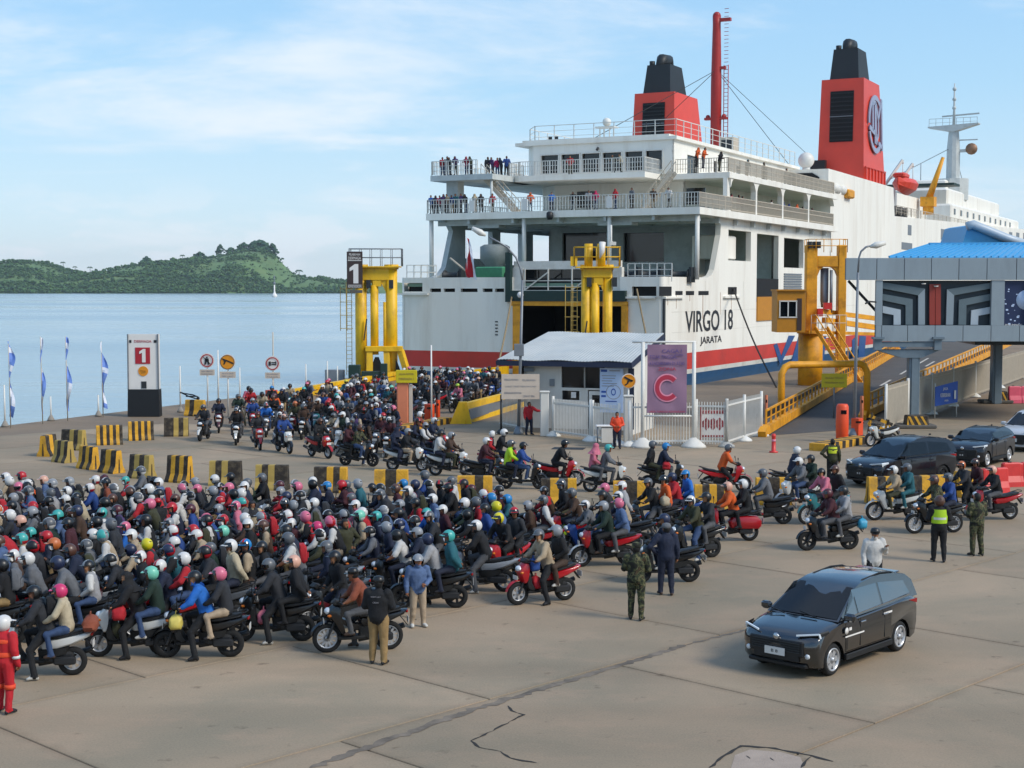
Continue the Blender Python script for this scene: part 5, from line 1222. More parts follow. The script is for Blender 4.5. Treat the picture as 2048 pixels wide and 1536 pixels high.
# --- round road signs
def round_sign(label, px, py, rpx, pyb, ring, face, pic, plate=True, pm='white_paint', lines=('DILARANG', 'MASUK')):
 base = G(px, pyb); Y = base.y; c = AT(px, py, Y); r = rpx * Y / FPX; t = thing('road_sign', label, 'sign', base)
 b = MB(); b.tube([(c.x, Y + .06, 0), (c.x, Y + .06, c.z + r * .6)], .05, 8); put(t, 'post', pm, b)
 b = MB(); b.lathe([(r, 0), (r, .03)], 28, (c.x, Y - .02, c.z), 'y', smooth=False); dsk = put(t, 'disc', 'sign_white', b)
 def sub(name, m, b): b.v = [tuple(Vector(p) - t.location) for p in b.v]; b.build(name, m, dsk)
 if face != 'sign_white': b = MB(); b.lathe([(r * .88, 0), (r * .88, .015)], 28, (c.x, Y - .04, c.z), 'y', smooth=False); sub('face', face, b)
 b = MB(); n = 28; r0, r1 = (r * .72, r * .86) if face == 'sign_white' else (r * .84, r * .9)
 for k in range(n):
  a0, a1 = 2 * math.pi * k / n, 2 * math.pi * (k + 1) / n
  b.add([(c.x + q * math.cos(a), Y - .065, c.z + q * math.sin(a)) for q, a in ((r0, a0), (r1, a0), (r1, a1), (r0, a1))], [(0, 1, 2, 3)])
 sub('ring', ring, b)
 b = MB()
 for q in pic:
  b.prism([(u * r, v * r) for u, v in q], (c.x, Y - .06, c.z), (1, 0, 0), UP, .01)
 sub('pictogram', 'sign_ink', b)
 if plate:
  b = MB(); b.box((c.x, Y, c.z - r * 1.6), (r * 2.0, .03, r * .8)); pl = put(t, 'text_plate', 'sign_beige', b)
  for i, s in enumerate(lines): text('lettering', s, 1, 'sign_grey', pl, Vector((c.x, Y - .02, c.z - r * (1.43 + .36 * i))) - t.location, (math.pi / 2, 0, 0), .004, r * 1.5, height=r * .18)
 return t
walker = [[(-.12, .5), (-.12, .34), (.12, .34), (.12, .5)], [(-.22, .3), (-.3, -.05), (.3, -.05), (.22, .3)], [(-.26, -.05), (-.34, -.55), (-.14, -.55), (0, -.05)], [(0, -.05), (.14, -.55), (.34, -.55), (.26, -.05)], [(-.62, .56), (.56, -.62), (.62, -.56), (-.56, .62)]]
bird = [[(-.75, .5), (-.68, .36), (.75, -.28), (.72, -.08), (.05, .22)], [(-.55, .3), (-.15, .1), (-.35, -.3), (-.5, -.28), (-.4, .02)]]
tank = [[(-.5, .28), (-.5, -.28), (-.2, -.28), (-.2, .28)], [(-.12, .2), (-.12, .08), (.5, .08), (.5, .2)], [(-.12, -.05), (-.12, -.17), (.5, -.17), (.5, -.05)], [(.4, .3), (.4, -.25), (.5, -.25), (.5, .3)]]
camp = [[(-.62, .45), (-.5, .62), (.5, .12), (.36, -.14)], [(-.12, .12), (.1, 0), (-.02, -.34), (-.42, -.62), (-.52, -.48), (-.2, -.28)], [(.4, .2), (.62, .08), (.5, -.1), (.34, -.02)]]
round_sign('round white no pedestrians sign with red slash on the quay', 414, 721, 15, 815, 'sign_red', 'sign_white', walker, lines=('AREA TERBATAS', 'DILARANG MASUK'))
round_sign('round orange warning sign with a black pictogram on the quay', 455, 724, 16, 832, 'sign_brown', 'sign_amber', bird, lines=('AWAS', 'TEPI LAUT'))
round_sign('round white red ringed sign with a dark pictogram near the orange box', 545, 727, 15, 806, 'sign_red', 'sign_white', tank, lines=('DILARANG', 'PARKIR'))
# --- power cabinets at the tower foot
t = thing('power_cabinet', 'dark green grey cabinets at the foot of the left yellow tower', 'cabinet', G(735, 768)); x, y = t.location.x, t.location.y
b = MB(); b.box((x - 1.0, y, .75), (.9, .8, 1.5), ch=.04); b.box((x + .3, y, .5), (1.5, .7, 1.0), ch=.04); b.box((x + 1.3, y - .1, .8), (.5, .7, 1.6), ch=.03); put(t, 'housing', 'dark_green', b)
b = MB(); b.box((x - 2.6, y + .5, .55), (1.5, .6, 1.1), ch=.03); tag(b.build('concrete_cabinet', 'steel_grey'), 'pale grey cabinet left of the green cabinets at the quay edge', 'cabinet')
# --- the ticket hut
A = Vector((.62, 77.6, 0)); hd = Vector((.94, -.34, 0)).normalized(); hn = Vector((-hd.y, hd.x, 0)); LH = 5.75; DH = 4.6
B = A + hd * LH
t = thing('ticket_hut', 'small white ticket hut with a pale zinc lean-to roof behind the white fence', 'hut', A.lerp(B, .5)); 
def hz_(py, f): p = A + hd * (LH * f); return AT(0, py, p.y).z
HF = 3.75; HK = 4.95
win = [(2.05, 2.35, 3.25, 3.55), (3.32, 2.35, 4.35, 3.55), (2.08, 1.72, 3.02, 2.2)]
dr = (3.45, .0, 4.3, 2.25)
b = MB(); b.wall(A, hd, UP, LH, HF, win + [dr], .15)
b.wall(B, hn, UP, DH, HF, [], .15); b.wall(A + hn * DH, -hn, UP, DH, HF, [], .15); b.wall(B + hn * DH, -hd, UP, LH, HK - .12, [], .15)
for o, s in ((B, 1), (A, -1)): b.prism([(0, HF), (DH, HF), (DH, HK - .12)] if s > 0 else [(0, HF), (DH, HK - .12), (DH, HF)], o, hn, UP, .15 * s)
put(t, 'wall', 'wall_white', b, True)
b = MB(); o = A + hn * .1
for (a0, b0, a1, b1) in win + [(3.45 + .2, 1.5, 4.1, 2.1)]: b.add([o + hd * a + UP_ * z if False else o + hd * a + Vector((0, 0, z)) for a, z in ((a0, b0), (a1, b0), (a1, b1), (a0, b1))], [(0, 1, 2, 3)])
b.wall(A + hn * .6 + hd * .3, hd, UP, LH - .6, 3.6, [], .05); put(t, 'window_glass', 'dark_glass', b, True)
for (a0, b0, a1, b1) in win:
 b = MB(); fr = .07
 for q in ((a0 - fr, b0 - fr, a1 + fr, b0), (a0 - fr, b1, a1 + fr, b1 + fr), (a0 - fr, b0, a0, b1), (a1, b0, a1 + fr, b1)): b.wall(A - hn * .03 + hd * q[0] + Vector((0, 0, q[1])), hd, UP, q[2] - q[0], q[3] - q[1], [], .08)
 put(t, 'window_frame', 'rail_white', b, True)
b = MB(); b.wall(A + hd * 3.5 + hn * .04, hd, UP, .75, 2.2, [(.17, 1.42, .6, 2.0)], .05); dd = put(t, 'door', 'white_paint', b, True)
b = MB(); b.box(A + hd * 3.56 - hn * .02 + Vector((0, 0, 1.05)), (.06, .06, .14)); put(t, 'door_handle', 'steel_grey', b)
b = MB(); b.bar(A - hd * .1 - hn * .02 + Vector((0, 0, .12)), B - hn * .02 + Vector((0, 0, .12)), .2, .24); put(t, 'plinth', 'concrete', b)
b = MB(); ov = .75; e0 = A - hd * 1.25 - hn * ov; e1 = B + hd * .2 - hn * ov; k0 = A - hd * .35 + hn * (DH + .3); k1 = B + hd * .45 + hn * (DH + .3); zf, zk = HF + .02, HK + .1
q4 = [W2(e0, zf), W2(e1, zf), W2(k1, zk), W2(k0, zk)]
N_ = 84; lo, hi = [], []
for k in range(N_ + 1):
 u = k / N_; c_ = .011 * (1 if k % 2 else -1); lo.append(q4[0].lerp(q4[1], u) + Vector((0, 0, c_ + .03 * math.sin(u * 17)))); hi.append(q4[3].lerp(q4[2], u) + Vector((0, 0, c_ + .03 * math.sin(u * 13))))
md = [a.lerp(c, .5) + Vector((0, 0, .012)) for a, c in zip(lo, hi)]
b.add(lo + md + hi, [(k, k + 1, N_ + 2 + k, N_ + 1 + k) for k in range(N_)] + [(N_ + 1 + k, N_ + 2 + k, 2 * N_ + 3 + k, 2 * N_ + 2 + k) for k in range(N_)])
sol = [p - Vector((0, 0, .03)) for p in lo + md + hi]; b.add(sol, [(N_ + 1 + k, N_ + 2 + k, k + 1, k) for k in range(N_)] + [(2 * N_ + 2 + k, 2 * N_ + 3 + k, N_ + 2 + k, N_ + 1 + k) for k in range(N_)])
put(t, 'roof_sheet', 'roof_zinc', b, True)
b = MB(); b.bar(q4[0] - Vector((0, 0, .18)) + hn * .04, q4[1] - Vector((0, 0, .18)) + hn * .04, .06, .26); b.bar(q4[1] - Vector((0, 0, .2)), q4[2] - Vector((0, 0, .2)), .05, .3); b.bar(q4[0] - Vector((0, 0, .2)), q4[3] - Vector((0, 0, .2)), .05, .24); b.bar(A - hn * .05 + Vector((0, 0, 3.62)), B - hn * .05 + Vector((0, 0, 3.62)), .05, .2); put(t, 'eaves_board', 'navy_trim', b, True)
b = MB(); b.box(A + hd * 1.55 - hn * .05 + Vector((0, 0, 2.6)), (.26, .1, .36)); b.box(A + hd * .3 - hn * .1 + Vector((0, 0, 3.25)), (.5, .2, .2)); put(t, 'meter_box', 'steel_grey', b)
b = MB(); b.wall(B - hd * .16 - hn * .02 + Vector((0, 0, .3)), hd, UP, .3, 3.1, [], .06); put(t, 'corner_panel', 'navy_trim', b)
b = MB(); b.box(A + hd * 2.7 - hn * .0 + Vector((0, 0, 1.98)), (.26, .02, .3), rz=math.atan2(hd.y, hd.x)); put(t, 'taped_notice', 'sign_white', b)
ang = math.atan2(hd.y, hd.x)
# blue information board on the hut wall
t = thing('information_board', 'pale blue information board on the right end of the hut wall', 'sign', A + hd * 4.75 - hn * .25 + Vector((0, 0, 1.15)))
b = MB(); b.wall(t.location - hd * .58, hd, UP, 1.22, 2.25, [], .06); bd = put(t, 'board', 'light_blue_panel', b)
b = MB()
def dash(x0, z0, w, h, m): b.m_ = m; b.wall(t.location - hd * .58 - hn * .008 + hd * x0 + Vector((0, 0, z0)), hd, UP, w, h, [], .006, m)
dash(.06, 2.06, .32, .12, 0); dash(.5, 2.1, .55, .05, 1)
for i in range(5): dash(.1 + .05 * (i % 2), 1.85 - i * .13, .75 - .1 * (i % 3), .035, 1)
dash(.08, 1.0, .28, .1, 0); dash(.08, .78, .24, .1, 0); dash(.3, .55, .6, .05, 0)
n = 22
for k in range(n):
 a0, a1 = 2 * math.pi * k / n, 2 * math.pi * (k + 1) / n; o = t.location - hn * .01 + hd * .14 + Vector((0, 0, 1.05))
 b.add([o + hd * (r * math.cos(a)) + Vector((0, 0, r * math.sin(a) * .95)) for r, a in ((.36, a0), (.39, a0), (.39, a1), (.36, a1))], [(0, 1, 2, 3)], 1)
 b.add([o + hd * (r * math.cos(a) * .7) + Vector((0, 0, r * math.sin(a))) for r, a in ((.12, a0), (.18, a0), (.18, a1), (.12, a1))], [(0, 1, 2, 3)], 0)
put(t, 'print', ['sign_blue', 'sign_grey'], b, True)
# camera warning disc
base = G(1257, 876); Y = base.y
t = round_sign('round amber camera warning sign at the hut corner', 1257, 762, 15, 876, 'sign_amber', 'sign_amber', camp, plate=False)
# beige board on its own post beside the lamp post
p0 = G(1012, 868); t = thing('beige_board', 'weathered beige notice board on a dark post at the fence corner', 'sign', p0); Y = p0.y
b = MB(); b.tube([(p0.x - .25, Y, 0), (p0.x - .25, Y, 2.0)], .055, 8); b.lathe([(.35, 0), (.1, .25)], 10, (p0.x - .25, Y, 0)); put(t, 'post', 'dark_steel', b)
a, c = AT(1003, 798, Y), AT(1079, 748, Y); b = MB(); b.box(((a.x + c.x) / 2, Y - .1, (a.z + c.z) / 2), (c.x - a.x, .06, c.z - a.z)); bd = put(t, 'board', 'sign_beige', b)
for s, fx, fz, fw in (('PENGUMUMAN', .26, .78, .36), ('PELABUHAN', .72, .76, .34), ('LOKET TIKET PEJALAN KAKI', .5, .5, .8), ('KENDARAAN RODA DUA', .3, .25, .45), ('LEWAT SINI', .72, .12, .3)):
 text('lettering', s, 1, 'sign_grey', bd, Vector((a.x + (c.x - a.x) * fx, Y - .135, a.z + (c.z - a.z) * fz)) - t.location, (math.pi / 2, 0, 0), .004, (c.x - a.x) * fw, height=.1)
# --- white picket fence, gate leaves and posts
def fence(label, px, h, pale=.15, m='white_paint', posts=True, name='picket_fence', group='white fence panels round the hut', pw=.034, mp=None, cat='fence'):
 P = [G(x, y) for x, y in px]; t = thing(name, label, cat, P[0], 0, group)
 for p in (P if posts else []):
  b = MB(); b.tube([W2(p, 0), W2(p, h + .12)], .075, 8); b.lathe([(.42, 0), (.38, .08), (.12, .26)], 10, (p.x, p.y, 0)); put(t, 'post', m, b)
 b = MB()
 for p, q in zip(P[:-1], P[1:]):
  for z in (.25, h - .2): b.bar(W2(p, z), W2(q, z), .05, .08)
  n = int((q - p).length / pale)
  for k in range(1, n): s = p.lerp(q, k / n); b.bar(W2(s, .12), W2(s, h), pw, pw)
 b.v = [tuple(Vector(p) - t.location) for p in b.v]; o = b.build('pickets', mp or m, t); tag(o, kind='stuff'); return t
fence('short white picket fence left of the hut beneath the beige board', [(1000, 855), (1062, 866)], 2.05, posts=False)
fence('white picket gate leaf left of the hut door', [(1106, 872), (1181, 882)], 1.9, .12)
fence('white picket gate leaf right of the hut door, next to the guard', [(1185, 883), (1238, 891)], 1.9, .12)
fence('long white picket fence under the purple banner', [(1259, 893), (1390, 892)], 2.05, .13)
fence('white picket fence behind the red and white cloth banner', [(1392, 892), (1453, 894)], 2.1, .13)
fence('white mesh fence running back to the ramp girder', [(1453, 894), (1488, 882), (1522, 872)], 2.15, .12, pw=.016)
for lb, px, py in (('thick white gate post left of the hut gate', 1089, 872), ('thick white gate post beside the orange vested guard', 1256, 884)):
 p = G(px, py); t = thing('gate_post', lb, 'post', p); b = MB(); b.box((p.x, p.y, 1.1), (.42, .42, 2.2), ch=.03); put(t, 'shaft', 'wall_white', b); b = MB(); b.box((p.x, p.y, 2.24), (.5, .5, .08), ch=.02); put(t, 'cap', 'wall_white', b)
for lb, a, c in (('diagonal white brace bar on the left gate leaf', (1124, 828), (1166, 872)),):
 pass
p = G(1245, 893); t = thing('guard_table', 'small white table beside the guard at the gate', 'table', p - Vector((.75, 0, 0))); b = MB(); x, y = t.location.x, t.location.y
b.box((x, y, .98), (1.0, .6, .06), ch=.02); put(t, 'table_top', 'sign_white', b); b = MB()
for dx in (-.42, .42):
 for dy in (-.22, .22): b.tube([(x + dx, y + dy, 0), (x + dx, y + dy, .95)], .03, 6)
put(t, 'leg', 'steel_grey', b); b = MB(); b.box((x + .1, y - .05, .55), (.7, .4, .7)); put(t, 'cupboard', 'wall_white', b)
# purple banner in its white frame
pa, pb = G(1284, 893), G(1381, 889); pb = Vector((pb.x, pa.y, 0)); Y = pa.y - .25
t = thing('banner_stand', 'tall purple banner with a big red letter C in a white pipe frame', 'banner', Vector((pa.x, Y, 0)))
zt = AT(0, 684, Y).z
b = MB()
for x in (pa.x, pb.x): b.tube([(x, Y, 0), (x, Y, zt)], .09, 8)
b.tube([(pa.x - .5, Y, zt), (pb.x + .1, Y, zt)], .05, 8); b.tube([(pa.x, Y, AT(0, 832, Y).z), (pb.x, Y, AT(0, 832, Y).z)], .05, 8); put(t, 'frame', 'white_paint', b, True)
b = MB()
for x in (pa.x, pb.x): b.lathe([(.62, 0), (.55, .1), (.12, .45)], 12, (x, Y, 0))
put(t, 'foot', 'wall_white', b)
a, c = AT(1294, 826, Y), AT(1374, 689, Y); w, h = c.x - a.x, c.z - a.z
b = MB(); nxx, nz = 8, 14; vs = []
for j in range(nz + 1):
 for i in range(nxx + 1): vs.append((a.x + w * i / nxx, Y - .03 + .025 * math.sin(i * 1.3 + j * .6), a.z + h * j / nz))
b.add(vs, [(j * (nxx + 1) + i, j * (nxx + 1) + i + 1, (j + 1) * (nxx + 1) + i + 1, (j + 1) * (nxx + 1) + i) for j in range(nz) for i in range(nxx)], 0, True)
bn = put(t, 'cloth', 'banner_purple', b)
for s, fx, fz, fw, fh, m in (('CAGA !', .62, .905, .5, .05, 'banner_ink'), ('TIDAK TINGGAL', .4, .82, .7, .05, 'banner_ink'), ('DI KAPAL', .8, .85, .22, .03, 'banner_ink'), ('KENDARAAN DI ATAS', .5, .725, .88, .05, 'banner_ink'), ('ZONA', .5, .645, .45, .045, 'banner_red'), ('AREA TUNGGU KENDARAAN', .5, .022, .9, .025, 'banner_red')):
 text('lettering', s, 1, m, bn, Vector((a.x + w * fx, Y - .07, a.z + h * fz)) - t.location, (math.pi / 2, 0, 0), .004, w * fw, height=h * fh)
b = MB(); oc = Vector((a.x + w * .5, Y - .075, a.z + h * .37)); R1, R0 = w * .3, w * .2
for (r0, r1, m, dy) in ((R0 - .06, R1 + .06, 1, 0), (R0, R1, 0, -.012)):
 n = 26
 for k in range(n):
  a0, a1 = R(42) + R(276) * k / n, R(42) + R(276) * (k + 1) / n
  b.add([oc + Vector((q * math.cos(g), dy, q * 1.08 * math.sin(g))) for q, g in ((r0, a0), (r1, a0), (r1, a1), (r0, a1))], [(0, 1, 2, 3)], m)
b.v = [tuple(Vector(p) - t.location) for p in b.v]; b.build('letter_c', ['banner_red', 'banner_pink'], bn)
# red and white patterned cloth on the fence
a, c = AT(1404, 876, 71.0), AT(1448, 820, 71.0); t = thing('cloth_banner', 'red and white patterned cloth banner hung on the white fence', 'banner', (a.x, 71.0, a.z)); w, h = c.x - a.x, c.z - a.z
b = MB(); b.box(((a.x + c.x) / 2, 71.0, (a.z + c.z) / 2), (w, .02, h)); put(t, 'cloth', 'sign_white', b)
b = MB(); mat('batik_red', '#8e2c33', .8, var=.2, scale=9, dirt='#c9b6ae', dirt_amt=.7, dirt_scale=14)
for z, hh in ((.93, .12), (.07, .07)): b.box(((a.x + c.x) / 2, 70.98, a.z + h * z), (w, .02, h * hh))
for k in range(3): b.prism([(-.17, 0), (0, -.2), (.17, 0), (.17, .25), (0, .42), (-.17, .25)], (a.x + w * (.2 + .3 * k), 70.98, a.z + h * .42), (1, 0, 0), UP, .02)
b.box(((a.x + c.x) / 2, 70.985, a.z + h * .5), (w, .02, h * .2)); b.box((a.x - .05, 70.98, (a.z + c.z) / 2), (.06, .04, h * 1.3), 1); put(t, 'motif', ['batik_red', 'sign_red'], b, True)
# --- street lamps
def street_lamp(label, px, pyb, ptop, arm, headpx, r=.09):
 base = G(px, pyb); Y = base.y; t = thing('street_lamp', label, 'street lamp', base); top = AT(ptop[0], ptop[1], Y)
 b = MB(); b.tube([base, base.lerp(Vector((top.x, Y, top.z)), .5), top], [r, r * .85, r * .7], 10); b.lathe([(r * 3, 0), (r * 3, .05), (r * 1.5, .4)], 10, base); put(t, 'post', 'steel_grey', b, True)
 b = MB(); b.tube([top] + [AT(x, y, Y) for x, y in arm], r * .55, 8); put(t, 'arm', 'steel_grey', b)
 hpx = AT(headpx[0], headpx[1], Y); d = (AT(*arm[-1], Y) - AT(*arm[-2], Y)).normalized(); b = MB(); b.tube([hpx - d * .05, hpx + d * .25, hpx + d * .75], [.06, .17, .1], 8); put(t, 'lamp_head', 'rail_white', b)
 return t
lamp1 = street_lamp('tall grey street lamp with curved arm in front of the ticket hut', 1037, 868, (1045, 560), [(1041, 538), (1032, 515), (1015, 495), (995, 483), (978, 474)], (970, 470))
b = MB(); p = AT(1038, 700, lamp1.location.y - .15); b.box(p, (.5, .25, .62), ch=.02); put(lamp1, 'switch_box', 'steel_grey', b)
street_lamp('grey street lamp with hooked arm beside the side ramp', 1708, 872, (1716, 545), [(1718, 515), (1722, 503), (1732, 494), (1740, 492)], (1742, 493))
street_lamp('small street lamp leaning over the blue terminal roof', 2002, 640, (1996, 480), [(1993, 472), (1988, 466), (1975, 464)], (1972, 465), r=.12).location.z += 0
# ================================================================ elevated terminal bridge on the right
YT = 83.0
def tx(px, Y=YT): return AT(px, 600, Y).x
def tz(py, Y=YT): return AT(1024, py, Y).z
t = thing('terminal_bridge', 'grey clad elevated terminal bridge with chevron window frames and a blue roof', 'building', (tx(1823), YT, 0))
DD = Vector((.24, .97, 0)) * 4.2
xs = [1690, 1752, 1807, 1861, 1916, 1972, 2031, 2090, 2150, 2210]
for a, c in zip(xs[:-1], xs[1:]):
 b = MB(); b.box(((tx(a) + tx(c)) / 2, YT, (tz(516) + tz(560)) / 2), (tx(c) - tx(a) - .03, .14, tz(516) - tz(560)), ch=.012); put(t, 'fascia_panel', 'clad_grey', b)
b = MB(); e = [Vector((tx(1690), YT + .1, 0)), Vector((tx(2210), YT + .1, 0)), Vector((tx(2210), YT + .1, 0)) + DD, Vector((tx(1690), YT + .1, 0)) + DD]
b.loft([[W2(p, tz(559)) for p in e], [W2(p, tz(517)) for p in e]]); put(t, 'roof_slab', 'clad_dark', b)
xs = [1752, 1764, 1816, 1871, 1927, 1983, 2040, 2100, 2160, 2210]
for a, c in zip(xs[:-1], xs[1:]):
 b = MB(); b.box(((tx(a) + tx(c)) / 2, YT + .05, (tz(651) + tz(683)) / 2), (tx(c) - tx(a) - .025, .14, tz(651) - tz(683)), ch=.012); put(t, 'sill_panel', 'clad_grey', b)
for a, c in ((1752, 1765), (1983, 2009), (2052, 2060)):
 b = MB(); b.box(((tx(a) + tx(c)) / 2, YT + .12, (tz(560) + tz(651)) / 2), (tx(c) - tx(a), .25, tz(560) - tz(651) - .02)); put(t, 'pilaster', 'clad_grey', b)
b = MB(); e = [Vector((tx(1754), YT + .45, 0)), Vector((tx(2210), YT + .45, 0)), Vector((tx(2210), YT + .1, 0)) + DD, Vector((tx(1754), YT + .1, 0)) + DD]
b.loft([[W2(p, tz(682)) for p in e], [W2(p, tz(561)) for p in e]]); put(t, 'core_wall', 'clad_dark', b)
def cp(u, v): return (1760 + u / 7.111, 540 + v / 7.111)
def chev(poly, m, dy, name='window_frame'):
 P = [(AT(*cp(u, v), YT + dy)) for u, v in poly]; b = MB(); o = P[0]; b.prism([(p.x - o.x, p.z - o.z) for p in P][::-1], o, (1, 0, 0), UP, .12); put(t, name, m, b)
for pl, m, dy in (([(40, 175), (640, 265), (545, 360), (40, 262)], 'clad_mid', .2), ([(640, 265), (640, 780), (545, 780), (545, 360)], 'clad_grey', .2), ([(40, 340), (465, 415), (365, 500), (40, 430)], 'clad_mid', .26), ([(465, 415), (465, 780), (365, 780), (365, 500)], 'clad_mid', .26), ([(40, 510), (295, 565), (195, 640), (40, 610)], 'clad_light', .3), ([(295, 565), (295, 780), (195, 780), (195, 640)], 'clad_light', .3),
                  ([(1585, 262), (1055, 360), (955, 275), (1585, 180)], 'clad_mid', .2), ([(955, 275), (1055, 360), (1040, 780), (940, 780)], 'clad_grey', .2), ([(1570, 430), (1230, 500), (1125, 425), (1570, 340)], 'clad_mid', .26), ([(1125, 425), (1230, 500), (1225, 780), (1115, 780)], 'clad_mid', .26), ([(1570, 620), (1400, 650), (1300, 575), (1570, 525)], 'clad_light', .3), ([(1300, 575), (1400, 650), (1395, 780), (1290, 780)], 'clad_light', .3)):
 ar = sum(p[0] * q[1] - q[0] * p[1] for p, q in zip(pl, pl[1:] + pl[:1])); chev(pl if ar > 0 else pl[::-1], m, dy)
chev([(790, 200), (865, 200), (865, 780), (790, 780)], 'clad_red', .22, 'red_panel'); chev([(705, 200), (783, 200), (783, 780), (705, 780)], 'clad_red', .22, 'red_panel')
for u, v in ((620, 205), (798, 240)):
 b = MB(); b.lathe([(.1, 0), (.14, .06)], 10, AT(*cp(u, v), YT + .1)); put(t, 'downlight', 'sign_white', b)
# navy poster panel
b = MB(); b.box(((tx(2009) + tx(2052)) / 2, YT + .2, (tz(562) + tz(653)) / 2), (tx(2052) - tx(2009), .1, tz(562) - tz(655))); po = put(t, 'poster', 'sign_navy', b)
b = MB(); r = random.Random(3)
for k in range(16): x, z = tx(2011 + r.uniform(0, 34)), tz(648 - r.random() ** 2 * 70); s = r.uniform(.02, .07); b.box((x, YT + .145, z), (s * 2, .01, s * 1.4))
b.lathe([(.55, 0), (.55, .01)], 20, (tx(2054), YT + .14, tz(600)), 'y'); b.v = [tuple(Vector(p) - t.location) for p in b.v]; b.build('poster_print', 'light_blue_panel', po)
text('lettering', 'PENUMPANG', 1, 'sign_white', po, Vector((tx(2030), YT + .14, tz(650))) - t.location, (math.pi / 2, 0, 0), .004, tx(2048) - tx(2014), height=.1)
# under-beam, bracket capitals, pillars
b = MB(); b.box(((tx(1764) + tx(1872)) / 2, YT + .3, (tz(684) + tz(694)) / 2), (tx(1872) - tx(1764), .5, tz(684) - tz(694))); b.prism([(tx(1755) - tx(1823), tz(700)), (tx(1885) - tx(1823), tz(700)), (tx(1848) - tx(1823), tz(716)), (tx(1808) - tx(1823), tz(716))][::-1], (tx(1823), YT + .2, 0), (1, 0, 0), UP, .9)
for px in (1757, 1877): b.box((tx(px), YT + .1, (tz(676) + tz(700)) / 2), (.4, .4, tz(676) - tz(700))); b.box((tx(px), YT + .0, tz(676)), (.62, .5, .12))
put(t, 'capital', 'pillar_grey', b)
for px, Y, w, zt in ((1827, YT + .6, .6, tz(714)), (1993, 97.0, .62, AT(0, 690, 97).z + .5)):
 x = AT(px, 700, Y).x; b = MB(); b.box((x, Y, zt / 2), (w, w, zt), ch=.03); b.box((x + .0, Y - w / 2 - .03, zt / 2), (w * .55, .06, zt)); put(t, 'pillar', 'pillar_grey', b)
b = MB(); e = [Vector((tx(1985), YT + 3, 0)), Vector((tx(2240), YT + 3, 0)), Vector((tx(2300), YT + 22, 0)), Vector((tx(2060), YT + 22, 0))]
b.loft([[W2(p, tz(694)) for p in e], [W2(p, tz(684)) for p in e]]); put(t, 'deck_slab', 'clad_dark', b)
b = MB(); b.bar(AT(1697, 562, YT + 1), AT(1752, 622, YT + 1.5), .12, .12); b.tube([AT(1752, 604, YT), AT(1738, 603, YT - .3), AT(1731, 607, YT - .5)], .05, 6); put(t, 'brace', 'dark_steel', b)
# blue roof with raised seams and the upswept gable
b = MB(); P = [AT(1778, 515, YT + .6), AT(2260, 515, YT + .6), AT(2240, 488, YT + 9), AT(1858, 490, YT + 9)]; b.add(P + [p - Vector((0, 0, .1)) for p in P], [(0, 1, 2, 3), (7, 6, 5, 4), (0, 4, 5, 1), (3, 2, 6, 7), (0, 3, 7, 4), (1, 5, 6, 2)]); put(t, 'roof_sheet', 'roof_blue', b)
b = MB()
for k in range(34): u = k / 33; p, q = P[0].lerp(P[1], u), P[3].lerp(P[2], u); b.bar(p + Vector((0, 0, .04)), q + Vector((0, 0, .04)), .07, .1)
b.bar(P[3] + Vector((0, 0, .06)), P[2] + Vector((0, 0, .06)), .3, .16); b.v = [tuple(Vector(p) - t.location) for p in b.v]; tag(b.build('roof_seam', 'roof_blue', t), kind='stuff')
b = MB(); Y2 = YT + 10; pl = [(1922, 497), (1936, 452), (1946, 449), (1975, 461), (2012, 476), (2060, 492), (2120, 505)]; Q = [AT(x, y, Y2) for x, y in pl]; o = Q[0]; b.prism([(p.x - o.x, p.z - o.z) for p in Q][::-1], o, (1, 0, 0), UP, 5.0)
put(t, 'gable', 'roof_blue', b); b = MB(); b.tube([AT(1934, 453, Y2 - .2), AT(1946, 449, Y2 - .2), AT(1975, 461, Y2 - .2), AT(2012, 476, Y2 - .2), AT(2060, 492, Y2 - .2)], .28, 8); put(t, 'gable_edge', 'clad_light', b)
# --- grey-white panel fence right, banner on it, pillar guards
fence('grey mesh panel fence running back under the terminal bridge', [(1771, 862), (1815, 845), (1862, 828), (1905, 812), (1950, 794), (2000, 776), (2050, 757), (2100, 745)], 2.35, .10, 'rail_white', True, 'mesh_fence', None, .05, 'rail_beige')
a, c = AT(1866, 810, 86.0), AT(1922, 766, 86.0); t = thing('blue_banner', 'blue banner with white lettering tied to the panel fence', 'banner', ((a.x + c.x) / 2, 86, a.z)); w, h = c.x - a.x, c.z - a.z
b = MB(); b.loft([[(a.x, 85.6, a.z - .05), (c.x, 86.6, a.z + .12), (c.x, 86.64, a.z + .12), (a.x, 85.64, a.z - .05)], [(a.x, 85.6, c.z - .2), (c.x, 86.6, c.z + .08), (c.x, 86.64, c.z + .08), (a.x, 85.64, c.z - .2)]]); bn = put(t, 'cloth', 'sign_blue', b)
for s, fx, fz, fw, hh in (('JAGA', .45, .72, .25, .2), ('KEBERSIHAN', .45, .45, .5, .22), ('AREA', .5, .2, .2, .1)): text('lettering', s, 1, 'sign_white', bn, Vector((a.x + w * fx, 85.58 + fx * 1.0, a.z + h * fz)) - t.location, (math.pi / 2, 0, .55), .004, w * fw, height=hh)
b = MB(); b.box((a.x + w * .87, 86.42, a.z + h * .45), (.14, .03, .5), rz=.55); put(t, 'bottle_print', 'sign_white', b)
b = MB()
for f in (.02, .98): x = a.x + w * f; b.tube([(x, 85.7 + f, 0), (x, 85.7 + f, c.z)], .035, 6)
put(t, 'stake', 'rail_white', b)
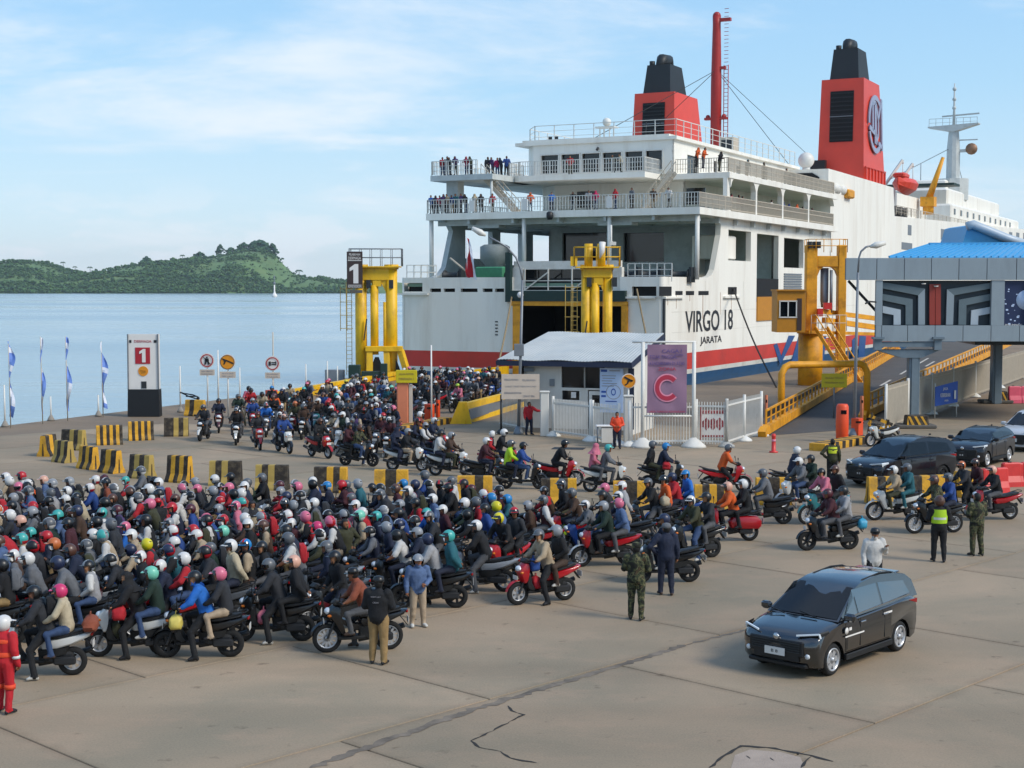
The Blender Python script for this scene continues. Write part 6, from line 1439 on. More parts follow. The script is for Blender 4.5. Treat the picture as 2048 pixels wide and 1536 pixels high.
def pillar_guard(label, px, py, wpx, hpx):
 p = G(px, py); w = wpx * p.y / FPX; h = hpx * p.y / FPX; b = MB(); n = 7; t = thing('pillar_guard', label, 'guard block', p)
 b.box((p.x, p.y, h / 2), (w, w * .7, h), ch=.04, taper=(.9, .9)); put(t, 'block', 'barrier_black', b)
 b = MB(); y = p.y - w * .35 - .012
 for k in range(-1, 4): 
  q = [(-.5 + k * .3, 0), (-.38 + k * .3, 0), (-.68 + k * .3, 1), (-.8 + k * .3, 1)]; q = [(max(-.5, min(.5, u)), v) for u, v in q]
  if abs(q[0][0] - q[1][0]) + abs(q[2][0] - q[3][0]) < .02: continue
  P = [Vector((p.x + u * w * (1 - .1 * v), y + v * w * .035, .02 + v * (h - .06))) for u, v in q]; b.add(P, [(0, 1, 2, 3)])
 b.v = [tuple(Vector(p_) - t.location) for p_ in b.v]; tag(b.build('stripe', 'barrier_yellow', t), kind='stuff')
 b = MB(); b.box((p.x - .1, p.y + w * .2, .1), (w * 1.8, w * 1.2, .2), ch=.05); put(t, 'plinth', 'concrete_dark', b)
pillar_guard('black and yellow chevron guard at the foot of the near terminal pillar', 1832, 856, 46, 26)
pillar_guard('black and yellow chevron guard at the foot of the far terminal pillar', 1996, 806, 34, 24)
# --- Jersey barriers: concrete, painted in vertical bands
BARMESH = {}
def barrier_mesh(L_, bands, mats, w=.62, h=.92, end=2):
 b = MB(); n = len(bands)
 prof = [(-.5, 0), (-.5, .08), (-.30, .33), (-.20, .95), (-.17, 1), (.17, 1), (.20, .95), (.30, .33), (.5, .08), (.5, 0)]
 ring = lambda x: [(x, q * w, z * h) for q, z in prof]
 for k, m in enumerate(bands): b.loft([ring(-L_ / 2 + L_ * k / n), ring(-L_ / 2 + L_ * (k + 1) / n)], m, True, False)
 for x, s in ((-L_ / 2, 1), (L_ / 2, -1)):
  r = ring(x); b.add(r, [tuple(range(10)) if s > 0 else tuple(range(9, -1, -1))], end)
  # dark wedge slot cast into each end
  q = [(x - s * .012, -.07 * w, 0.02), (x - s * .012, .07 * w, 0.02), (x - s * .012, .025 * w, h * .62), (x - s * .012, -.025 * w, h * .62)]; b.add(q, [(0, 1, 2, 3) if s < 0 else (3, 2, 1, 0)], 1)
 for s in (-1, 1): b.box((s * L_ * .22, 0, .02), (.25, w * .96, .06), 1)
 return b.mesh('jersey_barrier', mats)
def barrier(label, px, py, ang, L_=1.25, bands=(1, 0, 1, 0, 1), mats=('barrier_yellow', 'barrier_black', 'barrier_yellow'), h=.92, w=.62, group='striped concrete barriers'):
 key = (L_, tuple(bands), mats, h, w)
 if key not in BARMESH: BARMESH[key] = barrier_mesh(L_, bands, mats, w, h)
 p = G(px, py); o = link('jersey_barrier', BARMESH[key], None, p + Vector((0, 0, .003)), R(ang)); tag(o, label, 'barrier', group); return o
Y1 = ('barrier_yellow', 'barrier_black', 'barrier_yellow'); D1 = ('barrier_dull', 'barrier_black', 'barrier_dull'); D2 = ('barrier_dull', 'barrier_black', 'barrier_black')
for lb, px, py, ang, bd, mm_ in (
 ('striped barrier seen end-on, farthest left of the barrier rows', 97, 911, 80, (1, 0, 1), Y1),
 ('faded striped barrier next to the end-on barrier', 128, 924, -22, (0, 1, 0, 1), D1),
 ('bright yellow ended barrier third from the left in the near row', 178, 937, -24, (0, 1, 0, 1), Y1),
 ('bright yellow ended barrier fourth from the left in the near row', 223, 945, -20, (1, 0, 1), Y1),
 ('dirty striped barrier with a grooved yellow end in the near row', 284, 956, -16, (1, 0, 1, 0), D1),
 ('tallest striped barrier with three black bands near the crowd', 360, 964, -14, (1, 0, 1, 0, 1), Y1),
 ('grimy striped barrier just right of the tall three-banded one', 452, 970, -6, (0, 1, 0, 1, 1), D2),
 ('striped barrier with a dark grooved end behind the white helmets', 545, 979, -6, (0, 1, 0, 1, 1), D2),
 ('striped barrier half hidden behind a red helmet', 662, 984, -6, (1, 1, 0, 1, 0), Y1),
 ('striped barrier behind the middle of the crowd', 783, 990, -4, (0, 1, 0), Y1),
 ('mostly hidden barrier behind the yellow helmet', 950, 1004, -3, (0, 0, 1, 0), Y1),
 ('striped barrier behind the dark jacketed pair in the crowd', 1118, 1010, -2, (1, 0, 1, 0), Y1),
 ('barrier end beside the orange shirted passenger', 1262, 1016, -2, (0, 1, 0), Y1),
 ('wide striped barrier between the orange rider and the red scooter', 1425, 1024, 0, (0, 1, 0, 1, 0), Y1),
 ('striped barrier half hidden behind the grey clad rider', 1546, 1008, 2, (0, 1, 0), Y1),
 ('striped barrier before the dark car bonnet', 1768, 1006, 8, (0, 1, 0, 1), Y1),
 ('striped barrier between the dark car and the lone white bike', 1856, 1003, 10, (1, 0, 1, 0), Y1),
 ('small striped barrier before the red plastic barriers', 1936, 992, 30, (0, 1, 0, 1), Y1),
 ('faded striped barrier leftmost of the far barrier row', 148, 899, -24, (1, 1, 0, 1, 0), D1),
 ('yellow barrier with narrow black bands, second in the far row', 219, 889, 20, (0, 1, 0, 1, 0, 1, 0, 1), Y1),
 ('yellow barrier with narrow black bands, third in the far row', 282, 880, 20, (0, 1, 0, 1, 0, 1, 0, 1), Y1),
 ('blackened striped barrier right of the narrow banded ones', 353, 872, 8, (1, 1, 0, 1, 0), D2),
 ('striped barrier at the quay edge with a stroller frame on it', 391, 831, -18, (0, 1, 0, 0), Y1),
 ('slanted striped barrier beside the toll island', 735, 868, 40, (0, 1, 0), Y1)):
 barrier(lb, px, py, ang - (18 if 110 < px < 240 and py > 910 else 12 if 240 < px < 400 and py > 950 else 0), 1.0 if px < 400 and py > 905 else 1.2, bd, mm_, h=1.02 if 'tallest' in lb else .92)
# red and pink water-filled plastic barriers
def plastic(label, px, py, ang, L_, m, h=.9):
 p = G(px, py); t = thing('plastic_barrier', label, 'barrier', p, R(ang), 'red plastic barriers'); b = MB()
 prof = [(-.5, 0), (-.46, .2), (-.26, .45), (-.22, .95), (-.15, 1), (.15, 1), (.22, .95), (.26, .45), (.46, .2), (.5, 0)]
 b.loft([[(x, q * w, z * h * hh) for q, z in prof] for x, w, hh in ((-L_ / 2, .42, .96), (-L_ / 2 + .06, .5, 1), (-.08, .5, 1), (-.05, .44, .97), (.05, .44, .97), (.08, .5, 1), (L_ / 2 - .06, .5, 1), (L_ / 2, .42, .96))]); b.build('shell', m, t)
 b = MB(); b.lathe([(.07, 0), (.07, .04)], 10, (-L_ * .3, 0, h)); b.build('filler_cap', 'dark_steel', t)
plastic('red plastic barrier by the rider in black', 1988, 985, 25, 1.15, 'red_plastic'); plastic('red plastic barrier at the right frame edge', 2040, 972, 12, 1.5, 'red_plastic'); plastic('pink plastic barrier far back at the panel fence', 2040, 806, 5, 1.6, 'pink_plastic', 1.1)
# traffic cone-like red delineator
t = thing('delineator_post', 'short red delineator post standing alone before the ramp', 'delineator', G(1547, 905)); b = MB(); b.lathe([(.2, 0), (.2, .05), (.1, .08), (.09, .7), (.11, .75), (.08, .85)], 12); b.build('post', 'red_plastic', t); b = MB(); b.lathe([(.095, .5), (.095, .6)], 12); b.build('band', 'banner_pink', t)
# drain grating set in the lane
b = MB(); p = G(1137, 897); b.box((0, 0, .004), (1.5, .9, .008)); o = b.build('drain_cover', 'dark_steel', None, p, -.2); tag(o, 'dark rectangular drain cover in the lane before the hut', 'drain cover')
# yellow and black folding barricade by the lamp post
t = thing('barricade', 'tangled yellow and black barricade frame beside the ramp lamp post', 'barricade', G(1762, 880)); b = MB(); x, y = 0, 0
for k, (p, q) in enumerate((((-.7, 0, .0), (-.45, 0, 1.35)), ((.5, 0, 0), (.35, 0, 1.0)), ((-.6, .0, 1.2), (.55, 0, .75)), ((-.65, 0, .85), (.5, 0, .35)), ((.2, .3, 0), (.3, 0, 1.0)), ((-.6, .4, 0), (-.45, 0, 1.3)))):
 P, Q = Vector(p), Vector(q)
 for s in range(4): b.bar(P.lerp(Q, s / 4), P.lerp(Q, (s + 1) / 4), .05, .16, s % 2)
b.build('rail_frame', ['barrier_yellow', 'barrier_black'], t)
# stroller frame folded over the quay barrier
p = G(386, 829); t = thing('folded_stroller', 'black folded pushchair frame lying across the quay barrier', 'pushchair', p + Vector((0, 0, .95))); b = MB()
b.tube([(-.7, 0, .35), (-.2, .05, .1), (.3, 0, -.05)], .04, 6); b.tube([(-.65, .2, .3), (0, .15, .2), (.35, .1, .05)], .04, 6); b.tube([(-.7, -.1, .35), (-.7, .3, .32)], .05, 6); b.ball((.3, .05, 0), .1, 8, 6); b.box((-.1, .1, .12), (.6, .3, .06)); b.build('frame', 'black_paint', t)
# ================================================================ cars and motorcycles
def cloth(name, col, **k): return mat(name, col, 0.85, var=0.18, scale=7, bump=0.28, bscale=11, **k)
for n_, c_ in (('car_black', '#07080b'), ('car_navy', '#0e131c'), ('car_grey', '#1b1f26'), ('car_white', '#b9bbbd')): mat(n_, c_, 0.2, var=0, coat=1.0 if n_ == 'car_black' else .3, spec=0.9 if n_ == 'car_black' else .5)
for n_, c_ in (('paint_black', '#0c0d10'), ('paint_white', '#c4c4bf'), ('paint_red', '#a3121c'), ('paint_blue', '#173a7a'), ('paint_grey', '#4b4f54'), ('paint_maroon', '#4a1218'), ('paint_silver', '#8d9196'), ('paint_teal', '#2a6f74'), ('paint_brown', '#4a382c')): mat(n_, c_, 0.28, var=0.04, coat=0.4)
mat('rim_alloy', '#b5b6b8', 0.35, metal=0.5, var=0.05); mat('rim_dark', '#1c1d1f', 0.45, metal=0.3, var=0.05); mat('trim_black', '#0b0c0d', 0.6, var=0.05)
mat('seat_vinyl', '#111113', 0.6, var=0.1); mat('engine_grey', '#2c2d2f', 0.55, metal=0.4, var=0.15); mat('chrome', '#b4b6b8', 0.2, metal=0.9, var=0)
mat('lamp_lens', '#cfd4d8', 0.12, var=0, spec=0.8); mat('tail_red', '#8e0d12', 0.2, var=0); mat('amber_lens', '#c96a10', 0.25, var=0); mat('plate_white', '#c9c7c2', 0.5, var=0.03); mat('plate_black', '#121314', 0.5, var=0)
mat('car_glass', '#0a0f15', 0.03, var=0, spec=1.0, coat=1.0); mat('wind_glass', '#07090c', 0.06, var=0, spec=0.45); mat('car_film', '#7d868c', 0.04, metal=0.9, var=0); mat('indicator_strip', '#dfe6ea', 0.2, var=0)
def sharp(me, deg=32):
 me.polygons.foreach_set('use_smooth', [True] * len(me.polygons)); me.set_sharp_from_angle(angle=R(deg)); return me
def pillow(b, poly, slices, mat=0):
 """Side profile (x, z) swept across y; each slice (y, kx, kz[, dx]) scales it about its centre so edges round off."""
 cx = sum(p[0] for p in poly) / len(poly); cz = sum(p[1] for p in poly) / len(poly)
 b.loft([[(cx + (x - cx) * s[1] + (s[3] if len(s) > 3 else 0), s[0], cz + (z - cz) * s[2]) for x, z in poly] for s in slices], mat)
def spoke_wheel(r, w, n, rim_r, twist=0.0, sp=.05):
 """tyre and rim meshes, axle along y"""
 t = MB(); N_ = 24; prof = [(-w / 2 * .8, rim_r * .98), (-w / 2, rim_r * 1.08), (-w / 2 * .9, r * .93), (-w / 2 * .5, r), (w / 2 * .5, r), (w / 2 * .9, r * .93), (w / 2, rim_r * 1.08), (w / 2 * .8, rim_r * .98)]
 rings = [[(q * math.cos(2 * math.pi * k / N_), y, q * math.sin(2 * math.pi * k / N_)) for y, q in prof] for k in range(N_)]
 t.loft(rings + [rings[0]], 0, True, False, True)
 m = MB(); ring = [(-w * .36, rim_r), (-w * .36, rim_r * .88), (w * .36, rim_r * .88), (w * .36, rim_r)]
 rr_ = [[(q * math.cos(2 * math.pi * k / N_), y, q * math.sin(2 * math.pi * k / N_)) for y, q in ring] for k in range(N_)]
 m.loft(rr_ + [rr_[0]], 0, True, False, True)
 m.lathe([(rim_r * .22, -w * .38), (rim_r * .22, w * .38)], 10, (0, 0, 0), 'y')
 for k in range(n):
  a = 2 * math.pi * k / n; a2 = a + twist
  m.bar((rim_r * .15 * math.cos(a), 0, rim_r * .15 * math.sin(a)), (rim_r * .9 * math.cos(a2), 0, rim_r * .9 * math.sin(a2)), w * .55, sp, up=(0, 1, 0))
 return t, m
# ---------------------------------------------------------------- cars
def car(name, label, loc, ang, paint, s=1.0, hatch=False, white_mark=False, plate='plate_white', rim='rim_alloy'):
 t = thing(name, label, 'car', loc, R(ang)); t.scale = (s, s, s)
 L2 = 2.2 if not hatch else 2.0; ax = (1.38, -1.37) if not hatch else (1.3, -1.25); wr = .325
 def arch(cx, r=.40, n=9, z0=.24): return [(cx + r * math.cos(a), .30 + r * math.sin(a)) for a in [R(-8) + (math.pi + R(16)) * k / n for k in range(n + 1)]][::-1]
 f = L2
 top = [(f - .06, .50), (f - .03, .62), (f - .05, .74), (f - .13, .85), (f - .34, .92), (f - .70, .985), (f - 1.10, 1.05), (.0, 1.07), (-.9, 1.10), (-L2 + .32, 1.14), (-L2 + .08, 1.08), (-L2 + .02, .86), (-L2 + .02, .55), (-L2 + .10, .30)]
 poly = [(f - .16, .24), (f - .07, .34)] + top + [(ax[1] - .42, .235)] + arch(ax[1]) + [(ax[1] + .42, .235), (ax[0] - .42, .235)] + arch(ax[0]) + [(ax[0] + .42, .235)]
 poly = [p for i, p in enumerate(poly) if i == 0 or (Vector(p) - Vector(poly[i - 1])).length > .004]
 H = .865
 def sl(y, fx, rx, hz):
  out = []
  for x, z in poly:
   xx = x - (fx if x > ax[0] + .45 else 0) * (1 if x > 0 else 0) + (rx if x < ax[1] - .45 else 0)
   out.append((xx, y, z + (hz if z > .9 else 0)))
  return out
 b = MB(); sl_ = [(-H + .0, .20, .12, -.05), (-H + .03, .15, .07, -.02), (-H * .82, .07, .03, 0), (-H * .5, .02, .01, .015), (0, 0, 0, .02), (H * .5, .02, .01, .015), (H * .82, .07, .03, 0), (H - .03, .15, .07, -.02), (H, .20, .12, -.05)]
 b.loft([sl(*q) for q in sl_]); me = sharp(b.mesh('body', [paint]), 38); link('body', me, t)
 # side bulge panels (doors) carry the waist crease
 for s_ in (-1, 1):
  b = MB(); y = s_ * (H + .004)
  b.loft([[(ax[1] + .42, y, .40), (ax[0] - .44, y, .40), (ax[0] - .44, y + s_ * .0, .98), (ax[1] + .42, y, 1.02)], [(ax[1] + .47, y + s_ * .022, .46), (ax[0] - .49, y + s_ * .022, .46), (ax[0] - .49, y + s_ * .03, .80), (ax[1] + .47, y + s_ * .03, .86)]][::s_]); link('door_panel', sharp(b.mesh('door_panel', [paint]), 20), t)
  b = MB(); b.box((0, s_ * (H + .02), .30), (ax[0] - ax[1] - .84, .05, .14), ch=.02); b.build('side_sill', 'trim_black', t)
 # greenhouse
 zr = 1.70 if not hatch else 1.50
 ws, we = (f - 1.02, 1.045), (f - 1.96, zr - .12); pr = [ws, we, (f - 2.25, zr - .05), (f - 2.7, zr - .01), (f - 3.1, zr), (-1.45, zr - .05), (-L2 + .34, zr - .12), (-L2 + .13, zr - .26), (-L2 + .04, 1.10)]
 def hw(z): u = max(0, min(1, (z - 1.04) / (zr - 1.04))); return .84 - .15 * u - .07 * u * u
 b = MB(); b.loft([[(x, k * hw(z), z + (1 - abs(k) ** 2) * (.03 if z > zr - .15 else 0)) for x, z in pr] for k in (-1, -.9, -.6, 0, .6, .9, 1)][::-1]); link('cabin', sharp(b.mesh('cabin', [paint]), 30), t)
 def pane(name, pts, off, m='car_glass'):
  b = MB(); b.add(pts + [(x - off[0] * 2, y - off[1] * 2, z - off[2] * 2) for x, y, z in pts], [(0, 1, 2, 3), (7, 6, 5, 4), (0, 4, 5, 1), (1, 5, 6, 2), (2, 6, 7, 3), (3, 7, 4, 0)]); return b.build(name, m, t)
 n = Vector((we[1] - ws[1], 0, ws[0] - we[0])).normalized() * .008
 P = lambda u, k: ((ws[0] + (we[0] - ws[0]) * u) + n.x, k * hw(ws[1] + (we[1] - ws[1]) * u) * .93, ws[1] + (we[1] - ws[1]) * u + n.z + (1 - k * k) * .012)
 b = MB(); ks = [-1, -.7, -.35, 0, .35, .7, 1]; vs = [P(u, k) for u in (.05, .5, .985) for k in ks]; b.add(vs, [(j * 7 + i, j * 7 + i + 1, (j + 1) * 7 + i + 1, (j + 1) * 7 + i) for j in range(2) for i in range(6)], 0, True); b.build('windscreen', 'wind_glass', t)
 pane('rear_window', [(-L2 + .055, -.60, 1.16), (-L2 + .055, .60, 1.16), (-L2 + .12, .56, zr - .26), (-L2 + .12, -.56, zr - .26)][::-1], (-.004, 0, 0))
 zb = 1.10; zt = zr - .13
 xw = lambda z: ws[0] + (we[0] - ws[0]) * (z - ws[1]) / (we[1] - ws[1])
 wl = [[(xw(zb) - .16, zb), (.42, zb), (.42, zt), (xw(zt) - .12, zt)], [(.36, zb), (-.58, zb + .02), (-.58, zt), (.36, zt)], [(-.66, zb + .02), (-L2 + .36, zb + .10), (-L2 + .50, zt - .10), (-.66, zt)]]
 for s_ in (-1, 1):
  for q in wl:
   pts = [(x, s_ * (hw(z) + .006), z) for x, z in q]; pane('side_window', pts if s_ < 0 else pts[::-1], (0, s_ * .004, 0), 'car_film' if white_mark else 'wind_glass')
  b = MB(); b.bar((xw(zb), s_ * (hw(zb) + .012), zb - .03), (-L2 + .42, s_ * (hw(zb) + .012), zb + .07), .012, .025); b.build('belt_trim', 'chrome' if white_mark else 'trim_black', t)
  for x in (.28, -.66): b = MB(); b.box((x, s_ * (H + .035), .93), (.2, .03, .035), ch=.008); b.build('door_handle', 'chrome' if white_mark else paint, t)
  b = MB(); b.box((xw(zb) - .12, s_ * (H + .12), 1.12), (.14, .24, .16), ch=.04); b.bar((xw(zb) - .12, s_ * hw(1.06), 1.07), (xw(zb) - .12, s_ * (H + .08), 1.09), .05); b.build('wing_mirror', paint, t)
  # head lamps: slim lens with a bright strip; fog lamp, tail lamp
  b = MB(); b.loft([[(f - .16, s_ * .50, .80), (f - .10, s_ * .50, .86), (f - .12, s_ * .50, .88)], [(f - .33, s_ * .85, .84), (f - .28, s_ * .845, .91), (f - .30, s_ * .83, .94)], [(f - .60, s_ * .885, .90), (f - .58, s_ * .885, .93), (f - .60, s_ * .87, .955)]]); hl = b.build('headlight', 'lamp_lens' if not white_mark else 'trim_black', t)
  b = MB(); b.bar((f - .095, s_ * .44, .872), (f - .275, s_ * .85, .925), .03, .03); b.bar((f - .275, s_ * .85, .925), (f - .30, s_ * .865, .84), .03, .035); b.build('light_strip', 'indicator_strip', hl)
  b = MB(); b.lathe([(.055, 0), (.05, .03)], 10, (f - .13, s_ * .68, .48), 'x'); b.build('fog_lamp', 'lamp_lens', t)
  b = MB(); b.loft([[(-L2 + .01, s_ * .62, .92), (-L2 + .01, s_ * .62, 1.04), (-L2 + .1, s_ * .62, 1.04)], [(-L2 + .12, s_ * .865, .95), (-L2 + .12, s_ * .87, 1.05), (-L2 + .5, s_ * .872, 1.06)]]); b.build('tail_light', 'tail_red', t)
 # grille, intake, lip, plate, badge
 b = MB(); b.box((f - .075, 0, .61), (.07, 1.24, .30), ch=.02)
 for k in range(5): b.box((f - .03, 0, .54 + .045 * k), (.02, 1.1, .014), 1)
 b.build('grille', ['trim_black', 'dark_steel'], t)
 b = MB(); b.box((f - .09, 0, .42), (.1, 1.05, .16), ch=.02); b.build('air_intake', 'trim_black', t)
 b = MB(); b.box((f - .16, 0, .27), (.16, 1.34, .08), ch=.02); b.build('front_lip', 'trim_black' if white_mark else paint, t)
 b = MB(); b.box((f - .005, 0, .52), (.02, .46, .15)); pl = b.build('number_plate', plate, t)
 text('plate_number', 'B 8', 1, 'sign_ink' if plate == 'plate_white' else 'sign_white', pl, (f + .008, 0, .52), (math.pi / 2, 0, math.pi / 2), .002, .15, height=.06)
 b = MB(); b.lathe([(.075, 0), (.06, .025)], 16, (f - .055, 0, .80), 'x'); b.build('badge', 'chrome', t)
 b = MB(); b.box((-L2 + .36, 0, zr - .105), (.30, .98, .03), ch=.012); b.build('rear_spoiler', paint, t)
 for s_ in (-1, 1):
  b = MB(); b.tube([(f - 2.25, s_ * .575, zr - .09), (f - 2.42, s_ * .575, zr - .025), (f - 3.1, s_ * .575, zr + .018), (-1.4, s_ * .575, zr - .022), (-1.6, s_ * .575, zr - .09)], .016, 6); b.build('roof_rail', 'trim_black', t)
  for xx in (.39, -.62, ): b = MB(); b.box((xx, s_ * (H + .031), .74), (.012, .006, .58)); b.build('door_seam', 'dark_void', t)
 b = MB(); b.box((-L2 + .6, 0, zr + .03), (.12, .04, .06), ch=.015); b.build('roof_fin', 'trim_black', t)
 for s_ in (-1, 1): b = MB(); b.bar((ws[0] + .06, s_ * .38, 1.075), (ws[0] - .05, s_ * .38 - .45, 1.14), .02); b.build('wiper', 'trim_black', t)
 if white_mark:
  for s_ in (-1, 1):
   b = MB(); b.lathe([(.07, 0), (.07, .004)], 14, (.95, s_ * (H + .034), .84), 'y'); b.box((.62, s_ * (H + .033), .72), (.75, .004, .03)); b.box((-.75, s_ * (H + .03), .95), (.35, .004, .04)); b.box((.80, s_ * (H + .033), .86), (.1, .004, .06)); put_ = b.build('door_decal', 'sign_white', t)
 te, ri = spoke_wheel(wr, .2, 6, .235, sp=.085)
 tm, rm = te.mesh('tyre', ['tyre_black']), ri.mesh('rim', [rim])
 for x in ax:
  for s_ in (-1, 1):
   w = link('wheel', tm, t, (x, s_ * (H - .11), wr)); link('rim', rm, w, (0, s_ * .03, 0)); 
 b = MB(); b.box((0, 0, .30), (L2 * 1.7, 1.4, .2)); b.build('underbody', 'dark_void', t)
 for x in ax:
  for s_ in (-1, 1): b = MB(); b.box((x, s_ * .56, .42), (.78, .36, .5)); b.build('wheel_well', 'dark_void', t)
 return t
def car_at(pf, pr_, wb=2.75):
 """front and rear wheel contact pixels (visible side) -> location, angle for a car whose left flank they lie on"""
 a, c = G(*pf), G(*pr_); d = (a - c).normalized(); left = Vector((-d.y, d.x, 0)); return a, c, d, left
a, c, d, left = car_at((1660, 1352), (1799, 1301)); mid = a.lerp(c, .5) - left * .78
car('people_carrier', 'black people carrier driving across the open apron in the foreground', mid, math.degrees(math.atan2(d.y, d.x)), 'car_black', .96, white_mark=True)
pa = G(1800, 966); car('people_carrier', 'dark navy people carrier waiting behind the striped barriers', pa, 214, 'car_navy', 1.03, plate='plate_black', rim='rim_dark')
pa = G(1958, 926); car('hatchback', 'small dark grey hatchback queued behind the navy people carrier', pa, 232, 'car_grey', 1.0, hatch=True, plate='plate_black')
pa = G(2068, 896); car('people_carrier', 'white people carrier cut off by the right edge of the frame', pa, 226, 'car_white', 1.05, plate='plate_white')

# ---------------------------------------------------------------- motorcycles (x forward, origin on the ground between the wheels)
BIKE = {}
def bike_proto(kind):
 """dict name -> (mesh, is_painted, location); meshes shared by every copy"""
 P = []
 def add(name, b, mats, loc=(0, 0, 0), paint=False, sub=None, sm=35): P.append((name, sharp(b.mesh(name, mats), sm), loc, paint, sub))
 under = kind == 'underbone'
 wr, wt, rr_ = (.30, .085, .215) if under else (.275, .11, .175)
 te, ri = spoke_wheel(wr, wt, 12 if under else 6, rr_, twist=.35 if not under else .12, sp=.02 if under else .035)
 tm, rm = te.mesh('wheel', ['tyre_black']), ri.mesh('rim', ['rim_alloy' if under else 'rim_dark'])
 for x in (.63, -.63): P.append(('wheel', tm, (x, 0, wr), False, ('rim', rm)))
 b = MB()
 if kind == 'scooter': prof = [(.41, .99), (.50, 1.01), (.62, .90), (.66, .80), (.60, .66), (.53, .50), (.46, .50), (.42, .68), (.40, .86)]
 elif kind == 'underbone': prof = [(.38, .98), (.50, 1.0), (.62, .90), (.64, .78), (.50, .62), (.34, .34), (.24, .34), (.34, .66), (.34, .88)]
 else: prof = [(.36, 1.0), (.46, 1.02), (.56, .95), (.55, .80), (.50, .60), (.46, .40), (.36, .34), (.34, .60), (.34, .88)]
 wsh = .165 if kind != 'classic' else .22
 pillow(b, prof, [(-wsh, .55, .62, -.05), (-wsh * .85, .82, .86, -.02), (-wsh * .4, .97, .98), (0, 1.02, 1.0), (wsh * .4, .97, .98), (wsh * .85, .82, .86, -.02), (wsh, .55, .62, -.05)]); add('front_shield', b, ['paint_black'], paint=True)
 if kind == 'scooter': b = MB(); pillow(b, [(.42, .76), (.47, .54), (.43, .38), (.30, .31), (.22, .34), (.33, .52), (.37, .76)], [(-.17, .8, .8), (-.13, 1, 1), (.13, 1, 1), (.17, .8, .8)]); add('leg_shield', b, ['trim_black'])
 b = MB(); b.box((.14, 0, .31), (.56, .30, .07), ch=.015); b.box((-.12, 0, .36), (.2, .26, .14), ch=.02); add('floorboard', b, ['trim_black'])
 if under: b = MB(); pillow(b, [(.36, .74), (.42, .66), (.1, .44), (-.2, .46), (-.2, .60), (.05, .58)], [(-.10, .9, .8), (-.06, 1, 1), (.06, 1, 1), (.10, .9, .8)]); add('centre_tunnel', b, ['paint_black'], paint=True)
 b = MB()
 rp = [(-.06, .52), (.0, .63), (-.04, .70), (-.35, .72), (-.90, .84), (-1.02, .84), (-.97, .76), (-.66, .61), (-.35, .53)] if kind != 'classic' else [(-.04, .40), (.02, .60), (-.10, .74), (-.5, .76), (-.85, .74), (-.98, .60), (-.98, .44), (-.9, .36), (-.3, .36)]
 wr2 = .15 if kind != 'classic' else .22
 pillow(b, rp, [(-wr2, .72, .6), (-wr2 * .85, .9, .85), (-wr2 * .4, 1, 1), (wr2 * .4, 1, 1), (wr2 * .85, .9, .85), (wr2, .72, .6)]); add('rear_body', b, ['paint_black'], paint=True)
 if kind != 'classic': b = MB(); pillow(b, [(-.02, .36), (.0, .54), (-.3, .55), (-.58, .58), (-.52, .42), (-.3, .36)], [(-.13, .8, .8), (-.10, 1, 1), (.10, 1, 1), (.13, .8, .8)]); add('side_cover', b, ['trim_black'])
 b = MB(); pillow(b, [(.0, .70), (-.03, .79), (-.28, .775), (-.45, .835), (-.86, .90), (-.88, .86), (-.45, .74)], [(-.145, .88, .6), (-.12, .98, .92), (0, 1, 1), (.12, .98, .92), (.145, .88, .6)]); add('seat', b, ['seat_vinyl'])
 b = MB(); n = 9; f0 = []
 for k in range(n + 1):
  an = R(12 + 128 * k / n) ; q = wr + .035; w = .075 * (.7 + .3 * math.sin(math.pi * k / n)); f0.append([(.63 + q * math.cos(an), -w, wr + q * math.sin(an)), (.63 + (q + .03) * math.cos(an), 0, wr + (q + .03) * math.sin(an)), (.63 + q * math.cos(an), w, wr + q * math.sin(an)), (.63 + (q - .012) * math.cos(an), 0, wr + (q - .012) * math.sin(an))])
 b.loft(f0); add('front_fender', b, ['paint_black'], paint=True)
 b = MB()
 for s in (-1, 1): b.tube([(.63, s * .075, wr), (.47, s * .07, .66), (.43, s * .05, .90)], [.028, .026, .025], 6)
 add('fork', b, ['engine_grey'])
 b = MB(); b.tube([(.32, -.36, 1.04), (.38, -.22, 1.06), (.42, -.08, 1.03), (.42, .08, 1.03), (.38, .22, 1.06), (.32, .36, 1.04)], [.02, .018, .016, .016, .018, .02], 6); pillow(b, [(.34, .98), (.36, 1.08), (.46, 1.10), (.54, 1.04), (.50, .97)], [(-.12, .6, .6), (-.09, 1, 1), (.09, 1, 1), (.12, .6, .6)])
 for s in (-1, 1): b.tube([(.40, s * .16, 1.05), (.36, s * .33, 1.07)], .008, 4)
 add('handlebar', b, ['trim_black'])
 for s in (-1, 1):
  b = MB(); b.tube([(.40, s * .20, 1.06), (.38, s * .27, 1.22)], .009, 5); b.ball((.375, s * .31, 1.25), (.015, .07, .045), 8, 6); add('mirror', b, ['trim_black'])
 b = MB(); b.ball((.60, 0, .86) if kind != 'classic' else (.50, 0, 1.04), (.09, .115, .075) if kind != 'classic' else (.07, .08, .08), 10, 6); add('headlight', b, ['lamp_lens'])
 for s in (-1, 1): b = MB(); b.ball((.585, s * .14, .78), (.05, .035, .03), 6, 5); add('turn_signal', b, ['amber_lens'])
 b = MB(); b.box((-.42, 0, .36), (.5, .2, .22), ch=.04); b.box((-.50, .12, .31), (.42, .10, .16), ch=.03); b.tube([(-.25, .0, .30), (.0, .0, .26)], .07, 8); b.bar((-.3, -.12, .62), (-.63, -.11, .30), .05); add('engine', b, ['engine_grey'])
 b = MB(); b.tube([(-.30, -.14, .30), (-.45, -.16, .28), (-.55, -.17, .34), (-.98, -.18, .46)], [.025, .03, .055, .06], 8); add('exhaust', b, ['engine_grey'])
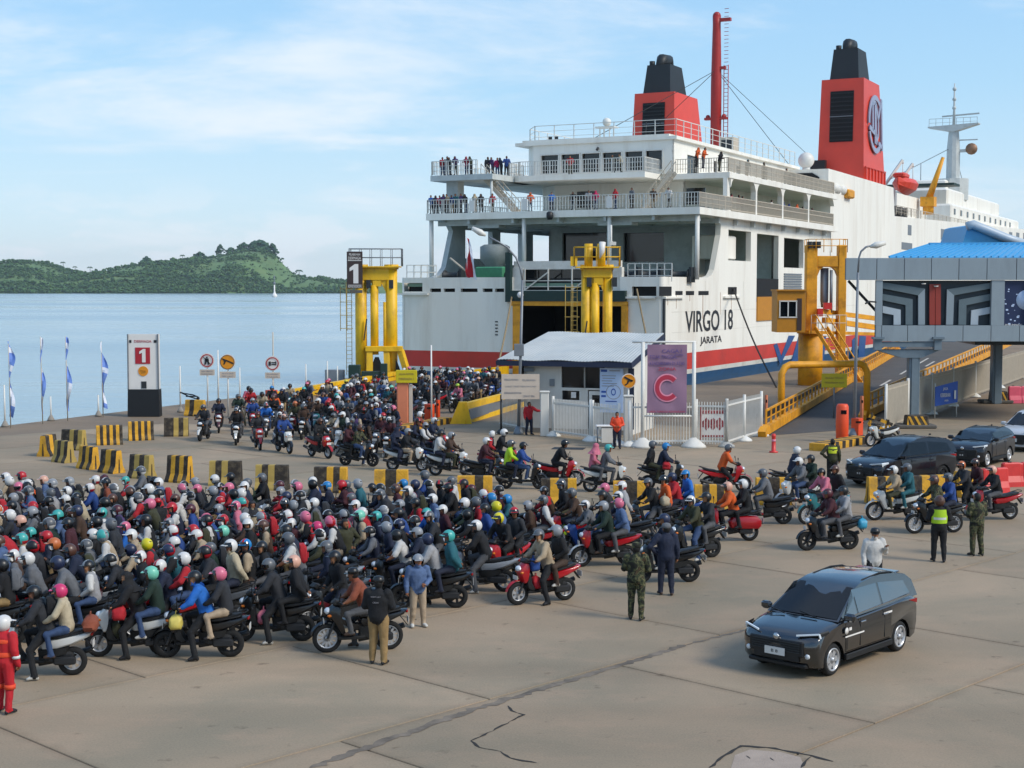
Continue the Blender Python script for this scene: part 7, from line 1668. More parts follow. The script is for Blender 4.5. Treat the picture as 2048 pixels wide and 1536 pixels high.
 b = MB(); b.box((-.62, -.215, .38), (.22, .012, .07)); add('heat_shield', b, ['chrome'])
 b = MB(); b.bar((-.85, 0, .72), (-1.02, 0, .50), .12, .015); b.tube([(-.62, .15, .84), (-.95, .14, .93), (-1.0, 0, .94), (-.95, -.14, .93), (-.62, -.15, .84)], .014, 5); add('rear_carrier', b, ['trim_black'])
 b = MB(); b.box((-1.0, 0, .80), (.05, .18, .07), ch=.015); add('tail_light', b, ['tail_red'])
 b = MB(); b.box((-1.03, 0, .62), (.008, .24, .13)); add('number_plate', b, ['plate_white'])
 b = MB(); b.box((.70 if kind != 'classic' else .57, 0, .66), (.008, .22, .10)); add('front_plate', b, ['plate_white'])
 return P
def far_proto(kind):
 """the same machine, small in the picture: fewer, joined parts"""
 out = []; groups = {'bodywork': ('front_shield', 'rear_body', 'front_fender', 'centre_tunnel'), 'running_gear': ('leg_shield', 'side_cover', 'fork', 'engine', 'exhaust', 'floorboard', 'rear_carrier'), 'handlebar': ('handlebar', 'mirror')}
 src = BIKE[kind]
 for nm, mem in groups.items():
  V, F = [], []; m0 = None; paint = False
  for name, me, loc, pt, sub in src:
   if name in mem:
    o = len(V); V += [tuple(v.co + Vector(loc)) for v in me.vertices]; F += [tuple(i + o for i in p.vertices) for p in me.polygons]; m0 = m0 or me.materials[0]; paint = paint or pt
  me = bpy.data.meshes.new(nm); me.from_pydata(V, [], F); me.materials.append(m0); sharp(me); out.append((nm, me, (0, 0, 0), paint, None))
 for e in src:
  if e[0] in ('wheel', 'seat', 'headlight', 'tail_light', 'front_plate'): out.append((e[0], e[1], e[2], e[3], None))
 return out
for k_ in ('scooter', 'underbone', 'classic'): BIKE[k_] = bike_proto(k_)
for k_ in ('scooter', 'underbone'): BIKE[k_ + '_far'] = far_proto(k_)
ROOTS = {}
def bike(kind, paint, loc, ang, label, group, lean=0.0, accent=None):
 nm = {'scooter': 'motor_scooter', 'underbone': 'motorcycle', 'classic': 'motor_scooter'}[kind.replace('_far', '')]
 t = tag(link(nm, None, None, loc), label, 'motorcycle', group); t.rotation_euler = (lean, 0, R(ang))
 for name, me, l, pt, sub in BIKE[kind]:
  o = link(name, me, t, l)
  if pt:
   m = accent if (accent and name in ('front_fender', 'centre_tunnel')) else paint
   o.material_slots[0].link = 'OBJECT'; o.material_slots[0].material = MATS[m]
  if sub:
   q = link(sub[0], sub[1], o)
   if kind != 'underbone' and paint in ('paint_white', 'paint_red', 'paint_silver', 'paint_blue'): q.material_slots[0].link = 'OBJECT'; q.material_slots[0].material = MATS['rim_alloy']
 return t
# ================================================================ people
SKIN = ['#8a5a3c', '#7a4c32', '#9a6a48', '#6e442c']
for i, c_ in enumerate(SKIN): mat('skin_%d' % i, c_, 0.6, var=0.05)
mat('hair_black', '#0c0a09', 0.7, var=0.1); mat('shoe_dark', '#17161a', 0.7, var=0.1); mat('shoe_white', '#b9b6ae', 0.7, var=0.1); mat('shoe_brown', '#3c2a1e', 0.7, var=0.1)
mat('visor_dark', '#0a0b0d', 0.08, var=0, spec=0.8); mat('helmet_lining', '#15151a', 0.9, var=0)
JK = {'black': '#0d0e12', 'charcoal': '#23252a', 'navy': '#141d33', 'dark green': '#12281f', 'olive': '#33341f', 'maroon': '#3c141d', 'brown': '#3f2c20', 'beige': '#9b8a72', 'grey': '#5d5f63', 'light grey': '#8d8d8f', 'blue': '#1f3f7c', 'bright blue': '#1a5fae', 'red': '#a31a24', 'magenta': '#a8174d', 'pink': '#b76476', 'teal': '#1c5660', 'orange': '#c9551c', 'white': '#b9b7b3', 'purple': '#44315c', 'denim': '#4a5f82', 'cream': '#a99c82', 'rust': '#7c3f2a'}
for k_, c_ in JK.items(): cloth('cloth_' + k_, c_)
TR = {'black': '#0e0f12', 'navy': '#161d30', 'blue jeans': '#2d4264', 'grey': '#4a4b4e', 'khaki': '#8a7048', 'beige': '#a08d76', 'brown': '#3b2c22', 'olive': '#32331f'}
for k_, c_ in TR.items(): cloth('trouser_' + k_, c_)
HC = {'black': '#0c0d0f', 'white': '#c9c7c3', 'grey': '#55585c', 'silver': '#83868a', 'pink': '#c4637c', 'hot pink': '#bf2f62', 'red': '#a8141f', 'turquoise': '#3a9c96', 'mint': '#6cb8a0', 'blue': '#1b74ae', 'navy': '#1b2440', 'yellow': '#c9bd1b', 'brown': '#4f3327', 'peach': '#c99a85', 'maroon': '#47151f', 'orange': '#b3602f', 'lime': '#96b31c'}
for k_, c_ in HC.items(): mat('helmet_' + k_, c_, 0.42, var=0.08, scale=9, coat=0.1)
def camo_material():
 m = bpy.data.materials.new('camouflage'); m.use_nodes = True; MATS['camouflage'] = m; nt = m.node_tree; N = nt.nodes; L = nt.links; b = N['Principled BSDF']; b.inputs['Roughness'].default_value = .9
 tc = N.new('ShaderNodeTexCoord'); n = N.new('ShaderNodeTexNoise'); n.inputs['Scale'].default_value = 7; n.inputs['Detail'].default_value = 2; L.new(tc.outputs['Object'], n.inputs['Vector'])
 r = N.new('ShaderNodeValToRGB'); r.color_ramp.interpolation = 'CONSTANT'; e = r.color_ramp.elements; e[0].position = 0; e[0].color = (*lin('#16170f'), 1); e[1].position = .44; e[1].color = (*lin('#343a24'), 1)
 for p_, c_ in ((.52, '#5d5a3c'), (.58, '#1e2115'), (.64, '#4a3c28')): q = e.new(p_); q.color = (*lin(c_), 1)
 L.new(n.outputs['Fac'], r.inputs[0]); L.new(r.outputs[0], b.inputs['Base Color'])
camo_material(); mat('hivis', '#9fc41c', .7, var=.06); mat('hivis_yellow', '#c2cc2a', .7, var=.06); mat('vest_orange', '#d8451f', .7, var=.08); mat('reflective', '#c9ccc9', .4, var=.02)

def seg_d(P, a, b):
 ab = b - a; t = np.clip(((P - a) @ ab) / max(1e-9, ab @ ab), 0, 1); return np.linalg.norm(P - (a + t[:, None] * ab), axis=1)
def make_body(J, name, sex='m', robe=False, sleeves='long', seed=0, target=2600, skirt=False, fat=1.0, coarse=False):
 """J: joints. One continuous skin: torso, limbs, neck, head and feet are fused by a voxel remesh; fingers are jointed chains rooted in the palms."""
 V = lambda k: Vector(J[k]); b = MB(); segs = []
 k = fat * (1.1 if sex == 'm' else 1.02)
 side = (V('shL') - V('shR')).normalized(); spine = (V('neck') - V('pelvis')).normalized(); fwd = side.cross(spine).normalized()
 def ring(c, hw, hd, sp=None, n=16):
  f = side.cross(sp or spine).normalized(); return [c + side * (hw * math.cos(2 * math.pi * i / n)) + f * (hd * math.sin(2 * math.pi * i / n)) for i in range(n)]
 pel, nk = V('pelvis'), V('neck'); ch = V('chest')
 b.loft([ring(pel - Vector((0, 0, .10)), .13 * k, .11 * k), ring(pel, .175 * k, .135 * k), ring(pel.lerp(ch, .45), .165 * k, .125 * k), ring(ch, .20 * k, .135 * k), ring(ch.lerp(nk, .55), .195 * k, .115 * k), ring(nk - spine * .045, .13 * k, .085 * k), ring(nk, .062, .062)])
 segs += [('U', pel, ch, .15 * k), ('U', ch, nk - spine * .05, .14 * k)]
 def limb(pts, rs, tagn):
  b.tube(pts, rs, 10)
  for p, r in zip(pts, rs): b.ball(tuple(p), r, 10, 6)
  for i in range(len(pts) - 1): segs.append((tagn[i], Vector(pts[i]), Vector(pts[i + 1]), (rs[i] + rs[i + 1]) / 2))
 for s in 'LR':
  sh, el, wr_, hd = V('sh' + s), V('el' + s), V('wr' + s), V('hd' + s)
  limb([sh, el, wr_], [.076 * k, .060 * k, .044], ['A', 'A' if sleeves == 'long' else 'S'])
  palm = wr_.lerp(hd, .5); dr = (hd - wr_).normalized(); b.tube([wr_, palm, hd], [.032, (.044, .022), (.040, .016)], 8); segs.append(('S', wr_ + dr * .02, hd, .03))
  hp, kn, an, to = V('hp' + s), V('kn' + s), V('an' + s), V('to' + s)
  limb([hp, kn, an], [.102 * k, .072 * k, .052 * k], ['L', 'L'])
  hl = an + (an - to).normalized() * .05; hl.z = to.z if abs(to.z - an.z) < .2 else an.z - .06
  b.tube([an + Vector((0, 0, -.02)), an.lerp(to, .55) + Vector((0, 0, -.005)), to], [(.046, .05), (.048, .04), (.038, .026)], 8); b.ball(tuple(hl + Vector((0, 0, .01))), .04, 8, 6); segs.append(('F', an + Vector((0, 0, -.045)), to, .045)); segs.append(('F', hl, hl, .045))
 if robe or skirt:
  mk = (V('knL') + V('knR')) / 2; ma = (V('anL') + V('anR')) / 2; sp_ = (V('knL') - V('knR')).length / 2
  b.loft([ring(pel + Vector((0, 0, .03)), .185 * k, .15 * k), ring(mk.lerp(pel, .5), .19 * k + sp_ * .4, .15 * k), ring(mk, .14 + sp_, .13, Vector((0, 0, 1))), ring(ma.lerp(mk, .25), .16 + sp_, .12, Vector((0, 0, 1)))]); segs.append(('L' if skirt else 'L', pel - Vector((0, 0, .06)), mk, .17)); segs.append(('L', mk, ma, .14 + sp_))
 hc = V('head'); hd_ = Vector(J.get('face', (1, 0, 0))).normalized(); hu = (hc - nk).normalized().lerp(Vector((0, 0, 1)), .75).normalized(); hs = hu.cross(hd_).normalized(); hf = hs.cross(hu).normalized()
 b.tube([nk - spine * .05, hc - hu * .06], [.058, .054], 10); segs.append(('S', nk + spine * .01, hc - hu * .05, .05))
 def hpnt(x, y, z): return hc + hf * x + hs * y + hu * z
 rings = []
 for z, rx, ry, ox in ((-.125, .030, .028, .055), (-.11, .052, .046, .035), (-.075, .078, .062, .012), (-.03, .092, .070, .002), (.02, .097, .075, -.002), (.07, .088, .070, -.008), (.105, .060, .050, -.012), (.120, .02, .02, -.012)):
  rings.append([hpnt(ox + rx * math.cos(a), ry * math.sin(a), z) for a in [2 * math.pi * i / 14 for i in range(14)]])
 b.loft(rings); b.prism([(0, .03), (.030, -.028), (.0, -.032)], hpnt(.085, .012, 0), hf, hu, .024); 
 for s in (-1, 1): b.ball(tuple(hpnt(-.005, s * .078, -.005)), (.02, .012, .03), 6, 5)
 segs.append(('S', hpnt(0, 0, -.06), hpnt(0, 0, .05), .08)); 
 me = b.mesh('tmp', ['trim_black']); o = link('tmp', me)
 m = o.modifiers.new('r', 'REMESH'); m.mode = 'VOXEL'; m.voxel_size = .024 if coarse else .0165; m.use_smooth_shade = True
 m = o.modifiers.new('s', 'SMOOTH'); m.iterations = 2; m.factor = .5
 dg = bpy.context.evaluated_depsgraph_get(); n = len(o.evaluated_get(dg).data.polygons)
 m = o.modifiers.new('d', 'DECIMATE'); m.ratio = min(1, target * 1.0 / max(1, n * 2))
 dg = bpy.context.evaluated_depsgraph_get(); out = bpy.data.meshes.new_from_object(o.evaluated_get(dg)); bpy.data.objects.remove(o); bpy.data.meshes.remove(me)
 nv = len(out.vertices); co = np.zeros(nv * 3); out.vertices.foreach_get('co', co); co = co.reshape(-1, 3); no = np.zeros(nv * 3); out.vertices.foreach_get('normal', no); no = no.reshape(-1, 3)
 def classify(P):
  best = None
  D = np.stack([seg_d(P, np.array(a), np.array(c)) - r for _, a, c, r in segs], 1); return np.array([{'U': 0, 'L': 1, 'S': 2, 'F': 3, 'A': 6}[s[0]] for s in segs])[D.argmin(1)]
 cv = classify(co)
 for i in range(nv):   # folds in the cloth
  if cv[i] < 2 or cv[i] == 6:
   q = Vector(co[i]) * 9 + Vector((seed, 0, 0)); co[i] += no[i] * ((mnoise.noise(q) * .012 + mnoise.noise(q * 2.3) * .008) + (.010 if cv[i] != 1 else .003))
 out.vertices.foreach_set('co', co.ravel()); out.update()
 pc = np.zeros(len(out.polygons) * 3); out.polygons.foreach_get('center', pc); cl = classify(pc.reshape(-1, 3))
 vs = [tuple(v) for v in co]; fs = [tuple(p.vertices) for p in out.polygons]; ms = cl.tolist()
 bb = MB(); bb.v = vs; bb.f = fs; bb.m = ms; bb.s = [True] * len(fs)
 for s in 'LR':       # hands: four unequal bent fingers and a thumb from the side of the palm
  wr_, hd = V('wr' + s), V('hd' + s); dr = (hd - wr_).normalized(); curl = Vector(J.get('curl' + s, (0, 0, -1))).normalized(); ac = dr.cross(curl).normalized(); cu = ac.cross(dr).normalized()
  if cu.dot(curl) < 0: cu = -cu
  amt = J.get('grip', .75)
  for i, ln in enumerate((.062, .072, .068, .054)):
   if coarse and i % 2: continue
   base = hd - dr * .012 + ac * ((i - 1.5) * .019); p1 = base + dr * ln * .45 * (1 - amt * .3) + cu * ln * .25 * amt; p2 = p1 + dr * ln * .25 * (1 - amt) + cu * ln * .35 * (amt + .1); p3 = p2 - dr * ln * .25 * amt + cu * ln * .15
   bb.tube([base, p1, p2, p3], [.0095, .009, .008, .006], 5, 2)
  tb = wr_.lerp(hd, .45) + ac * (.036 if s == 'L' else -.036); bb.tube([tb, tb + dr * .03 + ac * (.02 if s == 'L' else -.02) + cu * .012, tb + dr * .055 + cu * .03], [.012, .010, .007], 5, 2)
 for s in (-1, 1):     # eyes and mouth
  c_ = hpnt(.094, s * .030, .012); bb.ball(tuple(c_), (.012, .012, .007), 6, 4, 4)
 bb.tube([hpnt(.089, -.024, -.070), hpnt(.097, 0, -.069), hpnt(.089, .024, -.070)], [.004, .006, .004], 4, 5)
 res = bb.mesh(name, ['trim_black'] * 7); res.materials[4] = MATS['hair_black']; mat('lip', '#5e332a', .6, var=0); res.materials[5] = MATS['lip']
 bpy.data.meshes.remove(out)
 return {'mesh': res, 'head': hc, 'hf': hf, 'hs': hs, 'hu': hu, 'chest': ch, 'fwd': fwd, 'side': side, 'spine': spine}
def mirror(J):
 o = {}
 for k_, v in J.items():
  if isinstance(v, tuple): v = (v[0], -v[1], v[2])
  if k_[-1] in 'LR' and k_[:-1] in ('sh', 'el', 'wr', 'hd', 'hp', 'kn', 'an', 'to', 'curl'): k_ = k_[:-1] + ('R' if k_[-1] == 'L' else 'L')
  o[k_] = v
 return o
def sit_driver(lean=0.0, head=(1, 0, 0), down='', arms='grip', dz=0.0):
 x = -.18
 J = dict(pelvis=(x, 0, .90), chest=(x + .10 + lean, 0, 1.24), neck=(x + .17 + lean * 1.6, 0, 1.455), head=(x + .215 + lean * 1.9, 0, 1.595), face=head, grip=.9)
 for s, k in (('L', 1), ('R', -1)):
  J['sh' + s] = (x + .14 + lean * 1.4, k * .185, 1.395)
  if arms == 'grip' or (arms == 'phone' and s == 'R'): J['el' + s] = (x + .27 + lean, k * .295, 1.17); J['wr' + s] = (.26, k * .305, 1.075); J['hd' + s] = (.335, k * .30, 1.065); J['curl' + s] = (.3, 0, -1)
  elif arms == 'phone': J['el' + s] = (x + .16, k * .26, 1.14); J['wr' + s] = (x + .36, k * .10, 1.20); J['hd' + s] = (x + .42, k * .06, 1.25); J['curl' + s] = (1, 0, 0)
  else: J['el' + s] = (x + .10, k * .27, 1.12); J['wr' + s] = (x + .26, k * .20, .98); J['hd' + s] = (x + .34, k * .18, .96); J['curl' + s] = (0, 0, -1)
  J['hp' + s] = (x + .02, k * .10, .87)
  if s in down: J['kn' + s] = (x + .30, k * .27, .56); J['an' + s] = (x + .20, k * .36, .09); J['to' + s] = (x + .35, k * .39, .035)
  else: J['kn' + s] = (x + .41, k * .18, .80); J['an' + s] = (x + .33, k * .16, .43); J['to' + s] = (x + .49, k * .17, .385)
 return J
def sit_pass(lean=0.0, head=(1, 0, 0), arms='waist', x=-.56, z=.97):
 J = dict(pelvis=(x, 0, z), chest=(x + .06 + lean, 0, z + .34), neck=(x + .10 + lean * 1.5, 0, z + .555), head=(x + .14 + lean * 1.7, 0, z + .695), face=head, grip=.6)
 for s, k in (('L', 1), ('R', -1)):
  J['sh' + s] = (x + .08 + lean * 1.3, k * .175, z + .495)
  if arms == 'waist': J['el' + s] = (x + .20, k * .29, z + .27); J['wr' + s] = (x + .38, k * .20, z + .15); J['hd' + s] = (x + .45, k * .16, z + .14); J['curl' + s] = (0, -k, 0)
  elif arms == 'lap': J['el' + s] = (x + .06, k * .28, z + .25); J['wr' + s] = (x + .25, k * .16, z + .10); J['hd' + s] = (x + .32, k * .12, z + .08); J['curl' + s] = (0, 0, -1)
  elif arms == 'phone': J['el' + s] = (x + .12, k * .25, z + .24); J['wr' + s] = (x + .28, k * .08, z + .34); J['hd' + s] = (x + .33, k * .05, z + .39); J['curl' + s] = (1, 0, 0)
  else: J['el' + s] = (x - .02, k * .28, z + .25); J['wr' + s] = (x - .16, k * .22, z + .05); J['hd' + s] = (x - .22, k * .20, z + .02); J['curl' + s] = (0, 0, -1)
  J['hp' + s] = (x + .02, k * .10, z - .03); J['kn' + s] = (x + .36, k * .245, z - .10); J['an' + s] = (x + .28, k * .25, z - .50); J['to' + s] = (x + .43, k * .27, z - .545)
 return J
def stand(head=(1, 0, 0), armL='side', armR='side', step=0.0, h=1.68, lean=0.0):
 q = h / 1.70
 J = dict(pelvis=(0, 0, .94 * q), chest=(.01 + lean * .5, 0, 1.26 * q), neck=(0 + lean, 0, 1.46 * q), head=(.03 + lean * 1.2, 0, 1.585 * q), face=head, grip=.45)
 for s, k, a in (('L', 1, armL), ('R', -1, armR)):
  J['sh' + s] = (lean * .9, k * .19, 1.395 * q)
  if a == 'side': J['el' + s] = (-.03 + lean * .6, k * .25, 1.13 * q); J['wr' + s] = (.04 + lean * .4, k * .27, .89 * q); J['hd' + s] = (.06 + lean * .4, k * .265, .80 * q); J['curl' + s] = (0, -k, 0)
  elif a == 'front': J['el' + s] = (.02, k * .27, 1.14 * q); J['wr' + s] = (.22, k * .12, 1.06 * q); J['hd' + s] = (.27, k * .05, 1.06 * q); J['curl' + s] = (0, -k, 0)
  elif a == 'point': J['el' + s] = (.10, k * .42, 1.25 * q); J['wr' + s] = (.20, k * .65, 1.22 * q); J['hd' + s] = (.23, k * .73, 1.21 * q); J['curl' + s] = (0, 0, -1)
  elif a == 'phone': J['el' + s] = (.0, k * .28, 1.14 * q); J['wr' + s] = (.20, k * .20, 1.28 * q); J['hd' + s] = (.25, k * .19, 1.34 * q); J['curl' + s] = (1, 0, 0)
  elif a == 'hip': J['el' + s] = (-.05, k * .40, 1.17 * q); J['wr' + s] = (.06, k * .22, 1.0 * q); J['hd' + s] = (.11, k * .17, .97 * q); J['curl' + s] = (0, 0, -1)
  elif a == 'rail': J['el' + s] = (.12, k * .30, 1.16 * q); J['wr' + s] = (.30, k * .22, 1.15 * q); J['hd' + s] = (.37, k * .18, 1.14 * q); J['curl' + s] = (0, 0, -1)
  J['hp' + s] = (0, k * .095, .91 * q); st = step * k
  J['kn' + s] = (.02 + st * .5, k * .11, .50 * q); J['an' + s] = (-.02 + st, k * .125, .09); J['to' + s] = (.15 + st, k * .16, .035)
 return J
# ---------------------------------------------------------------- helmets and headwear, centred on the head (x forward)
def helmet_meshes():
 out = {}
 for kind in ('open', 'full'):
  b = MB(); nu, nv = 20, 12; V, F = [], []; rx, ry, rz = .145, .125, .142
  for i in range(nv + 1):
   t = math.pi * i / nv
   for j in range(nu): a = 2 * math.pi * j / nu; V.append((rx * math.sin(t) * math.cos(a) - .01, ry * math.sin(t) * math.sin(a), rz * math.cos(t) + .015))
  def keep(c):
   x, y, z = c
   if z < -.105: return False
   if kind == 'open': return not (x > .035 and z < .035) and not (z < -.075 and x > -.02)
   return not (x > .075 and -.045 < z < .045)
  for i in range(nv):
   for j in range(nu):
    f = [i * nu + j, (i + 1) * nu + j, (i + 1) * nu + (j + 1) % nu, i * nu + (j + 1) % nu]; c = [sum(V[q][k] for q in f) / 4 for k in range(3)]
    if keep(c): F.append(tuple(f))
  b.add(V, F, 0, True); n = len(F)
  for q in range(n):
   cc = sum((Vector(V[i]) for i in F[q]), Vector()) / 4
   if abs(cc.y) < .03 or (cc.z < -.01 and cc.x < 0): b.m[q] = 2
  inn = [(x * .90 - .001, y * .90, z * .90) for x, y, z in V]; b.add(inn, [tuple(reversed(f)) for f in F], 1, True)
  if kind == 'open': b.box((.145, 0, .050), (.07, .17, .012), 0, ch=.004)
  b.box((-.12, 0, .075), (.05, .07, .02), 1, ch=.006)
  me = b.mesh('helmet', ['helmet_black', 'helmet_lining', 'helmet_black'])
  v = MB(); A = [R(-68 + 136 * k / 8) for k in range(9)]; z0, z1, q = ((-.02, .052, 1.03) if kind == 'full' else (.02, .105, 1.05))
  rows = [[(rx * q * math.sqrt(max(.1, 1 - ((z - .015) / rz) ** 2)) * math.cos(a) - .008, ry * q * math.sqrt(max(.1, 1 - ((z - .015) / rz) ** 2)) * math.sin(a), z) for a in A] for z in (z0, (z0 + z1) / 2, z1)]
  v.add([p for r in rows for p in r], [(i * 9 + j, i * 9 + j + 1, (i + 1) * 9 + j + 1, (i + 1) * 9 + j) for i in range(2) for j in range(8)], 0, True)
  out[kind] = (me, v.mesh('visor', ['visor_dark']))
 # cap, bare hair, headscarf
 b = MB(); b.lathe([(.112, -.0), (.112, .05), (.09, .105), (.02, .125)], 14, (-.006, 0, .02)); b.box((.13, 0, .025), (.10, .14, .012), ch=.004); out['cap'] = (b.mesh('cap', ['helmet_black']), None)
 b = MB(); nu, nv = 14, 9; V, F = [], []
 for i in range(nv + 1):
  t = math.pi * i / nv
  for j in range(nu): a = 2 * math.pi * j / nu; V.append((.108 * math.sin(t) * math.cos(a) - .012, .086 * math.sin(t) * math.sin(a), .122 * math.cos(t) + .012))
 for i in range(nv):
  for j in range(nu):
   f = [i * nu + j, (i + 1) * nu + j, (i + 1) * nu + (j + 1) % nu, i * nu + (j + 1) % nu]; c = [sum(V[q][k] for q in f) / 4 for k in range(3)]
   if not (c[0] > .02 and c[2] < .055) and c[2] > -.085: F.append(tuple(f))
 b.add(V, F, 0, True); out['hair'] = (b.mesh('hair', ['hair_black']), None)
 b = MB(); V, F = [], []
 nv = 12
 for i in range(nv + 1):
  z = .135 - .40 * i / nv; r = .115 * math.sqrt(max(.02, 1 - ((z - .015) / .125) ** 2)) if z > -.02 else .108 + (-.02 - z) * .52
  for j in range(nu): a = 2 * math.pi * j / nu; V.append((r * math.cos(a) * 1.05 - .012 - max(0, -.12 - z) * .3, r * math.sin(a) * (.95 + max(0, -.12 - z) * 1.4), z))
 for i in range(nv):
  for j in range(nu):
   f = [i * nu + j, (i + 1) * nu + j, (i + 1) * nu + (j + 1) % nu, i * nu + (j + 1) % nu]; c = [sum(V[q][k] for q in f) / 4 for k in range(3)]
   if not (c[0] > .06 and -.085 < c[2] < .07 and abs(c[1]) < .07): F.append(tuple(f))
 b.add(V, F, 0, True); out['headscarf'] = (b.mesh('headscarf', ['cloth_black']), None)
 b = MB(); pillow(b, [(.10, .00), (.115, -.03), (.105, -.075), (.07, -.115), (.02, -.10), (.03, -.02)], [(-.062, .8, .8), (-.04, 1, 1), (.04, 1, 1), (.062, .8, .8)]); out['face_mask'] = (sharp(b.mesh('face_mask', ['sign_white']), 60), None)
 for k_ in ('open', 'full'):
  for me in out[k_]:
   for v in me.vertices: v.co = v.co * 1.05 + Vector((0, 0, .003))
 return out
HEADW = helmet_meshes()
def backpack_mesh():
 b = MB(); pillow(b, [(-.02, .22), (-.12, .22), (-.19, .12), (-.20, -.16), (-.14, -.22), (-.02, -.22)], [(-.15, .7, .8), (-.12, 1, 1), (.12, 1, 1), (.15, .7, .8)]); b.box((-.20, 0, -.08), (.06, .2, .2), ch=.02); return sharp(b.mesh('backpack', ['cloth_black']), 40)
BPACK = backpack_mesh()
def bag_mesh(w, d, h, sd):
 r = random.Random(sd); b = MB(); rings = []; se = lambda t: math.copysign(abs(t) ** .5, t)
 for i in range(7):
  u = i / 6; k = (.80, .98, 1.0, 1.0, .95, .72, .22)[i]; rings.append([(d / 2 * k * se(math.cos(a)) * r.uniform(.88, 1.1), w / 2 * k * se(math.sin(a)) * r.uniform(.88, 1.1), h * (u * .85 + r.uniform(0, .05))) for a in [2 * math.pi * j / 14 for j in range(14)]])
 b.loft(rings, 0, True, True, False); b.tube([(0, -w * .1, h * .8), (0, -w * .08, h * 1.05), (0, w * .08, h * 1.05), (0, w * .1, h * .8)], .012, 5); return sharp(b.mesh('bag', ['cloth_black']), 50)
BAGS = [bag_mesh(.34, .26, .34, 1), bag_mesh(.52, .30, .34, 2), bag_mesh(.26, .2, .42, 3)]
PH = (1, .45, 0)
BODY = {}
BODY['drive_plain'] = make_body(sit_driver(), 'person', seed=1)
BODY['drive_left'] = make_body(sit_driver(.02, (1, .7, -.1), 'L'), 'person', seed=2)
BODY['drive_right'] = make_body(sit_driver(0, (1, -.6, 0), 'R', fat=1) if False else sit_driver(0, (1, -.6, 0), 'R'), 'person', seed=3, fat=1.06)
BODY['drive_both'] = make_body(sit_driver(-.03, (1, .2, -.2), 'LR', 'lap'), 'person', seed=4)
BODY['drive_phone'] = make_body(sit_driver(.02, (1, .1, -.55), 'L', 'phone'), 'person', seed=5)
BODY['drive_lean'] = make_body(sit_driver(.10, (1, 0, -.1)), 'person', seed=6, fat=.95)
BODY['drive_woman'] = make_body(sit_driver(.0, (1, .3, 0), 'L'), 'person', 'f', seed=7, robe=False)
BODY['drive_short'] = make_body(sit_driver(.03, (1, -.2, 0), 'R'), 'person', seed=8, sleeves='short')
BODY['drive_low'] = make_body(sit_driver(.14, (1, .5, -.3), 'R'), 'person', seed=9, fat=1.1)
BODY['drive_look'] = make_body(sit_driver(-.04, (.5, 1, .05), 'L', 'lap'), 'person', seed=10, fat=1.0)
BODY['pass_lean'] = make_body(sit_pass(.08, (1, -.9, -.1), 'waist'), 'person', 'f', seed=17)
BODY['pass_waist'] = make_body(sit_pass(), 'person', 'f', seed=11)
BODY['pass_left'] = make_body(sit_pass(.0, (1, .9, 0), 'lap'), 'person', 'f', seed=12)
BODY['pass_right'] = make_body(sit_pass(.02, (1, -.8, -.1), 'lap'), 'person', seed=13)
BODY['pass_back'] = make_body(sit_pass(-.02, (1, .4, 0), 'back'), 'person', seed=14)
BODY['pass_phone'] = make_body(sit_pass(0, (1, .2, -.6), 'phone'), 'person', 'f', seed=15)
BODY['pass_robe'] = make_body(sit_pass(0, (1, .3, -.1), 'lap'), 'person', 'f', seed=16, skirt=True)
BODY['stand_back'] = make_body(stand((1, .3, -.2), 'front', 'front', .03), 'person', seed=21, target=9000, fat=1.03)
BODY['stand_hands'] = make_body(stand((1, .2, -.1), 'front', 'front', .05), 'person', seed=22, target=9000, fat=.98)
BODY['stand_side'] = make_body(stand((1, -.3, -.1), 'side', 'side', .04), 'person', seed=23, target=9000, fat=.98)
BODY['stand_phone'] = make_body(stand((1, -.4, -.1), 'phone', 'side', .02), 'person', seed=24, target=9000, sleeves='long', fat=.96)
BODY['stand_point'] = make_body(stand((1, .5, 0), 'point', 'side', .06), 'person', seed=25)
BODY['stand_woman'] = make_body(stand((1, -.2, -.2), 'front', 'side', .02, 1.6), 'person', 'f', seed=26, target=9000)
BODY['stand_hip'] = make_body(stand((1, .5, 0), 'hip', 'side', .05), 'person', seed=27, target=9000)
BODY['rail_a'] = make_body(stand((1, .2, -.3), 'rail', 'rail', 0, 1.68, .12), 'person', seed=31, target=1000, coarse=True)
BODY['rail_b'] = make_body(stand((1, -.5, -.1), 'rail', 'side', .03, 1.62, .05), 'person', 'f', seed=32, target=1000, coarse=True)
BODY['rail_c'] = make_body(stand((1, .6, 0), 'front', 'side', .02, 1.7), 'person', seed=33, target=1000, coarse=True)
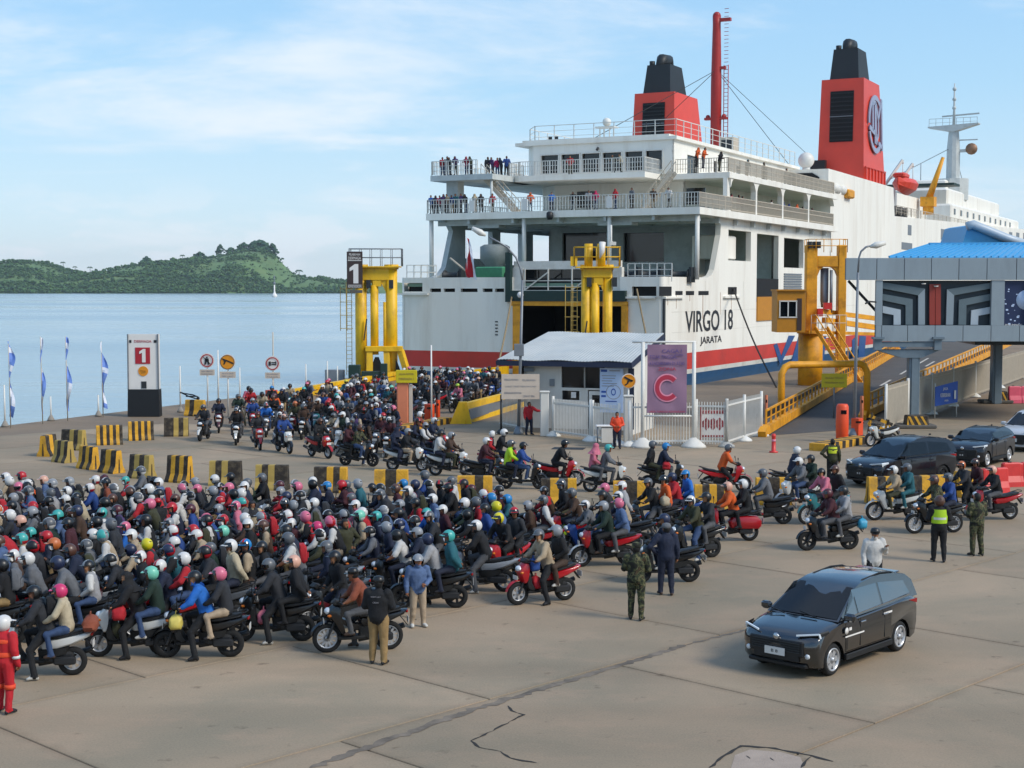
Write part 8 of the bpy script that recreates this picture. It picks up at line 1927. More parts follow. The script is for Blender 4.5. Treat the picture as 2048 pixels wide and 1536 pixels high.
def person(body, loc, ang, label, upper, lower, skin=0, shoes='shoe_dark', head='open', hcol='helmet_black', visor=True, group=None, mask=False, scale=1.0, lean=0.0, hair=True, z=0.0, sleeve=None, accent=None):
 B = BODY[body]; o = link('person', B['mesh'], None, Vector(loc) + Vector((0, 0, z))); o.rotation_euler = (lean, 0, R(ang)); o.scale = (scale,) * 3
 tag(o, label, 'person', group)
 for i, m in enumerate((upper, lower, 'skin_%d' % skin, shoes)): o.material_slots[i].link = 'OBJECT'; o.material_slots[i].material = MATS[m]
 o.material_slots[6].link = 'OBJECT'; o.material_slots[6].material = MATS[sleeve or upper]
 mw = Matrix((B['hf'], B['hs'], B['hu'])).transposed().to_4x4(); mw.translation = B['head']
 def wear(kind, col):
  me, vis = HEADW[kind]; nm = {'open': 'helmet', 'full': 'helmet'}.get(kind, kind); h = link(nm, me, o); h.matrix_local = mw
  h.material_slots[0].link = 'OBJECT'; h.material_slots[0].material = MATS[col]
  if len(h.material_slots) > 2: h.material_slots[2].link = 'OBJECT'; h.material_slots[2].material = MATS[accent or col]
  if vis and visor: link('visor', vis, h)
 if head: wear(head, hcol)
 if head == 'cap': wear('hair', 'hair_black')
 if mask: wear('face_mask', mask)
 return o
# ================================================================ riders and machines
USED = set(); BPQ = []; LASTCREW = []; LASTLB = []
def pick(r, table):
 t = sum(w for _, w in table); x = r.uniform(0, t)
 for k_, w in table:
  x -= w
  if x <= 0: return k_
 return table[-1][0]
W_JK = [('black', 28), ('charcoal', 14), ('navy', 12), ('dark green', 4), ('olive', 6), ('maroon', 6), ('brown', 7), ('beige', 4), ('grey', 7), ('light grey', 4), ('blue', 4), ('bright blue', 2), ('red', 4), ('magenta', 2), ('pink', 2), ('teal', 2.2), ('orange', 1.8), ('white', 3), ('purple', 1.4), ('denim', 4), ('cream', 2.5), ('rust', 2)]
W_TR = [('black', 30), ('navy', 14), ('blue jeans', 14), ('grey', 12), ('khaki', 6), ('beige', 6), ('brown', 6), ('olive', 5)]
W_HC = [('black', 32), ('white', 21), ('grey', 15), ('silver', 9), ('pink', 7), ('hot pink', 3), ('red', 4), ('turquoise', 4.5), ('mint', 2.5), ('blue', 2), ('navy', 7), ('yellow', .8), ('brown', 5), ('peach', 2.5), ('maroon', 4), ('orange', .8), ('lime', .5)]
W_BK = [('black', 42), ('white', 12), ('red', 15), ('blue', 8), ('grey', 9), ('maroon', 5), ('silver', 6), ('teal', 2), ('brown', 3)]
GARM = ['jacket', 'hoodie', 'sweater', 'shirt', 'windbreaker']
def riders(loc, ang, kind, paint, crew, group, where, blabel=None, lean=0.0, scale=1.0, accent=None):
 """crew: list of dicts (body, jacket, trousers, helmet colour, ...). Returns the motorcycle."""
 loc = Vector(loc); far = kind.endswith('_far'); r = random.Random(int(loc.x * 971 + loc.y * 577))
 d0 = crew[0] if crew else None; noun = 'scooter' if 'underbone' not in kind else 'motorcycle'
 pc = paint.replace('paint_', '')
 bl = blabel or f"{pc} {noun} under rider in {d0['jk']} {d0.get('g', '')} and {d0['hc']} helmet, {where}"
 i = 2
 while bl in USED: bl = bl + ' too'
 USED.add(bl)
 bk = bike(kind, paint, loc, ang, bl, 'motorcycles ' + group, lean, accent)
 for i, c in enumerate(crew):
  lb = c.get('label')
  if not lb:
   role = ('rider' if i == 0 else 'pillion passenger')
   lb = f"{role} in {c['jk']} {c.get('g', 'jacket')} and {c['hc']} {c.get('hw', 'helmet')}, {where}"
  while lb in USED: lb += ' too'
  USED.add(lb); LASTCREW.append(c['body']); LASTLB.append(lb)
  person(c['body'], loc, ang + (r.uniform(-5, 5) if 'sl' in c else 0), lb, c.get('up', 'cloth_' + c['jk']), c.get('lo', 'trouser_' + c['tr']), c.get('skin', r.randrange(4)), c.get('shoes', r.choice(['shoe_dark', 'shoe_dark', 'shoe_white', 'shoe_brown'])), c.get('head', 'open'), c.get('hm', 'helmet_' + c['hc']), c.get('visor', r.random() < .55), 'riders ' + group, c.get('mask', False), c.get('scale', scale), lean, sleeve='cloth_' + c['sl'] if c.get('sl') else None, accent='helmet_' + c['ac'] if c.get('ac') else None)
 return bk
def gen_crew(r, n, where, force=None):
 out = []
 for i in range(n):
  for tries in range(400):
   jk, hc = pick(r, W_JK), pick(r, W_HC); g = r.choice(GARM); role = 'rider' if i == 0 else 'pillion passenger'
   if tries > 150: jk = r.choice(list(JK)); hc = r.choice(list(HC))
   key = (role, jk, g, hc, where)
   if key not in USED: USED.add(key); break
  if i == 0: body = r.choice(['drive_plain', 'drive_left', 'drive_right', 'drive_both', 'drive_phone', 'drive_lean', 'drive_woman', 'drive_short', 'drive_left', 'drive_right', 'drive_low', 'drive_look'])
  else: body = r.choice(['pass_waist', 'pass_left', 'pass_right', 'pass_back', 'pass_phone', 'pass_robe', 'pass_waist', 'pass_lean'])
  hd = 'full' if (r.random() < .3 and i == 0) else 'open'
  out.append(dict(body=body, jk=jk, tr=pick(r, W_TR), hc=hc, g=g, head=hd, mask=(r.choice(['sign_white', 'cloth_black', 'cloth_navy', 'cloth_grey']) if r.random() < .4 and hd == 'open' else False), scale=r.uniform(.92, 1.05), sl=(r.choice(['black', 'charcoal', 'grey', 'white', 'navy', 'red', 'beige']) if r.random() < .3 else None), ac=r.choice([None, None, None, 'white', 'black', 'silver', 'red'])))
 return out
PLACED = []
def occupy(loc, ang, l=1.0, w=.42): PLACED.append((Vector((loc.x, loc.y)), ang, l, w))
def clear(p, ang, l, w):
 for q, a, l2, w2 in PLACED:
  d = Vector((p.x, p.y)) - q
  if d.length > l + l2: continue
  e = Vector((math.cos(R(ang)), math.sin(R(ang)))); f = Vector((math.cos(R(a)), math.sin(R(a))))
  # capsule test: sample the two centre lines
  md = min((Vector((p.x, p.y)) + e * s * (l - w) - q - f * t * (l2 - w2)).length for s in (-1, -.5, 0, .5, 1) for t in (-1, -.5, 0, .5, 1))
  if md < w + w2: return False
 return True
def C(body, jk, tr, hc, **k): return dict(body=body, jk=jk, tr=tr, hc=hc, **k)
FQ = 'in the packed queue'
# ---- front row of the big queue and the machines that stand apart, one by one
E = []
def X(px, py, ang, kind, paint, crew, group, blabel, accent=None, lean=0.0):
 p = G(px, py); occupy(p, ang); E.append((px, py)); return riders(p, ang, kind, 'paint_' + paint, crew, group, '', blabel, lean, 1.0, 'paint_' + accent if accent else None), p
def L(c, s): c['label'] = s; return c
GQ = 'of the packed queue'
k1, p1 = X(78, 1352, 188, 'scooter', 'white', [L(C('drive_left', 'charcoal', 'black', 'black', visor=False), 'rider in charcoal jacket with a backpack on the leftmost white scooter'), L(C('pass_waist', 'cream', 'blue jeans', 'hot pink', scale=.97), 'passenger in cream sweater, blue jeans and hot pink helmet on the leftmost scooter')], GQ, 'white scooter nearest the lower left corner with an orange bundle behind')
k2, p2 = X(262, 1312, 184, 'scooter', 'white', [L(C('drive_left', 'black', 'black', 'black', head='headscarf', hm='cloth_black'), 'rider in long black clothes and headscarf standing astride the white scooter'), L(C('pass_waist', 'dark green', 'blue jeans', 'mint', shoes='shoe_white'), 'passenger in dark green with mint helmet on the white scooter')], GQ, 'white scooter with silver front wheel second from the left at the crowd front')
k3, p3 = X(398, 1314, 183, 'scooter', 'black', [L(C('drive_left', 'bright blue', 'black', 'black'), 'rider in bright blue jacket and black helmet at the crowd front'), L(C('pass_waist', 'charcoal', 'beige', 'pink', shoes='shoe_dark'), 'passenger in charcoal jacket, beige trousers and pink helmet behind the bright blue rider')], GQ, 'black scooter under the bright blue jacketed rider')
k4, p4 = X(545, 1282, 182, 'scooter', 'black', [L(C('drive_left', 'charcoal', 'black', 'grey', shoes='shoe_white', head='full'), 'rider in charcoal with grey helmet, one grey sneaker on the ground'), L(C('pass_back', 'black', 'black', 'peach'), 'passenger in black with a peach coloured helmet at the front row')], GQ, 'black red tailed scooter, third group from the left', accent='red')
k5, p5 = X(668, 1262, 214, 'underbone', 'black', [L(C('drive_both', 'black', 'navy', 'black'), 'rider in black crouched behind the man in the orange shirt')], GQ, 'black motorcycle with pink front ornament pointing at the camera', accent='maroon')
k6, p6 = X(716, 1302, 192, 'underbone', 'black', [L(C('drive_short', 'rust', 'grey', 'black', head='cap', hm='helmet_black'), 'rider in a rust orange shirt and black cap at the crowd front')], GQ, 'black motorcycle under the rust shirted rider beside the standing man')
k7, p7 = X(858, 1216, 182, 'scooter', 'black', [L(C('drive_right', 'light grey', 'black', 'navy'), 'rider in light grey top and navy helmet behind the denim girl'), L(C('pass_back', 'teal', 'navy', 'turquoise'), 'passenger in teal jacket and turquoise helmet at the right end of the front row')], GQ, 'black scooter behind the girl in the denim jacket')
k8, p8 = X(958, 1182, 172, 'scooter', 'silver', [L(C('drive_left', 'black', 'grey', 'white', shoes='shoe_white'), 'rider in black shirt, grey jeans and white helmet with a white sneaker down')], GQ, 'silver scooter with pink side under the rider in grey jeans', accent='white')
k9, p9 = X(1008, 1160, 232, 'underbone', 'red', [L(C('drive_lean', 'black', 'black', 'yellow'), 'rider in black with a yellow and grey helmet on the red motorcycle'), L(C('pass_left', 'charcoal', 'black', 'red'), 'passenger in charcoal with a red and white helmet')], GQ, 'red and black motorcycle pointing at the camera with a white plate')
k10, p10 = X(1083, 1205, 207, 'scooter', 'red', [L(C('drive_left', 'beige', 'black', 'grey'), 'rider in a pale beige jacket and grey helmet on the red scooter in front'), L(C('pass_right', 'black', 'brown', 'silver', shoes='shoe_white'), 'passenger in black vest and white shoes on the red scooter in front')], GQ, 'bright red scooter at the right hand tip of the packed queue')
GR = 'arriving from the right'
X(1208, 1132, 190, 'scooter', 'red', [L(C('drive_plain', 'dark green', 'black', 'silver'), 'rider in dark green jacket and silver helmet on the red and white scooter'), L(C('pass_right', 'denim', 'grey', 'pink'), 'passenger in denim blue with a pink helmet and face mask', ) | dict(mask='sign_white')], GR, 'red and white scooter with a long grey shadow before the soldier', accent='white')
X(1145, 1098, 195, 'scooter', 'red', [L(C('drive_plain', 'brown', 'navy', 'grey'), 'rider in brown top and grey helmet with a lime bag')], GR, 'red and white scooter half hidden behind the crowd edge', accent='white')
X(1330, 1165, 188, 'scooter', 'black', [L(C('drive_plain', 'navy', 'navy', 'navy'), 'rider in navy hidden behind the man in the navy shirt')], GR, 'black scooter behind the standing man in the navy shirt')
X(1385, 1118, 205, 'scooter', 'black', [L(C('drive_left', 'olive', 'blue jeans', 'white', shoes='shoe_white'), 'rider in olive with a white open helmet'), L(C('pass_waist', 'charcoal', 'grey', 'black'), 'passenger in charcoal tight behind the white helmeted olive rider')], GR, 'black scooter left of the red vintage scooter')
X(1456, 1082, 184, 'classic', 'red', [L(C('drive_plain', 'orange', 'black', 'peach'), 'rider in an orange jacket and peach helmet on the red vintage scooter'), L(C('pass_waist', 'black', 'black', 'white'), 'passenger in black with a white helmet on the red vintage scooter')], GR, 'red and white vintage style scooter', accent='white')
X(1526, 1048, 178, 'scooter', 'black', [L(C('drive_plain', 'grey', 'grey', 'charcoal' if False else 'grey'), 'rider all in grey with a grey helmet')], GR, 'black scooter under the rider all in grey')
X(1598, 1018, 200, 'scooter', 'white', [L(C('drive_plain', 'grey', 'blue jeans', 'white'), 'rider in grey with a white helmet and blue jeans'), L(C('pass_waist', 'dark green', 'black', 'black'), 'passenger in dark green behind the white helmeted grey rider')], GR, 'white and black scooter turning in front of the striped barrier', accent='silver')
X(1645, 1046, 205, 'underbone', 'teal', [L(C('drive_left', 'pink', 'grey', 'black'), 'rider in a pink top and black helmet'), L(C('pass_back', 'black', 'black', 'brown'), 'passenger in black with brown helmet')], GR, 'teal motorcycle partly hidden behind the black scooter with plastic bag')
k14, p14 = X(1656, 1100, 189, 'scooter', 'black', [L(C('drive_plain', 'maroon', 'grey', 'maroon'), 'rider in maroon jacket and maroon helmet riding alone in the lane'), L(C('pass_waist', 'light grey', 'grey', 'black', shoes='shoe_white'), 'passenger in light grey carrying a turquoise plastic bag')], GR, 'black scooter with white front number plate alone in the open lane')
X(1787, 1040, 187, 'underbone', 'white', [L(C('drive_plain', 'beige', 'olive', 'white'), 'rider in beige shirt and white helmet on the white motorcycle'), L(C('pass_waist', 'teal', 'navy', 'grey'), 'passenger in teal trousers and top on the white motorcycle') | dict(lo='cloth_teal')], GR, 'white motorcycle with thin spoked wheels alone in the lane')
X(1868, 1066, 190, 'underbone', 'black', [L(C('drive_plain', 'olive', 'black', 'brown', up='camouflage'), 'rider in a camouflage jacket partly hidden by the officer'), L(C('pass_waist', 'blue', 'navy', 'grey'), 'passenger with a light blue bag behind the camouflage rider')], GR, 'black motorcycle behind the officer in the lime vest')
X(1925, 1028, 192, 'scooter', 'grey', [L(C('drive_left', 'charcoal', 'black', 'orange'), 'rider in charcoal with an orange helmet near the red barriers'), L(C('pass_left', 'maroon', 'black', 'brown'), 'passenger in maroon with a brown helmet near the red barriers')], GR, 'grey scooter between the officer and the soldier on the right')
X(1984, 1040, 192, 'scooter', 'red', [L(C('drive_plain', 'black', 'grey', 'peach'), 'rider in black with a peach helmet on the rightmost red scooter')], GR, 'red scooter nearest the right frame edge')
GL = 'in the back lane'
X(1592, 990, 6, 'scooter', 'black', [L(C('drive_plain', 'navy', 'navy', 'white', head='full'), 'rider in navy with a round white helmet heading right')], GL, 'black scooter heading right behind the end of the barrier row')
X(1452, 984, 2, 'underbone', 'red', [L(C('drive_short', 'orange', 'black', 'grey'), 'rider in an orange shirt and grey helmet heading right alone')], GL, 'red motorcycle under the orange shirted rider')
X(1330, 980, -6, 'scooter', 'black', [L(C('drive_plain', 'navy', 'grey', 'blue'), 'driver in navy with a blue helmet, front of three'), L(C('pass_back', 'black', 'olive', 'grey', scale=1.0), 'rearmost passenger in black with a grey helmet on the loaded scooter'), ], GL, 'heavily loaded black scooter behind the orange bags')
X(1215, 984, -3, 'scooter', 'white', [L(C('drive_plain', 'grey', 'grey', 'turquoise'), 'driver in grey with a teal green helmet heading right'), L(C('pass_left', 'pink', 'grey', 'pink', head='headscarf', hm='cloth_pink'), 'passenger in pink headscarf and pink top heading right')], GL, 'white and black scooter with a pink clad passenger', accent='black')
X(1118, 972, -8, 'underbone', 'red', [L(C('drive_lean', 'black', 'black', 'black'), 'lone rider in black with black helmet on the red motorcycle in the lane')], GL, 'red motorcycle in the lane behind the black and yellow barrier')
X(1045, 978, -6, 'scooter', 'black', [L(C('drive_plain', 'blue', 'blue jeans', 'black', shoes='shoe_white'), 'driver in blue with black helmet before the lime vested passenger'), L(C('pass_waist', 'lime', 'navy', 'grey', up='hivis'), 'passenger in a lime safety vest heading right')], GL, 'black scooter carrying the lime vested passenger')
X(972, 966, -8, 'scooter', 'black', [L(C('drive_plain', 'maroon', 'navy', 'white'), 'rider in maroon sweater and white helmet heading right')], GL, 'black scooter under the maroon sweatered rider')
X(902, 952, -12, 'scooter', 'white', [L(C('drive_plain', 'brown', 'olive', 'silver'), 'driver in brown with silver helmet heading right'), L(C('pass_waist', 'white', 'navy', 'black'), 'passenger in white and black behind the brown driver')], GL, 'white faced black scooter with round headlamp in the lane', accent='black')
X(815, 942, -14, 'scooter', 'white', [L(C('drive_plain', 'black', 'beige', 'silver'), 'driver in black with beige trousers in the lane'), L(C('pass_robe', 'navy', 'navy', 'navy', head='headscarf', hm='cloth_navy', lo='cloth_navy'), 'passenger in a long navy robe and headscarf in the lane')], GL, 'white and black scooter under the driver in beige trousers', accent='black')
X(868, 914, -20, 'scooter', 'red', [L(C('drive_plain', 'navy', 'black', 'white'), 'driver in dark navy jacket and white helmet behind the lane front')], GL, 'red scooter one row behind the lane front')
X(718, 932, -20, 'scooter', 'black', [L(C('drive_left', 'olive', 'blue jeans', 'olive' if False else 'brown', up='camouflage'), 'driver in camouflage jacket and brown helmet in the lane'), L(C('pass_waist', 'maroon', 'black', 'black'), 'passenger in maroon behind the camouflage driver')], GL, 'black scooter with slim headlamp under the camouflage jacketed driver')
X(640, 915, -48, 'scooter', 'red', [L(C('drive_plain', 'black', 'pink' if False else 'black', 'brown'), 'driver in black with brown helmet on the glossy red scooter in the lane')], GL, 'glossy red scooter turning out of the ramp queue')
X(568, 905, -58, 'scooter', 'white', [L(C('drive_plain', 'blue', 'navy', 'peach'), 'driver in blue jacket turning towards the camera'), L(C('pass_waist', 'charcoal', 'black', 'white'), 'passenger in charcoal behind the blue jacketed driver')], GL, 'white faced black scooter under the blue jacketed driver', accent='black')
X(516, 898, -72, 'scooter', 'red', [L(C('drive_plain', 'charcoal', 'grey', 'maroon'), 'driver in charcoal on the crimson scooter facing the camera')], GL, 'crimson scooter facing the camera at the ramp queue tip')
X(474, 888, -84, 'scooter', 'black', [L(C('drive_plain', 'black', 'grey', 'silver'), 'driver in black with silver helmet facing the camera'), L(C('pass_left', 'brown', 'grey', 'black'), 'passenger in brown behind the silver helmeted driver')], GL, 'black scooter facing the camera left of the crimson one', accent='white')
X(408, 880, -96, 'scooter', 'black', [L(C('drive_plain', 'charcoal', 'grey', 'grey'), 'leftmost driver of the ramp queue in charcoal with grey helmet')], GL, 'leftmost black scooter of the ramp queue', accent='white')
X(438, 864, -80, 'scooter', 'maroon', [L(C('drive_plain', 'navy', 'black', 'black'), 'driver in navy behind the leftmost scooter of the ramp queue')], GL, 'maroon scooter behind the leftmost one of the ramp queue')
def inpoly(x, y, P):
 c = False
 for (a, b_), (d, e) in zip(P, P[1:] + P[:1]):
  if (b_ > y) != (e > y) and x < (d - a) * (y - b_) / (e - b_) + a: c = not c
 return c
def to_px(p):
 d = Vector((p.x, p.y, p.z - CAM_H)); zc = d.y * CP - d.z * SP; yc = d.y * SP + d.z * CP; return 1024 + FPX * d.x / zc, 768 - FPX * yc / zc
# ---- the packed queue behind the front row: rows along the heading, jittered
r = random.Random(77)
PQ = [(-70, 1066), (120, 1052), (330, 1054), (560, 1058), (800, 1060), (980, 1068), (1130, 1080), (1290, 1086), (1270, 1108), (1120, 1128), (1060, 1150), (985, 1150), (900, 1180), (800, 1212), (620, 1240), (470, 1258), (320, 1282), (150, 1300), (20, 1318), (-70, 1330)]
def zone(px, py):
 h = 'left' if px < 330 else 'middle' if px < 720 else 'right'; lo = 1000 + 0
 d = 'back' if py < 1112 else 'centre' if py < 1185 else 'front'
 return f"{d} {h} of packed queue"
hd0 = 190.0; u0 = Vector((math.cos(R(hd0)), math.sin(R(hd0)), 0)); v0 = Vector((-u0.y, u0.x, 0)); org = G(500, 1160); n_fill = 0
cand = []
for i in range(-14, 15):
 for j in range(-22, 23):
  p = org + u0 * (i * 1.86 + (j % 2) * .9 + r.uniform(-.2, .2)) + v0 * (j * .76 + r.uniform(-.07, .07)); x, y = to_px(p)
  if inpoly(x, y, PQ) and -60 < x: cand.append((p, x, y))
for p, x, y in cand:
 ang = hd0 + r.gauss(0, 6)
 if not clear(p, ang, .80, .30): continue
 occupy(p, ang, .80, .30); w = zone(x, y); pas = 1 if r.random() < .66 else 0; kind = pick(r, [('scooter', 8), ('underbone', 3)])
 riders(p, ang, kind, 'paint_' + pick(r, W_BK), gen_crew(r, 1 + pas, w), GQ, w, lean=R(r.uniform(-3, 3)) * 0, accent=r.choice([None, None, 'paint_black', 'paint_white'])); n_fill += 1
 if r.random() < .2: BPQ.append((p, ang, LASTCREW[-1], LASTLB[-1]))
# ---- the queue coming down the ramp, facing the camera
PR = [(455, 868), (470, 842), (560, 824), (650, 812), (760, 792), (840, 778), (960, 778), (1010, 782), (990, 800), (920, 828), (850, 842), (790, 850), (760, 872), (800, 890), (790, 912), (720, 915), (640, 895), (560, 885)]
def zone2(px, py):
 return ('lower end' if px < 560 else 'middle' if px < 720 else 'upper part' if px < 860 else 'top') + ' of ramp queue'
n_ramp = 0
MASS = []
def mass_add(body, loc, ang, mats, head, hcol):
 B = BODY[body]; Mx = Matrix.Translation(loc) @ Matrix.Rotation(R(ang), 4, 'Z'); MASS.append((B['mesh'], Mx, mats + ['hair_black', 'lip', mats[0]])); mw = Matrix((B['hf'], B['hs'], B['hu'])).transposed().to_4x4(); mw.translation = B['head']; MASS.append((HEADW[head][0], Mx @ mw, [hcol, 'helmet_lining', hcol]))
for i in range(-14, 16):
 for j in range(-12, 12):
  a0 = 246.0; u1 = Vector((math.cos(R(a0)), math.sin(R(a0)), 0)); v1 = Vector((-u1.y, u1.x, 0))
  p = G(720, 850) + u1 * (i * 2.12 + (j % 2) * 1.0 + r.uniform(-.3, .3)) + v1 * (j * 1.12 + r.uniform(-.15, .15)); x, y = to_px(p)
  if not inpoly(x, y, PR): continue
  t = max(0, min(1, (700 - x) / 200)); ang = a0 + t * 34 + r.gauss(0, 8)
  if not clear(p, ang, 1.0, .38): continue
  occupy(p, ang, 1.0, .38); w = zone2(x, y); near = y > 855
  crew = gen_crew(r, 1 + (r.random() < .45), w); paint = 'paint_' + pick(r, W_BK); n_ramp += 1
  if y < 872:
   Mx = Matrix.Translation(p) @ Matrix.Rotation(R(ang), 4, 'Z')
   for nm_, me_, l_, pt_, sb_ in BIKE[pick(r, [('scooter', 8), ('underbone', 3)]) + '_far']: MASS.append((me_, Mx @ Matrix.Translation(l_), [paint if pt_ else me_.materials[0].name] * max(1, len(me_.materials))))
   for c in crew: mass_add(c['body'], p, ang, ['cloth_' + c['jk'], 'trouser_' + c['tr'], 'skin_%d' % r.randrange(4), 'shoe_dark'], c['head'], 'helmet_' + c['hc'])
   continue
  riders(p, ang, pick(r, [('scooter', 8), ('underbone', 3)]) + ('' if near else '_far'), 'paint_' + paint[6:], crew, 'of the ramp queue', w)
for px_, py_, an_ in ((690, 888, -32), (745, 893, -24), (788, 908, -18), (838, 898, -14), (602, 884, -50), (652, 876, -40), (716, 872, -34), (775, 882, -22), (540, 880, -70), (880, 938, -14), (940, 938, -10), (1005, 948, -8), (850, 925, -14), (760, 918, -20), (690, 912, -30)):
 q_ = G(px_, py_)
 if not clear(q_, an_, .92, .34): continue
 occupy(q_, an_, .92, .34); w = 'second row of back lane'; riders(q_, an_, pick(r, [('scooter', 8), ('underbone', 3)]), 'paint_' + pick(r, W_BK), gen_crew(r, 1 + (r.random() < .5), w), 'in the back lane', w); n_ramp += 1
def build_mass(name):
 mi = {}; VV, FF, MM = [], [], []; o = 0
 for me, Mx, mats in MASS:
  n = len(me.vertices); co = np.zeros(n * 3); me.vertices.foreach_get('co', co); A = np.array(Mx); co = co.reshape(-1, 3) @ A[:3, :3].T + A[:3, 3]; VV.append(co)
  for f in me.polygons: FF.append(tuple(i + o for i in f.vertices)); MM.append(mi.setdefault(mats[f.material_index], len(mi)))
  o += n
 me = bpy.data.meshes.new(name); me.from_pydata(np.concatenate(VV).tolist(), [], FF)
 for m in mi: me.materials.append(MATS[m])
 me.polygons.foreach_set('material_index', MM); me.polygons.foreach_set('use_smooth', [True] * len(FF)); me.update(); return tag(link(name, me), 'dense crowd of helmeted riders and machines filling the ramp approach', None, None, 'stuff')
if MASS: build_mass('crowd')
print('COUNT fill', n_fill, 'ramp', n_ramp, 'persons', sum(1 for o in bpy.data.objects if o.name.startswith('person')))
# ---- people on foot
def P_(px, py): return G(px, py)
def foot(body, px, py, face, label, up, lo, **k): return person(body, G(px, py), face, label, up, lo, group=None, **k)
man = foot('stand_back', 757, 1328, 78, 'man in black jacket and khaki trousers seen from behind before the crowd', 'cloth_black', 'trouser_khaki', head='cap', hcol='helmet_black', shoes='shoe_dark', scale=1.03)
text('jacket_print', 'SOBAT LAUT', 1, 'sign_grey', man, (-.152, 0, 1.33), (math.pi / 2, 0, -math.pi / 2), .002, .20, height=.025)
text('jacket_print', 'CREW', 1, 'sign_grey', man, (-.155, 0, 1.22), (math.pi / 2, 0, -math.pi / 2), .002, .12, height=.03)
foot('stand_hands', 1272, 1240, 75, 'soldier in camouflage uniform seen from behind on the open apron', 'camouflage', 'camouflage', head='cap', hcol='camouflage', shoes='shoe_dark', scale=1.03)
foot('stand_hip', 1332, 1190, 95, 'man in a navy polo shirt and navy trousers watching the scooters', 'cloth_navy', 'trouser_navy', head='cap', hcol='cloth_grey', shoes='shoe_brown', scale=1.03)
foot('stand_phone', 1747, 1200, -78, 'man in a white shirt and dark cap standing behind the black car', 'cloth_white', 'trouser_black', head='cap', hcol='helmet_black', scale=1.02)
pol = foot('stand_hands', 1877, 1124, 84, 'police officer in black with a lime yellow safety vest seen from behind', 'cloth_black', 'trouser_black', head='open', hcol='helmet_brown', visor=False, scale=1.05)
foot('stand_back', 1953, 1112, 110, 'soldier in camouflage with a pink arm badge near the right edge', 'camouflage', 'camouflage', head='hair', hcol='hair_black', scale=1.04)
off = foot('stand_hip', 1664, 968, 88, 'traffic officer in a yellow and dark vest beside the navy car', 'cloth_olive', 'trouser_black', head='hair', hcol='hair_black', scale=1.02)
foot('stand_point', 1058, 870, -60, 'attendant in a red shirt pointing sideways before the hut', 'cloth_red', 'trouser_navy', head='hair', hcol='hair_black', scale=1.0)
foot('stand_hands', 1234, 898, -95, 'guard in an orange vest standing at the small white table', 'vest_orange', 'trouser_navy', head='hair', hcol='hair_black', scale=1.02)
red = foot('stand_side', 10, 1426, 70, 'worker in red overalls with bright bands and white helmet at the left edge', 'flag_red', 'flag_red', head='open', hcol='helmet_white', visor=False, scale=1.0)
girl = foot('stand_woman', 836, 1254, -70, 'girl in denim jacket and white helmet standing beside the black scooter', 'cloth_denim', 'trouser_beige', head='open', hcol='helmet_silver', shoes='shoe_white', scale=.98, visor=False)
for bd_, x_, y_, fa_, lb_, up_, lo_, hw_, hc_ in (
 ('stand_hip', 690, 1172, -60, 'man in olive jacket standing upright among the scooters in mid crowd', 'cloth_olive', 'trouser_grey', 'hair', 'hair_black'),
 ('stand_phone', 452, 1150, -100, 'person in dark navy windbreaker looking at a phone in mid crowd', 'cloth_navy', 'trouser_black', 'headscarf', 'cloth_black'),
 ('stand_back', 318, 1120, 150, 'man in black standing beside his scooter at the crowd back left', 'cloth_black', 'trouser_blue jeans', 'cap', 'helmet_red'),
 ('stand_woman', 505, 1118, -60, 'woman in cream blouse and grey headscarf standing in the crowd', 'cloth_cream', 'trouser_navy', 'headscarf', 'cloth_charcoal')):
 foot(bd_, x_, y_, fa_, lb_, up_, lo_, head=hw_, hcol=hc_)
# vests and bands worn over the clothes
def vest(o, body, z0, z1, m, name='safety_vest', band=None, f=1.0):
 B = BODY[body]; b = MB(); n = 18
 P = lambda z, hw, hd: [(.01 + hd * f * math.sin(2 * math.pi * k / n), hw * f * math.cos(2 * math.pi * k / n), z) for k in range(n)]
 rings = [P(z0, .200, .168), P((z0 + z1) / 2, .215, .175), P(z1, .205, .150)]; b.loft(rings, 0, True, False, True)
 if band: b.loft([P(z0 + .10, .206, .174), P(z0 + .16, .210, .178)], 1, True, False, True)
 b.build(name, [m] + ([band] if band else []), o)
vest(pol, 'stand_hands', 1.02, 1.38, 'hivis', band='reflective')
vest(off, 'stand_hip', 1.16, 1.40, 'hivis_yellow', band='cloth_charcoal')
vest(red, 'stand_side', 1.02, 1.10, 'vest_orange', 'reflective_band'); 
b = MB()
for s in (-1, 1): b.lathe([(.098, .44), (.100, .52)], 12, (.0, s * .115, 0))
b.build('reflective_band', 'vest_orange', red)
b = MB()
for s in (-1, 1): b.lathe([(.072, .99), (.074, 1.04)], 10, (.0, s * .262, 0))
b.build('sleeve_band', 'reflective', red); vest(red, 'stand_side', 1.26, 1.33, 'vest_orange', 'chest_band')
# ---- passengers at the ferry rails
yaw = math.degrees(math.atan2(SL.y, SL.x))
rr2 = random.Random(9)
def on_ship(x, v, z, face, where):
 for _ in range(300):
  jk, tr = rr2.choice(list(JK)), pick(rr2, W_TR); sc = rr2.choice(['', '', 'headscarf']); key = ('ship', jk, sc, where)
  if _ > 40: jk = rr2.choice(list(JK))
  if key not in USED: break
 USED.add(key); p = SHIP_C0 + SL * x + SV * v + Vector((0, 0, z))
 lb = f"passenger in {jk}{' headscarf and top' if sc else ' top'} at the rail, {where}"
 while lb in USED: lb += ' too'
 USED.add(lb)
 o = person(rr2.choice(['rail_a', 'rail_b', 'rail_c', 'rail_a']), p, face, lb, 'cloth_' + jk, 'trouser_' + tr, rr2.randrange(4), head=sc or 'hair', hcol='cloth_' + (jk if sc else 'black') if sc else 'hair_black', group='passengers at the ferry rails', scale=rr2.uniform(.98, 1.06), z=0)
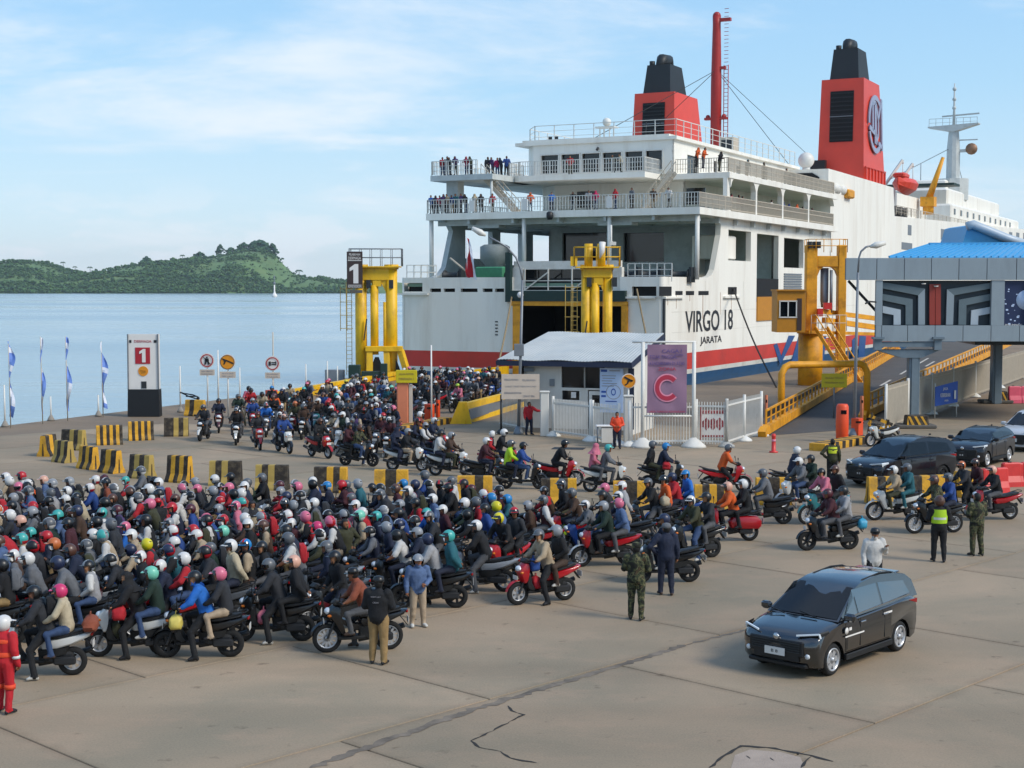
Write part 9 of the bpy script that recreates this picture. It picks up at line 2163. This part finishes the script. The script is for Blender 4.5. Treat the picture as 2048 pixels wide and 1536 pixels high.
for px in (864, 872, 880, 888, 896, 905, 913, 922, 932, 950, 962, 985): on_ship(DA0 + .55, vpx(px, DA0 + .5), 16.1, yaw + 180 + rr2.uniform(-25, 25), 'left end of the promenade deck')
for px in (1060, 1102, 1145, 1176, 1190, 1229, 1262, 1305, 1336): on_ship(DA0 + .55, vpx(px, DA0 + .5), 16.1, yaw + 180 + rr2.uniform(-40, 40), 'middle of the promenade deck')
for px in (886, 894, 902, 912, 934, 943, 976, 986, 995, 1003, 1013): on_ship(tw + .6 if px < 960 else 9.5, vpx(px, tw + .6 if px < 960 else 9.5), 19.6, yaw + 180 + rr2.uniform(-60, 60), 'small port wing of upper deck')
for px in (1140, 1225, 1241): on_ship(tb + .9, vpx(px, tb + .9), 19.6, yaw + 180 + rr2.uniform(-60, 60), 'centre balcony of the upper deck')
for px in (1395, 1408, 1440, 1495, 1528, 1570): on_ship(tpx(px, HB), HB - .2, 19.6, yaw - 90, 'starboard side of the upper deck')
for px in (1462, 1474, 1484, 1542, 1563, 1574, 1590, 1604, 1620): on_ship(tpx(px, HB), HB - .1, 16.1, yaw - 90, 'covered starboard promenade')
# ---- bags, bundles and other things carried along
def pack(o_loc, ang, body, col, label, group='backpacks worn by riders'):
 B = BODY[body]; o = link('backpack', BPACK, None); Rz = Matrix.Rotation(R(ang), 4, 'Z'); c = B['chest'].lerp(B['head'], .12) - B['fwd'] * .12; o.matrix_world = Matrix.Translation(o_loc) @ Rz @ Matrix.Translation(c)
 o.material_slots[0].link = 'OBJECT'; o.material_slots[0].material = MATS[col]; tag(o, label, 'backpack', group)
def bag(k, loc, ang, dx, dz, col, label, cat='bag', dy=0.0):
 o = link('carried_bag', BAGS[k], None, Vector(loc) + Matrix.Rotation(R(ang), 3, 'Z') @ Vector((dx, dy, dz)), R(ang)); o.material_slots[0].link = 'OBJECT'; o.material_slots[0].material = MATS[col]; tag(o, label, cat, 'bags carried on the machines')
pack(p1, 188, 'drive_left', 'cloth_black', 'black backpack on the charcoal rider of the leftmost white scooter')
bag(1, p1, 188, -.98, .86, 'cloth_rust', 'orange brown bundle strapped to the tail of the leftmost white scooter', 'bundle')
bag(0, p2, 184, .18, .80, 'cloth_red', 'bright red bag held between the two riders of the white scooter', dy=.22)
bag(2, p2, 184, .30, .36, 'cloth_olive', 'olive canvas bag on the footboard of the white scooter')
mat('bag_yellow', '#c9b75a', .6, var=.1); bag(0, p3, 183, .42, .62, 'bag_yellow', 'pale yellow plastic bag hanging before the bright blue rider', dy=.16)
bag(0, p4, 182, .18, .38, 'cloth_pink', 'pink and grey bag on the footboard of the red tailed scooter')
bag(2, p7, 182, .25, .36, 'cloth_red', 'red bag on the footboard beside the denim girl', dy=.12)
bag(0, p10, 207, .16, .36, 'cloth_red', 'red bag on the footboard of the bright red scooter'); bag(0, p10, 207, .22, .78, 'cloth_blue', 'blue bag in the lap of the rider in pale beige')
mat('bag_teal', '#2f8fae', .5, var=.1); bag(0, p14, 189, -.95, .62, 'bag_teal', 'turquoise plastic bag hanging behind the black scooter in the lane', dy=.12)
p = G(1330, 980); bag(1, p, -6, .05, .80, 'cloth_red', 'red bag in front of the blue helmeted driver', dy=-.2); p = G(1145, 1098); bag(0, p, 195, .22, .4, 'hivis', 'lime green bag on the footboard behind the red scooter')
p = G(1300, 1072)
riders(p, 195, 'scooter', 'paint_black', [L(C('drive_left', 'black', 'grey', 'grey'), 'rider in black with silver grey helmet beside the orange clad pair'), L(C('pass_left', 'orange', 'grey', 'black', up='cloth_orange'), 'passenger in an orange jacket holding a cream bag')], GQ, '', 'black scooter carrying the orange jacketed passenger')
bag(0, p, 195, -.35, .95, 'cloth_cream', 'cream coloured bag held by the orange jacketed passenger', dy=.3)
riders(G(1345, 1058), 195, 'scooter_far', 'paint_blue', [L(C('drive_plain', 'red', 'navy', 'navy'), 'rider in red beside the bright blue shirted passenger'), L(C('pass_left', 'bright blue', 'navy', 'blue'), 'passenger in a bright blue shirt and blue helmet at the queue edge')], GQ, '', 'blue scooter at the far right edge of the packed queue')
# parked police motorcycle by the lamp post
bike('underbone', 'paint_white', G(1762, 892), 205, 'white parked motorcycle without rider beside the tangled barricade', 'parked motorcycles', 0.0, 'paint_black')

for q, (pp_, an_, bd_, lb_) in enumerate(BPQ):
 cn = rr2.choice(['black', 'charcoal', 'red', 'navy', 'olive', 'grey', 'black']); pack(pp_, an_, bd_, 'cloth_' + cn, cn + ' backpack on ' + lb_.replace('pillion ', '').replace(' of packed queue', ' of queue'))
